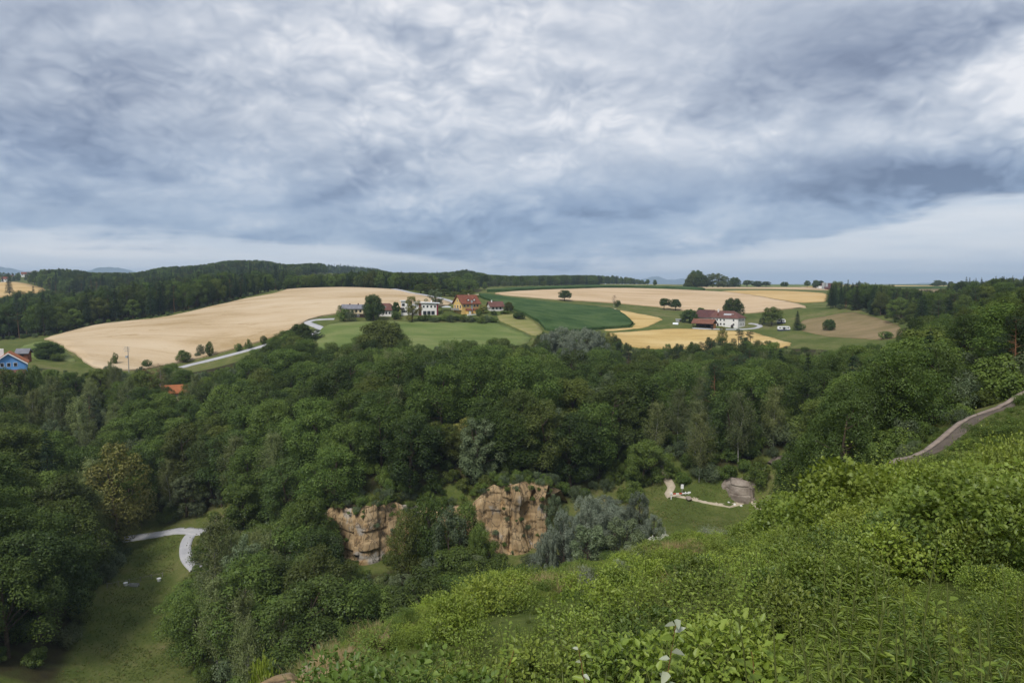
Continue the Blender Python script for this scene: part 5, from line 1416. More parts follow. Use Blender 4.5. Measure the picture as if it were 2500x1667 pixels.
part(bw, 'barn_roof', hip_roof(-25, -9.3, -5.2, 5.8, 5.0, 10.0, 5.5, .4, .6), 'roof_wine')
sh = thing('barn', 'open timber barn with red-brown roof in front of the white farmhouse', 'barn', u=1720, Y=430, rz=-38)
part(sh, 'wall', merge(bx(-6.5, 6.5, 2.6, 3.0, -2, 3.1), bx(6.1, 6.5, -3, 2.59, -2, 3.1)), 'timber_dark')
part(sh, 'gable', extr([(-3.0, 3.12), (3.0, 3.12), (0, 5.3)], 6.1, 6.48), 'timber_dark')
for q in (-6.2, -2.2, 1.8, 5.8): part(sh, 'post', bx(q - .15, q + .15, -3, -2.7, -2, 3.1), 'timber_dark')
part(sh, 'roof', gable_roof(-6.5, 6.5, -3, 3, 3.1, 5.3, .7), 'roof_shed')
part(sh, 'door', bx(6.5, 6.62, -1.4, 2.4, -1.2, 2.7), 'timber_orange')
gs = thing('shed', 'low grey flat-roofed shed beside the broad green tree', 'shed', u=1661, Y=452, rz=-12)
part(gs, 'wall', bx(-2.9, 2.9, -1.5, 1.5, -1.5, 1.5), 'concrete'); part(gs, 'roof', bx(-3.1, 3.1, -1.7, 1.7, 1.503, 1.75), 'metal_grey'); part(gs, 'door', bx(-.6, .6, -1.56, -1.45, -.6, 1.2), 'frame_dark')
tn = thing('polytunnel', 'small white rounded tunnel cover left of the farm bushes', 'tunnel', u=1650, Y=440, rz=-20)
arc = [(1.1 * math.cos(t), 1.3 * math.sin(t)) for t in np.linspace(0, math.pi, 11)]
part(tn, 'cover', extr([(a_, b_ - .3) for a_, b_ in arc], -1.7, 1.7), 'roof_white'); part(tn, 'end_hoop', extr([(a_ * 1.05, b_ * 1.05 - .3) for a_, b_ in arc], 1.702, 1.76), 'metal_grey')
for k, (u, v, lab, rz) in enumerate([(1907, 789, 'white caravan parked behind, beside the light green tree', -8), (1913, 807, 'white caravan with dark skirt parked on the grass edge', -4)]):
    c = thing('caravan', lab, 'caravan', u=u, v=v, rz=rz, yr=(380, 470))
    L_ = 2.5 if k == 0 else 3.5
    sec = [(-L_, .75), (L_, .75), (L_ + .1, 1.5), (L_ - .35, 2.6), (-L_ + .35, 2.65), (-L_ - .1, 1.6)]
    part(c, 'body', extr(sec, -1.1, 1.1, 'y'), 'frame_white'); part(c, 'skirt', bx(-L_ + .1, L_ - .1, -1.05, 1.05, -.3, .745), 'navy')
    part(c, 'door', bx(-.5, .35, -1.16, -1.08, .8, 2.3), 'frame_dark')
    for q in (-L_ + 1.1, L_ - 1.1):
        part(c, 'window', bx(q - .55, q + .55, -1.15, -1.09, 1.5, 2.1), 'glass')
    for s_ in (-1, 1): part(c, 'wheel', extr([(.33 * math.cos(t), .33 * math.sin(t) + .1) for t in np.linspace(0, 6.2832, 13)[:-1]], s_ * 1.12 - .07, s_ * 1.12 + .07, 'y'), 'frame_dark')
    part(c, 'awning', bx(-1.3, 1.3, -2.0, -1.17, 2.3, 2.36), 'roof_white')
# hamlet
wh = thing('modern_house', 'white modern house with flat white roof and wine-red pillars', 'house', u=1040, Y=408, rz=6)
part(wh, 'wall', bx(-4.4, 7, -4.5, 4.5, -2.5, 6.1), 'wall_white'); part(wh, 'link_wing', bx(-10.4, -4.43, -3.5, 4.0, -2.5, 6.0), 'wall_white')
part(wh, 'tower', bx(-14.4, -10.43, -4.2, 4.2, -3.5, 7.6), 'wall_white'); part(wh, 'roof', ([(-7.2, -5.4, 7.05), (8.2, -5.4, 6.35), (8.2, 5.2, 6.35), (-7.2, 5.2, 7.05), (-7.2, -5.4, 6.8), (8.2, -5.4, 6.1), (8.2, 5.2, 6.1), (-7.2, 5.2, 6.8)], [(0, 1, 2, 3), (7, 6, 5, 4), (0, 4, 5, 1), (1, 5, 6, 2), (2, 6, 7, 3), (3, 7, 4, 0)]), 'roof_white')
part(wh, 'tower_roof', bx(-15.2, -10.0, -4.9, 4.9, 7.603, 7.85), 'roof_white'); part(wh, 'pillar', bx(-4.0, -2.7, -5.0, -4.52, -1.5, 6.0), 'wine'); part(wh, 'pillar', bx(6.4, 7.25, -4.8, -4.52, -1.5, 6.0), 'wine')
part(wh, 'balcony', bx(-15.0, -12.6, -5.4, -4.22, 2.6, 3.7), 'frame_dark'); part(wh, 'flue', cyl(3.2, 0, 6.0, 8.0, .3), 'frame_white')
win(wh, 'front', -1.2, 4.3, .8, 1.0, -4.5, 'frame_dark', 4, 2.2); win(wh, 'front', -.6, .6, 1.8, 2.0, -4.5, 'frame_dark', 3, 2.4); win(wh, 'front', -8.5, 4.2, 1.0, 1.0, -3.5, n=2, gap=2.2)
win(wh, 'front', -13.4, 1.4, .6, .9, -4.2, 'frame_dark', 3, .95); win(wh, 'front', -13.1, 5.4, 1.4, 1.3, -4.2, 'frame_dark'); part(wh, 'parasol', cyl(-6.5, -6.2, 1.4, 2.5, 1.5, 10, .05), 'frame_white')
yh = thing('yellow_house', 'yellow house with steep red roof, dormers and glazed stair', 'house', u=1139, Y=415, rz=36)
part(yh, 'wall', gable_body(-6.2, 6.2, -4.9, 4.9, -3, 5.6, 10.0), 'wall_yellow'); rf = part(yh, 'roof', gable_roof(-6.2, 6.2, -4.9, 4.9, 5.6, 10.0, .9), 'roof_red')
part(rf, 'chimney', bx(1.6, 2.3, .4, 1.1, 8.5, 11.0), 'wall_beige')
for q in (-1.6, 2.6):
    part(rf, 'dormer', extr([(q - .9, 6.6), (q + .9, 6.6), (q + .9, 7.9), (q, 8.7), (q - .9, 7.9)], -4.6, -2.4, 'y'), 'roof_red'); part(rf, 'dormer_pane', bx(q - .5, q + .5, -4.68, -4.61, 6.9, 7.8), 'frame_white')
part(yh, 'glazed_stair', bx(.0, 1.1, -5.25, -4.92, .2, 7.2), 'metal_grey'); 
for x0, x1 in ((-3.4, -.6), (1.6, 4.6)):
    po = part(yh, 'porch', bx(x0, x1, -7.0, -4.92, -3, 1.3), 'wall_yellow'); part(po, 'porch_roof', ([(x0 - .4, -7.4, 1.35), (x1 + .4, -7.4, 1.35), (x1 + .4, -4.95, 2.4), (x0 - .4, -4.95, 2.4), (x0 - .4, -7.4, 1.2), (x1 + .4, -7.4, 1.2), (x1 + .4, -4.95, 1.31), (x0 - .4, -4.95, 1.31)], [(0, 1, 2, 3), (7, 6, 5, 4), (0, 4, 5, 1), (1, 5, 6, 2), (2, 6, 7, 3), (3, 7, 4, 0)]), 'roof_red')
    part(po, 'porch_pane', bx((x0 + x1) / 2 - .7, (x0 + x1) / 2 + .7, -7.08, -7.01, -1.2, .9), 'frame_white')
part(yh, 'balcony', merge(bx(-8.2, -6.25, -4.6, 4.6, 1.3, 1.5), bx(-8.2, -8.1, -4.6, 4.6, 1.503, 2.5)), 'wood_grey')
win(yh, 'left', -2.2, 7.0, .8, 1.2, -6.2, n=2, gap=2.6); win(yh, 'left', -3.2, 3.4, 1.0, 1.8, -6.2, n=3, gap=3.1); win(yh, 'front', -4.4, 3.9, 1.0, 1.2, -4.9, n=2, gap=2.3); win(yh, 'front', 2.6, 3.9, 1.0, 1.2, -4.9, n=2, gap=2.1)
part(yh, 'terrace_wall', bx(-5.5, 5.5, -9.6, -9.2, -4, -.9), 'wall_white')
lh = thing('long_house', 'long low house with grey roof and dark lower storey', 'house', u=870, Y=401, rz=-4)
part(lh, 'plinth', bx(-8, 8, -3.9, 3.9, -3, 1.6), 'timber_dark'); part(lh, 'wall', gable_body(-8, 8, -4, 4, 1.603, 4.6, 6.6), 'wall_beige'); rf = part(lh, 'roof', gable_roof(-8, 8, -4, 4, 4.6, 6.6, .7), 'roof_grey'); part(rf, 'chimney', bx(1.0, 1.6, -.5, .1, 6, 7.6), 'roof_brown'); part(rf, 'chimney', bx(-4.0, -3.4, -.5, .1, 6, 7.5), 'roof_brown')
win(lh, 'front', -6, 3.2, 1.0, 1.2, -4, 'frame_dark', 6, 2.4); win(lh, 'front', -3, .6, 1.1, 1.0, -3.9, 'frame_white', 3, 2.6)
bh = thing('brown_roofed_house', 'white house with half-hipped brown roof next to the tall leafy tree', 'house', u=944, Y=404, rz=-6)
part(bh, 'wall', bx(-4.6, 4.6, -4, 4, -2, 2.9), 'wall_white'); rf = part(bh, 'roof', hip_roof(-4.6, 4.6, -4, 4, 2.9, 7.0, .6, 3.2, .7), 'roof_brown'); part(rf, 'skylight', bx(-.3, .5, -2.9, -2.6, 4.5, 5.3), 'metal_grey'); win(bh, 'front', -2.8, 1.4, .9, 1.1, -4, 'frame_dark', 4, 1.9)
ct = thing('cottage', 'small brown-roofed cottage with white walls beside the maize', 'house', u=1209, Y=424, rz=22)
part(ct, 'wall', gable_body(-4.2, 4.2, -3.3, 3.3, -2, 2.5, 5.0), 'wall_white'); rf = part(ct, 'roof', gable_roof(-4.2, 4.2, -3.3, 3.3, 2.5, 5.0, .8), 'roof_brown'); part(rf, 'chimney', bx(-2.9, -2.3, -.8, -.2, 4, 6.2), 'frame_white'); win(ct, 'front', -2.6, 1.2, .9, 1.1, -3.3, 'frame_dark', 3, 2.4); win(ct, 'left', -1.2, 1.2, .9, 1.1, -4.2, 'frame_dark', 2, 2.2)
ca = thing('carport', 'white-roofed carport with parked things between the white and yellow houses', 'carport', u=1090, Y=418, rz=0)
part(ca, 'roof', extr([(2.9 * math.cos(t), 1.9 + .8 * math.sin(t)) for t in np.linspace(0, math.pi, 9)], -2, 2, 'y'), 'roof_white')
for q in (-2.6, 2.6):
    part(ca, 'post', bx(q - .1, q + .1, -1.8, -1.6, -1.5, 2.0), 'frame_dark')
# left edge
bl = thing('blue_house', 'bright blue gabled house with orange tile roof', 'house', u=16, Y=258, rz=33, z=P(16, 905, 258)[2] - 1.5)
zb_ = bl.location.z; ze_ = P(54, 884, 258)[2] - zb_; zr_ = P(18, 858.5, 258)[2] - zb_
def turn(vf): return [(-y, x, z) for x, y, z in vf[0]], vf[1]
part(bl, 'wall', turn(gable_body(-5, 5, -5.4, 5.4, -3, ze_, zr_ - .3)), 'wall_blue'); rf = part(bl, 'roof', turn(gable_roof(-5, 5, -5.4, 5.4, ze_, zr_ - .3, .6, .25)), 'roof_orange')
part(rf, 'chimney', bx(-2.9, -1.6, -1.0, .4, ze_ + 1.4, zr_ + 1.2), 'frame_white'); part(rf, 'verge_board', merge(([(-5.9, -5.64, ze_ - .7), (0, -5.64, zr_ - .45), (0, -5.64, zr_ + .05), (-5.9, -5.64, ze_ - .2), (-5.9, -5.72, ze_ - .7), (0, -5.72, zr_ - .45), (0, -5.72, zr_ + .05), (-5.9, -5.72, ze_ - .2)], [(0, 1, 2, 3), (7, 6, 5, 4), (0, 4, 5, 1), (2, 6, 7, 3), (3, 7, 4, 0)]), ([(5.9, -5.64, ze_ - .7), (0, -5.64, zr_ - .45), (0, -5.64, zr_ + .05), (5.9, -5.64, ze_ - .2), (5.9, -5.72, ze_ - .7), (0, -5.72, zr_ - .45), (0, -5.72, zr_ + .05), (5.9, -5.72, ze_ - .2)], [(0, 3, 2, 1), (4, 5, 6, 7), (0, 1, 5, 4), (2, 3, 7, 6), (3, 0, 4, 7)])), 'frame_white')
win(bl, 'front', -2.0, ze_ - .5, 1.0, 1.3, -5.0, n=3, gap=2.0)
bs = thing('garden_shed', 'small reddish-brown garden shed with grey roof behind the blue house', 'shed', u=52, Y=290, rz=15, z=P(52, 873, 290)[2])
part(bs, 'wall', gable_body(-2.1, 2.1, -1.9, 1.9, -2, 2.2, 3.6), 'timber_red'); part(bs, 'roof', gable_roof(-2.1, 2.1, -1.9, 1.9, 2.2, 3.6, .6), 'roof_grey'); part(bs, 'door', bx(-.6, .6, -1.98, -1.88, -.2, 1.8), 'timber_dark')
for u, v, Y, mat, lab in ((421, 940, 258, 'roof_orange', 'orange-roofed house almost hidden in the wood below the wheat'), (12, 904, 236, 'roof_brown', 'brown-roofed house hidden by trees below the blue house')):
    zz = P(u, v, Y)[2]
    hh = thing('hidden_house', lab, 'house', u=u, Y=Y, rz=24, z=zz - 6.2)
    part(hh, 'wall', gable_body(-4.5, 4.5, -3.6, 3.6, -3, 3.8, 6.0), 'wall_beige'); part(hh, 'roof', gable_roof(-4.5, 4.5, -3.6, 3.6, 3.8, 6.0, .6), mat); win(hh, 'front', -2.4, 2.2, 1.0, 1.2, -3.6, 'frame_white', 3, 2.3)
# farm with silo on the plateau
sf = thing('silo_farm', 'white farm building with dark red roof and tall grey silos on the skyline', 'farm', u=2020, Y=850, rz=-6, z=P(2010, 711, 850)[2])
part(sf, 'wall', bx(-12, 14, -5, 6, -2, 5.2), 'wall_white'); part(sf, 'roof', gable_roof(-8, 14, -5, 6, 5.2, 9.8, .6), 'roof_wine'); part(sf, 'annex', bx(-13.6, -10.2, -7.0, -5.02, -2, 6.5), 'wall_white')
part(sf, 'silo', cyl(-8.2, -7.4, -2, 10.6, 1.9, 16), 'concrete'); part(sf, 'silo', cyl(-4.6, -7.0, -2, 10.0, 1.6, 16), 'metal_grey'); part(sf, 'apron', bx(-14, 4, -13, -9.5, -1.6, .3), 'concrete')
win(sf, 'front', -.5, 2.6, .9, 1.0, -5, 'frame_dark', 5, 2.9)
fr = thing('farm_shed', 'dark red shed roof in front of the silo farm', 'shed', u=2022, Y=835, rz=-20)
part(fr, 'wall', gable_body(-5, 5, -3, 3, -2, 1.6, 3.0), 'timber_red'); part(fr, 'roof', gable_roof(-5, 5, -3, 3, 1.6, 3.0, .5), 'roof_wine')
ws = thing('white_shed', 'white shed glimpsed through the conifers of the spruce wood', 'shed', u=2166, Y=610, rz=10)
part(ws, 'wall', bx(-3, 3, -2.5, 2.5, -1, 3.0), 'wall_white'); part(ws, 'roof', gable_roof(-3, 3, -2.5, 2.5, 3.0, 4.2, .4), 'roof_white')
# far village on the left skyline
for k, (u, Y, L_, mat) in enumerate([(18, 1180, 9, 'roof_red'), (36, 1240, 7, 'roof_brown'), (64, 1300, 8, 'roof_red'), (80, 1320, 7, 'roof_grey'), (92, 1330, 8, 'roof_brown'), (122, 1350, 9, 'roof_red'), (152, 1370, 8, 'roof_brown'), (170, 1375, 7, 'roof_red')]):
    hv = thing('village_house', ORD[k] + ' white house from the left in the far skyline village', 'house', u=u, Y=Y, rz=[10, -20, 30, 5, -15, 20, -8, 12][k], group='far skyline village')
    part(hv, 'wall', gable_body(-L_/2, L_/2, -4, 4, -2, 5.4, 8.6), 'wall_white'); part(hv, 'roof', gable_roof(-L_/2, L_/2, -4, 4, 5.4, 8.6, .5), mat); win(hv, 'front', -L_/4, 3.5, 1.1, 1.2, -4, 'frame_dark', 2, L_/2)

# ------------------------------------------------------------------ small things
up_ = thing('utility_pole', 'grey utility pole with crossarms and transformer below the wheat', 'pole', u=308, Y=306)
zt_ = P(308, 846, 306)[2] - up_.location.z
part(up_, 'pole', cyl(0, 0, -1, zt_, .22, 10, .14), 'wood_grey')
for k, (dz, w) in enumerate([(.35, 1.5), (1.2, 1.9), (2.1, 1.6)]):
    ca_ = part(up_, 'crossarm', bx(-w, w * .55, -.24, -.14, zt_ - dz - .09, zt_ - dz + .09), 'wood_grey')
    for q in (-w + .12, -w * .45, w * .4): part(ca_, 'insulator', cyl(q, -.19, zt_ - dz + .092, zt_ - dz + .36, .075, 8), 'frame_white')
part(up_, 'transformer', merge(bx(-1.1, -.3, -.45, .3, zt_ - 5.1, zt_ - 4.1)), 'metal_grey'); part(up_, 'bracket', bx(-.3, -.12, -.1, .1, zt_ - 4.9, zt_ - 4.3), 'metal_grey')
ba = thing('barrier', 'red and white striped barrier across the track by the small meadow', 'barrier', u=1656, v=1214, yr=(120, 200), rz=8)
for q in (-1.7, 1.7): part(ba, 'post', bx(q - .09, q + .09, -.09, .09, -.4, 1.25), 'frame_white')
for k in range(6): part(ba, 'stripe', bx(-2.1 + k * .72, -2.1 + (k + 1) * .72, -.24, -.11, .86, 1.1), 'paint_red' if k in (1, 3) else 'frame_white')
part(ba, 'counterweight', bx(2.23, 2.85, -.3, -.02, .7, 1.25), 'frame_white')
sg = thing('sign_post', 'white sign on a thin post behind the barrier', 'sign', u=1665, v=1208, yr=(120, 220))
part(sg, 'post', cyl(0, 0, -.3, 2.6, .05, 8), 'metal_grey'); part(sg, 'board', bx(-.32, .32, -.1, -.06, 1.5, 2.5), 'frame_white')
fn = thing('fence', 'low rope fence on thin grey posts across the valley grass', 'fence', u=345, v=1424, yr=(100, 200))
fx, fy = fn.location.x, fn.location.y
posts = []
for k in range(6):
    u = 262 + k * 27; x, y = hit(u, 1434 - 5.2 * k, 100, 200); z = H1(x, y); posts.append((x - fx, y - fy, z - fn.location.z))
    a_, b_, c_ = posts[-1]; part(fn, 'post', cyl(a_, b_, c_ - .3, c_ + 1.05, .07, 8), 'wood_grey')
wr = []
for (a0, b0, c0), (a1, b1, c1) in zip(posts, posts[1:]):
    for t in np.linspace(0, 1, 6)[:-1]: wr.append((a0 + (a1 - a0) * t, b0 + (b1 - b0) * t, c0 + (c1 - c0) * t + .95 - .25 * t * (1 - t) * 4 * .5))
wr.append((posts[-1][0], posts[-1][1], posts[-1][2] + .95))
tv, tf = tube(wr, [.025] * len(wr), 4); part(fn, 'rope', (tv.tolist(), tf.tolist()), 'wood_grey')
for k, (u, v, lab) in enumerate([(313, 1425, 'white tub standing by the valley rope fence'), (394, 1413, 'white tub at the thicket end of the valley rope fence')]):
    x, y = hit(u, v, 100, 200); o = thing('tub', lab, 'tub', x=x, Y=y - 1.0); part(o, 'bucket', cyl(0, 0, -.05, .62, .34, 14, .42), 'frame_white'); part(o, 'rim', cyl(0, 0, .622, .68, .46, 14), 'frame_white')
tr_ = thing('feed_trough', 'grey feed trough lying by the rope fence in the valley', 'trough', u=326, v=1430, yr=(100, 200)); part(tr_, 'basin', merge(bx(-1.0, 1.0, -.35, .35, 0, .12), bx(-1.0, 1.0, -.4, -.35, 0, .5), bx(-1.0, 1.0, .35, .4, 0, .5), bx(-1.05, -1.0, -.4, .4, 0, .5), bx(1.0, 1.05, -.4, .4, 0, .5)), 'concrete'); part(tr_, 'foot', bx(-.8, -.6, -.3, .3, -.3, -.003), 'concrete'); part(tr_, 'foot', bx(.6, .8, -.3, .3, -.3, -.003), 'concrete')

# walled path on the right slope
PW = [P(u, v, Y)[:2] for u, v, Y in [(2218,1132,44),(2232,1117,45.3),(2262,1080,48),(2300,1047,51),(2350,1018,55),(2400,1003,58.5),(2450,990,61.5),(2520,972,66),(2640,950,74)]]
PC = ribbon('path', 'dark earthen path curving along the right slope', PW, 1.3, 'track_earth', 0.12, world=True, step=1.0)
LANES.append(PC)
d_ = np.gradient(PC, axis=0); d_ /= np.hypot(d_[:, 0], d_[:, 1])[:, None]; nn_ = np.column_stack([-d_[:, 1], d_[:, 0]])
WL = PC + nn_ * .95
plain('wall_stone', (0.33, 0.25, 0.20), (0.20, 0.155, 0.13), 2.2, 0.95, 0.05); plain('coping', (0.30, 0.245, 0.20), (0.20, 0.16, 0.135), 1.6, 0.95, 0.05)
def wall_strip(name, off0, off1, h0, h1, mat, jit, parent):
    z = H(WL[:, 0], WL[:, 1]); z = np.minimum(z, H(PC[:, 0], PC[:, 1]) + .2)
    s = np.arange(len(WL)); jag = jit * (vnoise(s / 2.3, s * 0 + 1) + .6 * vnoise(s / .9, s * 0 + 4))
    sec = [(off0, h0 + 0 * jag), (off0, h1 + jag), (off1, h1 + jag * .8), (off1, h0 + 0 * jag)]
    rows = [np.column_stack([WL + nn_ * o_ - WO[:2], z + h_ - WO[2]]) for o_, h_ in sec]
    n = len(WL); F = []
    for r_ in range(4):
        i = np.arange(n - 1) + r_ * n; j = np.arange(n - 1) + ((r_ + 1) % 4) * n; F.append(np.stack([i, i + 1, j + 1, j], 1))
    me = raw_mesh(name, np.vstack(rows), [np.vstack(F)]); me.materials.append(MAT[mat]); return link(name, me, parent)
mid = len(WL) // 2
WO = np.array([WL[mid, 0], WL[mid, 1], H1(*WL[mid])])
sw = link('stone_wall', None, None, WO); tag(sw, 'low crumbling stone wall with pale top along the slope path', 'wall')
wall_strip('wall_body', -.16, .18, -.8, .38, 'wall_stone', .10, sw); wall_strip('wall_coping', -.20, .22, .383, .50, 'coping', .16, sw)
# thicket and trees right behind the walled path
g5 = np.random.default_rng(91)
for k in range(260):
    i = int(g5.integers(len(WL))); off = g5.uniform(2.2, 26); q = WL[i] + nn_[i] * off
    if q[1] < 40 or WL[i][0] < 33 or q[0] < 33: continue
    if g5.random() < (0.75 if off < 12 else 0.45):
        v = int(g5.integers(3)); near_pts.append((q[0], q[1], H1(*q) - .15, g5.uniform(0, 6.28), g5.uniform(.35, .8) * (1 if off > 5 else .7), KI[('shrub', v)]))
    elif off > 9:
        v = int(g5.choice([3, 5, 1])); near_pts.append((q[0], q[1], H1(*q) - .15, g5.uniform(0, 6.28), g5.uniform(.3, .55), KI[('broadleaf_tree', v)]))
# bushes along the brink of the cliff, some hanging over it
for k in range(150):
    u = g5.uniform(720, 1370); yc_ = float(np.interp(u, CL_U, CL_Y)); off = g5.uniform(-.6, 6.0); Y_ = yc_ + 1.6 + off
    zt_c = CAMZ + ctop(u) + .2; x_ = gx(u, Y_); sc_ = g5.uniform(.22, .62) * (1 if off > .8 else .7)
    near_pts.append((x_, Y_, max(zt_c, H1(x_, Y_)) - .5 - (0.9 if off < .3 else 0), g5.uniform(0, 6.28), sc_, KI[('shrub', int(g5.integers(3)))]))
# plants rooted on ledges of the rock
for k in range(70):
    u = g5.uniform(760, 1350); yc_ = float(np.interp(u, CL_U, CL_Y)); tt = g5.random() ** .8; zz_ = CAMZ + cbot(u) + 4 + (ctop(u) - cbot(u) - 4) * tt
    near_pts.append((gx(u, yc_ - .3), yc_ - .2 + 1.0 * tt, zz_ - .4, g5.uniform(0, 6.28), g5.uniform(.10, .30), KI[('shrub', int(g5.integers(3)))]))
LATER()
print('built', time.time() - T0)
# ------------------------------------------------------------------ near hillside vegetation
leafmat('weed_green', (0.090, 0.140, 0.019), (0.160, 0.228, 0.034), (0.260, 0.325, 0.060), trans=0.32, gloss=0.02, vary=0.25, warm=(0.20, 0.20, 0.04))
leafmat('weed_lime', (0.120, 0.180, 0.020), (0.205, 0.280, 0.036), (0.310, 0.380, 0.066), trans=0.35, gloss=0.02, vary=0.22, warm=(0.26, 0.26, 0.05))
leafmat('weed_deep', (0.052, 0.092, 0.016), (0.094, 0.150, 0.027), (0.155, 0.215, 0.044), trans=0.3, gloss=0.02, vary=0.25, warm=(0.13, 0.14, 0.03))
leafmat('weed_grey', (0.12, 0.15, 0.09), (0.19, 0.22, 0.14), (0.30, 0.32, 0.24), trans=0.2, gloss=0.02, vary=0.2, warm=(0.2, 0.2, 0.12))
leafmat('weed_pale', (0.30, 0.34, 0.24), (0.42, 0.46, 0.34), (0.52, 0.55, 0.44), trans=0.3, gloss=0.03, vary=0.12, warm=(0.4, 0.42, 0.25))
leafmat('straw', (0.20, 0.145, 0.065), (0.31, 0.235, 0.115), (0.42, 0.33, 0.18), trans=0.2, gloss=0.01, vary=0.2, warm=(0.30, 0.20, 0.08))
leafmat('grass_blade', (0.075, 0.110, 0.020), (0.130, 0.175, 0.038), (0.21, 0.235, 0.07), trans=0.3, gloss=0.02, vary=0.25, warm=(0.24, 0.20, 0.07))
leafmat('blossom', (0.55, 0.54, 0.47), (0.66, 0.65, 0.58), (0.75, 0.74, 0.68), trans=0.2, gloss=0.0, vary=0.1, warm=(0.6, 0.58, 0.45))
plain('stem_red', (0.22, 0.10, 0.045), (0.15, 0.075, 0.035), 8.0, 0.8, 0.1)
plain('stem_green', (0.13, 0.15, 0.045), (0.09, 0.11, 0.03), 8.0, 0.8, 0.1)

def leaf6(C, D, Nn, L, Wd, g, fold=0.18, droop=0.12):
    """pointed leaf of two folded halves; C base, D direction, Nn normal"""
    n = len(C); L = np.broadcast_to(L, (n,))[:, None]; Wd = np.broadcast_to(Wd, (n,))[:, None]
    D = unit(D); Nn = unit(Nn - D * (Nn * D).sum(1, keepdims=True)); S = np.cross(D, Nn)
    tip = C + D * L - Nn * L * droop
    m1 = C + D * L * .33 + Nn * L * 0.02; 
    l1 = m1 + S * Wd * .5 + Nn * Wd * fold; r1 = m1 - S * Wd * .5 + Nn * Wd * fold
    l2 = C + D * L * .68 + S * Wd * .36 + Nn * (Wd * fold * .7 - L * droop * .4); r2 = C + D * L * .68 - S * Wd * .36 + Nn * (Wd * fold * .7 - L * droop * .4)
    V = np.stack([C, l1, l2, tip, r2, r1], 1).reshape(-1, 3)
    b = np.arange(n)[:, None] * 6
    return V, np.vstack([b + np.array([[0, 3, 2, 1]]), b + np.array([[0, 5, 4, 3]])])
def lobed(C, D, Nn, L, g):
    """maple-like leaf: five pointed lobes"""
    n = len(C); L = np.broadcast_to(L, (n,))[:, None]
    D = unit(D); Nn = unit(Nn - D * (Nn * D).sum(1, keepdims=True)); S = np.cross(D, Nn)
    prof = [(0, 0), (.02, .28), (.30, .55), (.34, .22), (.72, .46), (.62, .16), (1.0, 0.0), (.62, -.16), (.72, -.46), (.34, -.22), (.30, -.55), (.02, -.28)]
    V = np.stack([C + D * L * a + S * L * b - Nn * L * (0.16 * a * a + 0.22 * abs(b)) for a, b in prof], 1).reshape(-1, 3)
    b = np.arange(n)[:, None] * 12
    Q = [[0, 3, 2, 1], [0, 5, 4, 3], [0, 7, 6, 5], [0, 9, 8, 7], [0, 11, 10, 9]]
    return V, np.vstack([b + np.array([q]) for q in Q])
PLANT = {}
def keep_plant(kind, stem, smat, fol, fmat, h, r):
    PLANT.setdefault(kind, []).append(dict(stem=stem.mesh(kind + '_stem', smat, True) if stem.n else None, leaves=fol.mesh(kind + '_leaves', fmat), h=h, r=r))
def herb(kind, Ht, nodes, L, Wd, seed, fmat, smat='stem_green', per=2, up=0.25, spiral=False, stems=3, spread=0.14, droop=0.2, tail=0.35):
    g = np.random.default_rng(seed); sp, fp = Pile(), Pile()
    for s_ in range(stems):
        a0 = g.random() * 6.28; h = Ht * g.uniform(.75, 1.1)
        top = np.array([math.cos(a0) * spread * 1.6, math.sin(a0) * spread * 1.6, h]) + g.normal(size=3) * [.06, .06, 0]
        ax = limb([math.cos(a0) * spread, math.sin(a0) * spread, -.1], top, g, .05, 6)
        sp.add(*tube(ax, np.linspace(.007, .003, 6), 4))
        k = np.arange(nodes * per); t = (0.12 + 0.88 * (k // per + (0 if not spiral else g.random(len(k)))) / nodes)
        z = t * h
        base = np.stack([np.interp(z, ax[:, 2], ax[:, i]) for i in range(3)], 1)
        th = (k % per) * (6.2832 / per) + (k // per) * (1.57 if not spiral else 2.4) + a0
        el = up + 0.9 * np.clip(t - 0.7, 0, 1) + g.normal(size=len(k)) * .18
        D = np.stack([np.cos(th) * np.cos(el), np.sin(th) * np.cos(el), np.sin(el)], 1)
        Nn = np.array([0, 0, 1.0]) + g.normal(size=D.shape) * .2
        sz = (1 - (1 - tail) * np.clip((t - .55) / .45, 0, 1)) * g.uniform(.75, 1.15, len(k))
        V, F = leaf6(base + D * .012, D, Nn, L * sz, Wd * sz, g, droop=droop)
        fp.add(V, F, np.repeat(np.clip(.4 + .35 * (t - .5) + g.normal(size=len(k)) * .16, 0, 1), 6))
    keep_plant(kind, sp, smat, fp, fmat, Ht, spread * 2 + L)
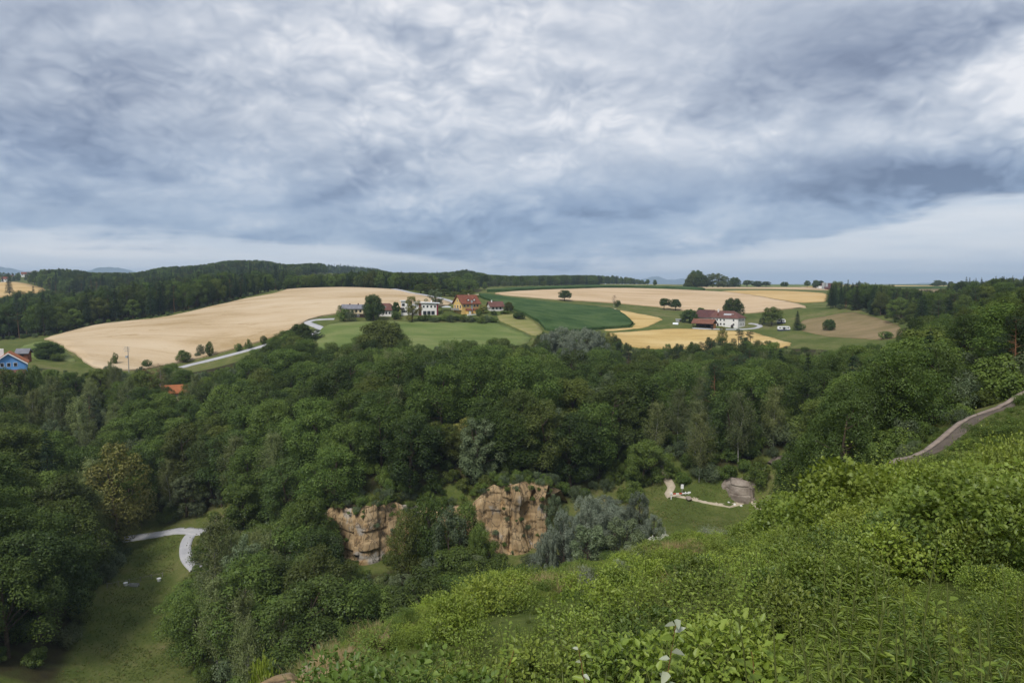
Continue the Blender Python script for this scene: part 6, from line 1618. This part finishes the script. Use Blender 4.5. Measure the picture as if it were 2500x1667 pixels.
def mound(kind, Ht, Rr, nl, L, seed, fmat, maple=False, asp=0.6, n=10, smat='stem_green', rough=0.5, tuftup=0.35):
    g = np.random.default_rng(seed); sp, fp = Pile(), Pile()
    cen = []; rad = []
    for k in range(n):
        th = g.random() * 6.28; r = Rr * .72 * math.sqrt(g.random()); cen.append([r * math.cos(th), r * math.sin(th), Ht * g.uniform(.25, .72) * (1.1 - .5 * (r / Rr) ** 2)]); rad.append(min(Rr, Ht) * g.uniform(.25, .45))
    cen, rad = np.array(cen), np.array(rad)
    for j in range(n):
        sp.add(*tube(limb([.05 * g.normal(), .05 * g.normal(), -.1], cen[j] + [0, 0, rad[j] * .6], g, .12, 5), np.linspace(.012, .004, 5), 4))
    i = g.integers(0, n, nl); d = unit(g.normal(size=(nl, 3)) + [0, 0, .45])
    C = cen[i] + d * (rad[i] * g.uniform(.6, 1.12, nl))[:, None] * [1, 1, .85]
    C[:, 2] = np.abs(C[:, 2])
    D = d * .8 + g.normal(size=(nl, 3)) * rough; D[:, 2] += .1
    Nn = d * .5 + [0, 0, .8] + g.normal(size=(nl, 3)) * .3
    Ls = L * g.uniform(.65, 1.2, nl)
    V, F = lobed(C, D, Nn, Ls, g) if maple else leaf6(C, D, Nn, Ls, Ls * asp, g)
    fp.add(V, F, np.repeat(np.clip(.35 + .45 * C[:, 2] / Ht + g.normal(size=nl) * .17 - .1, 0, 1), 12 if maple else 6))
    # shoots that stand out of the mound
    ns = max(3, n // 2)
    for j in range(ns):
        b0 = cen[g.integers(n)]; tip = b0 + np.array([g.normal() * Rr * .35, g.normal() * Rr * .35, Ht * g.uniform(.35, .65)])
        ax = limb(b0, tip, g, .1, 5); sp.add(*tube(ax, np.linspace(.007, .002, 5), 4))
        m = int(10 + 4 / max(L, .05) * .1); t = np.linspace(.25, 1, m)
        base = b0 + (tip - b0) * t[:, None]; th = np.arange(m) * 2.4; el = tuftup + g.normal(size=m) * .2
        DD = np.stack([np.cos(th) * np.cos(el), np.sin(th) * np.cos(el), np.sin(el)], 1)
        LL = L * (1.05 - .5 * t)
        V, F = lobed(base, DD, DD * 0 + [0, 0, 1.0], LL, g) if maple else leaf6(base, DD, DD * 0 + [0, 0, 1.0], LL, LL * asp, g)
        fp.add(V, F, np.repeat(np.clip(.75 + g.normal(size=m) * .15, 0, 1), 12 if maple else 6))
    keep_plant(kind, sp, smat, fp, fmat, Ht, Rr)
def tuft(kind, Ht, nb, Wd, seed, fmat, spread=0.18, heads=False):
    g = np.random.default_rng(seed); fp, sp = Pile(), Pile()
    th = g.random(nb) * 6.28; lean = g.uniform(.08, .75, nb); h = Ht * g.uniform(.5, 1.1, nb)
    b = np.stack([np.cos(th) * spread * g.random(nb), np.sin(th) * spread * g.random(nb), np.full(nb, -.04)], 1)
    dirn = np.stack([np.cos(th), np.sin(th), 0 * th], 1); side = np.stack([-np.sin(th), np.cos(th), 0 * th], 1)
    rows = []
    for t, w in ((0, 1), (.35, .9), (.7, .6), (1, .08)):
        p = b + dirn * (lean * h * t * t)[:, None] + np.array([0, 0, 1.0]) * (h * (t - .28 * lean * t * t))[:, None]
        rows += [p - side * Wd * w * .5, p + side * Wd * w * .5]
    V = np.stack(rows, 1).reshape(-1, 3); k = np.arange(nb)[:, None] * 8
    F = np.vstack([k + np.array([[2 * q, 2 * q + 1, 2 * q + 3, 2 * q + 2]]) for q in range(3)])
    fp.add(V, F, np.repeat(np.clip(.5 + g.normal(size=nb) * .22, 0, 1), 8))
    keep_plant(kind, sp, 'stem_green', fp, fmat, Ht, spread)
for k in range(2): herb('nettle', 1.05, 10, .095, .05, 900 + k, 'weed_green', per=2, stems=4, spread=.16)
for k in range(3): herb('goldenrod', 1.15, 34, .095, .017, 910 + k, ['weed_green', 'weed_deep', 'weed_green'][k], per=2, up=.45, spiral=True, stems=4, spread=.15, droop=.25)
for k in range(4): mound('bramble', .85, .85, 1150, .062, 920 + k, ['weed_green', 'weed_lime', 'weed_deep', 'weed_green'][k], asp=.62)
for k in range(2): mound('weed_clump', .5, .55, 700, .05, 930 + k, ['weed_deep', 'weed_green'][k], asp=.4)
for k in range(2): mound('maple_bush', 2.6, 1.9, 3200, .135, 940 + k, ['weed_lime', 'weed_green'][k], True, n=20)
for k in range(2): mound('hazel_bush', 1.8, 1.5, 3600, .088, 950 + k, ['weed_lime', 'weed_green'][k], asp=.72, n=18)
for k in range(2): mound('broom_bush', 1.35, 1.0, 5200, .10, 960 + k, 'weed_deep', asp=.16, n=16, rough=.35, tuftup=.9)
mound('silver_bush', 1.2, 1.0, 2200, .085, 970, 'weed_grey', asp=.3, n=14)
mound('blossom_bush', 1.1, .95, 1900, .075, 971, 'blossom', asp=.6, n=14)
for k in range(3): tuft('grass_tuft', .55, 60, .012, 980 + k, 'grass_blade')
for k in range(2): tuft('dry_grass', .6, 60, .010, 990 + k, 'straw')
def plant(kind, var, x, y, s, label, cat, group=None, rz=None, sz=1.0, name=None):
    pr = PLANT[kind][var % len(PLANT[kind])]
    e = link(name or kind, None, None, (x, y, H1(x, y) - .03), random.uniform(0, 6.28) if rz is None else rz); e.scale = (s, s, s * sz); tag(e, label, cat, group)
    if pr['stem'] is not None: link('stem', pr['stem'], e)
    link('leaves', pr['leaves'], e)
    return e
def fplace(kind, var, u, v, w, h, Y, label, cat='bush'):
    """bush whose top middle shows at (u, v), w px wide, h metres tall, at distance Y"""
    x = gx(u, Y); pr = PLANT[kind][var % len(PLANT[kind])]
    z = H1(x, Y); ht = P(u, v, Y)[2] - z
    e = plant(kind, var, x, Y, w * Y / FPX / 2 / pr['r'], label, cat)
    e.scale = (e.scale[0], e.scale[1], max(ht, .35) / (pr['h'] * 1.0))
    FB.append((x, Y, w * Y / FPX / 2)); return e
FB = []
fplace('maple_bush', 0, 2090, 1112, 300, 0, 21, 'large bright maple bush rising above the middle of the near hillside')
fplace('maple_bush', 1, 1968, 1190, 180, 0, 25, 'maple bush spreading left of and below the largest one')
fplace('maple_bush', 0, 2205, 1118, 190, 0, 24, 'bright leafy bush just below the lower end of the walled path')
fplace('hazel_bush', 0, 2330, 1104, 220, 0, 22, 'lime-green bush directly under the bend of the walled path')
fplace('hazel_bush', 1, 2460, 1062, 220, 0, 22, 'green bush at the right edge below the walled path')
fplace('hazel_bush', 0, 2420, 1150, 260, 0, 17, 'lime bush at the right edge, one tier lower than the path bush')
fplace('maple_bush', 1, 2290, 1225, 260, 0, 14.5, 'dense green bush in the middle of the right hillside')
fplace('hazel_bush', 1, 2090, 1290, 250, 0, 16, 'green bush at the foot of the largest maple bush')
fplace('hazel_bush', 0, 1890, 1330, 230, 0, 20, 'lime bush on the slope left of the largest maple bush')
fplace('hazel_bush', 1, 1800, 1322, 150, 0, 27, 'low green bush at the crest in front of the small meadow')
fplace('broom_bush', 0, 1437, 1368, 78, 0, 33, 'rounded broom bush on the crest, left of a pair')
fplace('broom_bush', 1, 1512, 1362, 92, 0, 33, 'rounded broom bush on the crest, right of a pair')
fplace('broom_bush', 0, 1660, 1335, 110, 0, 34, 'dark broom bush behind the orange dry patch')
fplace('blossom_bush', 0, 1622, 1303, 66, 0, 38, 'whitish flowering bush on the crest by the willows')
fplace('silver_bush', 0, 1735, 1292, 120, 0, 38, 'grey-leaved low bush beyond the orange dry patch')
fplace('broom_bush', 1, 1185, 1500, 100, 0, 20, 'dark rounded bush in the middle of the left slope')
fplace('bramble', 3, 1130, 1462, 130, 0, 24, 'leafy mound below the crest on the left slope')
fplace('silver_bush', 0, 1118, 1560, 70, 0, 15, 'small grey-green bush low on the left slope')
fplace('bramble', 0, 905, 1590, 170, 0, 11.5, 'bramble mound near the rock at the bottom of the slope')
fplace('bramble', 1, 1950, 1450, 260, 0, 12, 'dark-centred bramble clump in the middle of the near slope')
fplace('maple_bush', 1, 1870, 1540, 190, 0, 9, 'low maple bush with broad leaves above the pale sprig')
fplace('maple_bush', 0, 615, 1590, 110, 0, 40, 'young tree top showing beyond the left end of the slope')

# undergrowth: one mass that covers the hillside
PK = sorted((k, v) for k in PLANT for v in range(len(PLANT[k])))
first = {}
for ob in bpy.data.objects:
    if ob.type == 'MESH' and ob.data: first.setdefault(ob.data.name, ob)
PSRC = {}
ug = []
g6 = np.random.default_rng(77)
def on_hill(x, y):
    return (x - (-4.6 + 0.0 * y) > 0) & (y > 2.4) & (y < 60)
# one real plant of each remaining kind near the view point gives the mass its source shapes
for kind, var, x, y, s, lab in [('nettle', 0, 3.2, 5.2, 1.0, 'nettle plant among the tall stalks at the bottom edge'), ('nettle', 1, 4.0, 6.4, 1.0, 'second nettle plant behind the bottom edge stalks'), ('goldenrod', 0, 3.9, 4.9, 1.0, 'tall narrow-leaved stalk plant in the bottom right corner'), ('goldenrod', 1, 3.0, 4.4, 1.0, 'dark narrow-leaved stalk plant at the bottom edge'), ('goldenrod', 2, 4.6, 5.8, 1.0, 'narrow-leaved stalk plant behind the corner one'),
                                ('weed_clump', 0, .3, 8.5, 1.0, 'dark fine-leaved weed clump low on the slope'), ('weed_clump', 1, -.6, 10.2, 1.0, 'green fine-leaved weed clump low on the slope'), ('bramble', 2, 1.9, 8.8, 1.0, 'deep green bramble low on the slope right of the weeds'), ('grass_tuft', 0, .2, 7.2, 1.0, 'grass tuft at the bottom middle edge'), ('grass_tuft', 1, .9, 7.4, 1.0, 'second grass tuft right of the bottom middle one'), ('grass_tuft', 2, -.8, 9.0, 1.0, 'grass tuft left of the bottom middle one'),
                                ('dry_grass', 0, -3.0, 13.0, 1.0, 'dry straw tuft above the rock ledge'), ('dry_grass', 1, -2.5, 12.0, 1.0, 'second dry straw tuft nearer the rock ledge')]:
    plant(kind, var, x, y, s, lab, 'plant')
for ob in bpy.data.objects:
    if ob.type == 'MESH' and ob.data: first.setdefault(ob.data.name, ob)
PKI = {}
srcs = []
for (k, v) in PK:
    pr = PLANT[k][v]; obs = [first[m.name] for m in (pr['stem'], pr['leaves']) if m is not None and m.name in first]
    if obs: PKI[(k, v)] = len(srcs); srcs.append(obs)
PH = {i: PLANT[k][v]['h'] for (k, v), i in PKI.items()}
def strew(n, kinds, region, sc=(0.7, 1.25), zoff=0.0, cap=True, relief=True):
    """n tries; region(x, y, u) -> probability"""
    x = g6.uniform(-8, 60, n); y = 2.6 + (62 - 2.6) * g6.random(n) ** 1.0
    u = 1250 + FPX * x / y
    m = (u > 560) & (u < 2640)
    x, y, u = x[m], y[m], u[m]
    p = region(x, y, u); m = g6.random(len(x)) < p
    x, y = x[m], y[m]
    if not len(x): return
    m = np.ones(len(x), bool)
    m &= ((PC[None, :, 0] - x[:, None]) ** 2 + (PC[None, :, 1] - y[:, None]) ** 2).min(1) > 1.75 ** 2
    x, y = x[m], y[m]
    z = H(x, y)
    ks = [PKI[k] for k in kinds if k in PKI]
    for a, b, c in zip(x, y, z):
        kk = ks[g6.integers(len(ks))]; s_ = g6.uniform(*sc); hh = PH[kk] * 1.25
        u_ = proj(a, b, c + s_ * hh * .6)[0]
        room = P(u_, FCREST(u_) - 34 * float(fbm(np.array([u_ / 70.0]), np.array([3.3]), 3, 6)[0]), b)[2] - c + g6.uniform(-.12, .18) + (g6.random() < .06) * g6.uniform(.1, .5)
        if relief: s_ *= 0.42 + 1.0 * float(sm(vnoise(a / 2.6 + b * .05, b / 3.4, 15), -.28, .28))
        if cap: s_ = min(s_, room / hh)
        if s_ < .22: continue
        ug.append((a, b, c - .03 + zoff, g6.uniform(0, 6.28), s_, kk))
FCREST = lim([(500,1760),(560,1700),(650,1650),(780,1556),(900,1497),(1050,1452),(1200,1405),(1350,1376),(1420,1366),(1500,1352),(1600,1318),(1700,1306),(1790,1292),(1850,1240),(1900,1195),(2000,1135),(2080,1118),(2150,1122),(2230,1126),(2300,1092),(2400,1062),(2500,1032),(2700,990)])
def sm(a, lo, hi): t = np.clip((a - lo) / (hi - lo), 0, 1); return t * t * (3 - 2 * t)
patch = lambda x, y, s, k: sm(vnoise(x / s, y / s, k), -.12, .12)
area = 68 * 59.4
right = lambda u: sm(u, 1650, 1950)
# low cover
strew(int(area * 8.0), [('grass_tuft', 0), ('grass_tuft', 1), ('grass_tuft', 2)], lambda x, y, u: (1.0 - .75 * right(u)) * (0.2 + .6 * patch(x, y, 4.0, 3)) * (0.45 + .55 * sm(y, 12, 20)), (0.5, 1.05))
strew(int(area * 5.0), [('dry_grass', 0), ('dry_grass', 1)], lambda x, y, u: np.maximum(0.65 * sm(-vnoise(x / 3.5, y / 3.5, 8), .06, .2) * (1 - .7 * right(u)) * sm(y, 9, 14), 0.95 * (1 - sm(u, 780, 1020)) * sm(y, 9, 11.5)), (0.6, 1.1))
strew(int(area * 6.0), [('weed_clump', 0), ('weed_clump', 1), ('weed_clump', 1), ('bramble', 2), ('bramble', 0), ('bramble', 1)], lambda x, y, u: 0.6 * (0.15 + .85 * patch(x, y, 2.6, 2)) * sm(y, 4.0, 7.0) * sm(u, 760, 920), (0.5, 1.0))
strew(int(area * 5.0), [('bramble', 0), ('bramble', 3), ('bramble', 2)], lambda x, y, u: right(u) * 0.45 * sm(y, 5.0, 9.0) * (0.25 + .75 * patch(x, y, 3.0, 1)), (0.45, 0.9))
strew(int(area * 7.0), [('nettle', 0), ('nettle', 1)], lambda x, y, u: 0.55 * patch(x, y, 2.5, 6) * sm(y, 5, 8) * sm(u, 900, 1100), (0.55, 0.95))
# stalks by the view point
strew(int(area * 24), [('goldenrod', 0), ('goldenrod', 1), ('goldenrod', 2), ('nettle', 0), ('nettle', 1)], lambda x, y, u: sm(u, 1750, 2150) * (1 - sm(y, 6.5, 10.0)) * (0.25 + .75 * patch(x, y, 1.3, 5)) * .75, (0.6, 1.1))
# shrubs standing out of it
strew(int(area * 0.30), [('hazel_bush', 0), ('hazel_bush', 1), ('maple_bush', 0), ('maple_bush', 1), ('maple_bush', 1), ('bramble', 2), ('broom_bush', 0)], lambda x, y, u: sm(u, 1780, 1950) * sm(y, 10, 14) * (1 - sm(y, 28, 36)), (0.45, 0.85))
strew(int(area * 0.16), [('hazel_bush', 1), ('maple_bush', 1)], lambda x, y, u: sm(u, 1900, 2100) * sm(y, 10, 14) * (1 - sm(y, 28, 36)), (0.45, 0.8), relief=False)
strew(int(area * 0.22), [('broom_bush', 0), ('broom_bush', 1), ('hazel_bush', 1), ('silver_bush', 0)], lambda x, y, u: (1 - right(u)) * 0.8 * sm(y, 9, 14) * sm(u, 950, 1150), (0.35, 0.75), relief=False)
strew(int(area * 0.20), [('bramble', 1), ('bramble', 0)], lambda x, y, u: (1 - right(u)) * sm(y, 8, 12) * sm(u, 950, 1150), (0.7, 1.25), relief=False)
strew(int(area * 6), [('grass_tuft', 0), ('grass_tuft', 1), ('weed_clump', 0), ('bramble', 2), ('nettle', 0)], lambda x, y, u: sm(u, 2230, 2260) * sm(y, 24, 28) * (x > 24), (0.4, 0.9), cap=False)
strew(int(area * 14), [('dry_grass', 0), ('dry_grass', 1)], lambda x, y, u: np.maximum(np.exp(-((x - 7.8) / 1.9) ** 2 - ((y - 30) / 2.6) ** 2), .7 * np.exp(-((x - 0.6) / 1.0) ** 2 - ((y - 19) / 1.6) ** 2)), (0.7, 1.2), relief=False)
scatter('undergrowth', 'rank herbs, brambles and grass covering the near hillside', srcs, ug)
print('undergrowth', len(ug), time.time() - T0)

# grass of the valley floors
vg = []
def meadow_grass(poly, per):
    lo, hi = poly.min(0), poly.max(0); n = int((hi - lo).prod() * per)
    X = g6.uniform(lo, hi, (n, 2)); X = X[inside(poly, X[:, 0], X[:, 1])]
    X = X[g6.random(len(X)) < 0.25 + .75 * patch(X[:, 0], X[:, 1], 5.0, 4)]
    ok = np.ones(len(X), bool)
    for C in LN: ok &= ((C[None, ::2, 0] - X[:, None, 0]) ** 2 + (C[None, ::2, 1] - X[:, None, 1]) ** 2).min(1) > 1.9 ** 2
    for B in FIELDS.get('gravel_patch', []): ok &= ~inside(B, X[:, 0], X[:, 1])
    X = X[ok]; Z = H(X[:, 0], X[:, 1])
    ks = [PKI[('grass_tuft', k)] for k in range(3)] * 4 + [PKI[('dry_grass', 0)]]
    for (a, b), c in zip(X, Z): vg.append((a, b, c - .03, g6.uniform(0, 6.28), g6.uniform(.35, .8), ks[g6.integers(len(ks))]))
LN = [VC1, VC2, VC3, VC4]
ctr = FIELDS['open'][0].mean(0); meadow_grass((FIELDS['open'][0] - ctr) * 1.18 + ctr, 6.0)
ctr = FIELDS['open'][1].mean(0); meadow_grass((FIELDS['open'][1] - ctr) * 1.3 + ctr, 6.0)
scatter('grass', 'rough tussocky grass on the two valley floors', srcs, vg)
sheet('earth_patch', 'bare straw-coloured earth at the brink of the near slope', None, 'pasture', 0.05, 0.5, world=[(-4.6, 9.6), (-3.0, 9.6), (-2.3, 11.5), (-2.4, 14.0), (-3.2, 16.5), (-4.3, 15.0), (-4.9, 12.0)], wob=0.15)
# rock ledge at the lower left end of the hillside
boulder('rock', 'pale weathered rock ledge at the lower end of the near slope', -3.75, 10.6, 1.1, (1.1, .8, .5), 'rock', 31, z=H1(-3.75, 10.6) - .35)
boulder('rock', 'small pale stone above the weathered rock ledge', -3.5, 11.9, .5, (1.2, .9, .5), 'rock', 33, z=H1(-3.5, 11.9) - .1)
boulder('rock', 'flat stone half hidden in dry grass near the ledge', -2.9, 10.9, .45, (1.3, .9, .4), 'rock', 34, z=H1(-2.9, 10.9) - .08)

# sprigs with single big leaves close to the view point
def sprig(label, u, vtop, vbot, Y, leaves, lean, Lf, seed, mats):
    g = np.random.default_rng(seed)
    top = P(u, vtop, Y); bot = P(u - lean, vbot, Y)
    bot = bot + (bot - top) * 0.6
    e = link('willow_sprig', None, None, bot); tag(e, label, 'sprig')
    ax = limb([0, 0, 0], top - bot, g, .05, 8)
    V, F = tube(ax, np.linspace(.006, .0025, 8), 5); part(e, 'stem', (V.tolist(), F.tolist()), 'stem_red')
    for k in range(leaves):
        t = 0.3 + 0.7 * k / (leaves - 1); z = np.array([np.interp(t, np.linspace(0, 1, 8), ax[:, i]) for i in range(3)])
        th = k * 2.4 + seed; el = g.uniform(-.3, .7)
        D = np.array([[math.cos(th) * math.cos(el), math.sin(th) * math.cos(el) * .7, math.sin(el)]])
        L_ = Lf * g.uniform(.6, 1.1) * (1.1 - .5 * t)
        V, F = leaf6(z[None], D, np.array([[.1 * g.normal(), -.5, .8]]), L_, L_ * .52, g, droop=.25)
        me = raw_mesh('leaf', V, [F]); attr(me, 'tint', np.full(len(V), g.uniform(.3, .9))); me.materials.append(MAT[mats[k % len(mats)]]); link('leaf', me, e)
sprig('sprig with pale upturned leaves on a reddish stem at the bottom edge', 1652, 1510, 1690, 5.2, 13, 30, .17, 1, ['weed_pale', 'weed_green', 'weed_pale', 'weed_grey'])
sprig('sprig with narrow pale leaves at the bottom edge, left of the reddish one', 1410, 1570, 1690, 5.6, 10, -20, .12, 2, ['weed_pale', 'weed_lime'])
sprig('short sprig with yellow-green leaves at the bottom edge', 1835, 1590, 1690, 4.8, 8, 10, .15, 3, ['weed_lime'])
sprig('thin sprig standing out at the bottom edge under the rocky ledge slope', 1255, 1585, 1690, 6.5, 9, 25, .12, 5, ['weed_lime', 'weed_green'])

# ------------------------------------------------------------------ air
def haze():
    V, F = bx(-19000, 19000, -3200, 19000, -70, 300)
    me = bpy.data.meshes.new('haze'); me.from_pydata(V, [], F); me.update()
    m = bpy.data.materials.new('haze'); m.use_nodes = True; N = NT(m.node_tree)
    o = N.n('ShaderNodeOutputMaterial'); pv = N.n('ShaderNodeVolumePrincipled')
    pv.inputs['Color'].default_value = (0.60, 0.78, 1.0, 1); pv.inputs['Density'].default_value = 0.00010
    pv.inputs['Anisotropy'].default_value = 0.0
    N.l(pv.outputs[0], o.inputs['Volume']); me.materials.append(m)
    tag(link('haze', me), 'thin blue haze over the far hills', kind='stuff')
haze()
print('done', time.time() - T0)
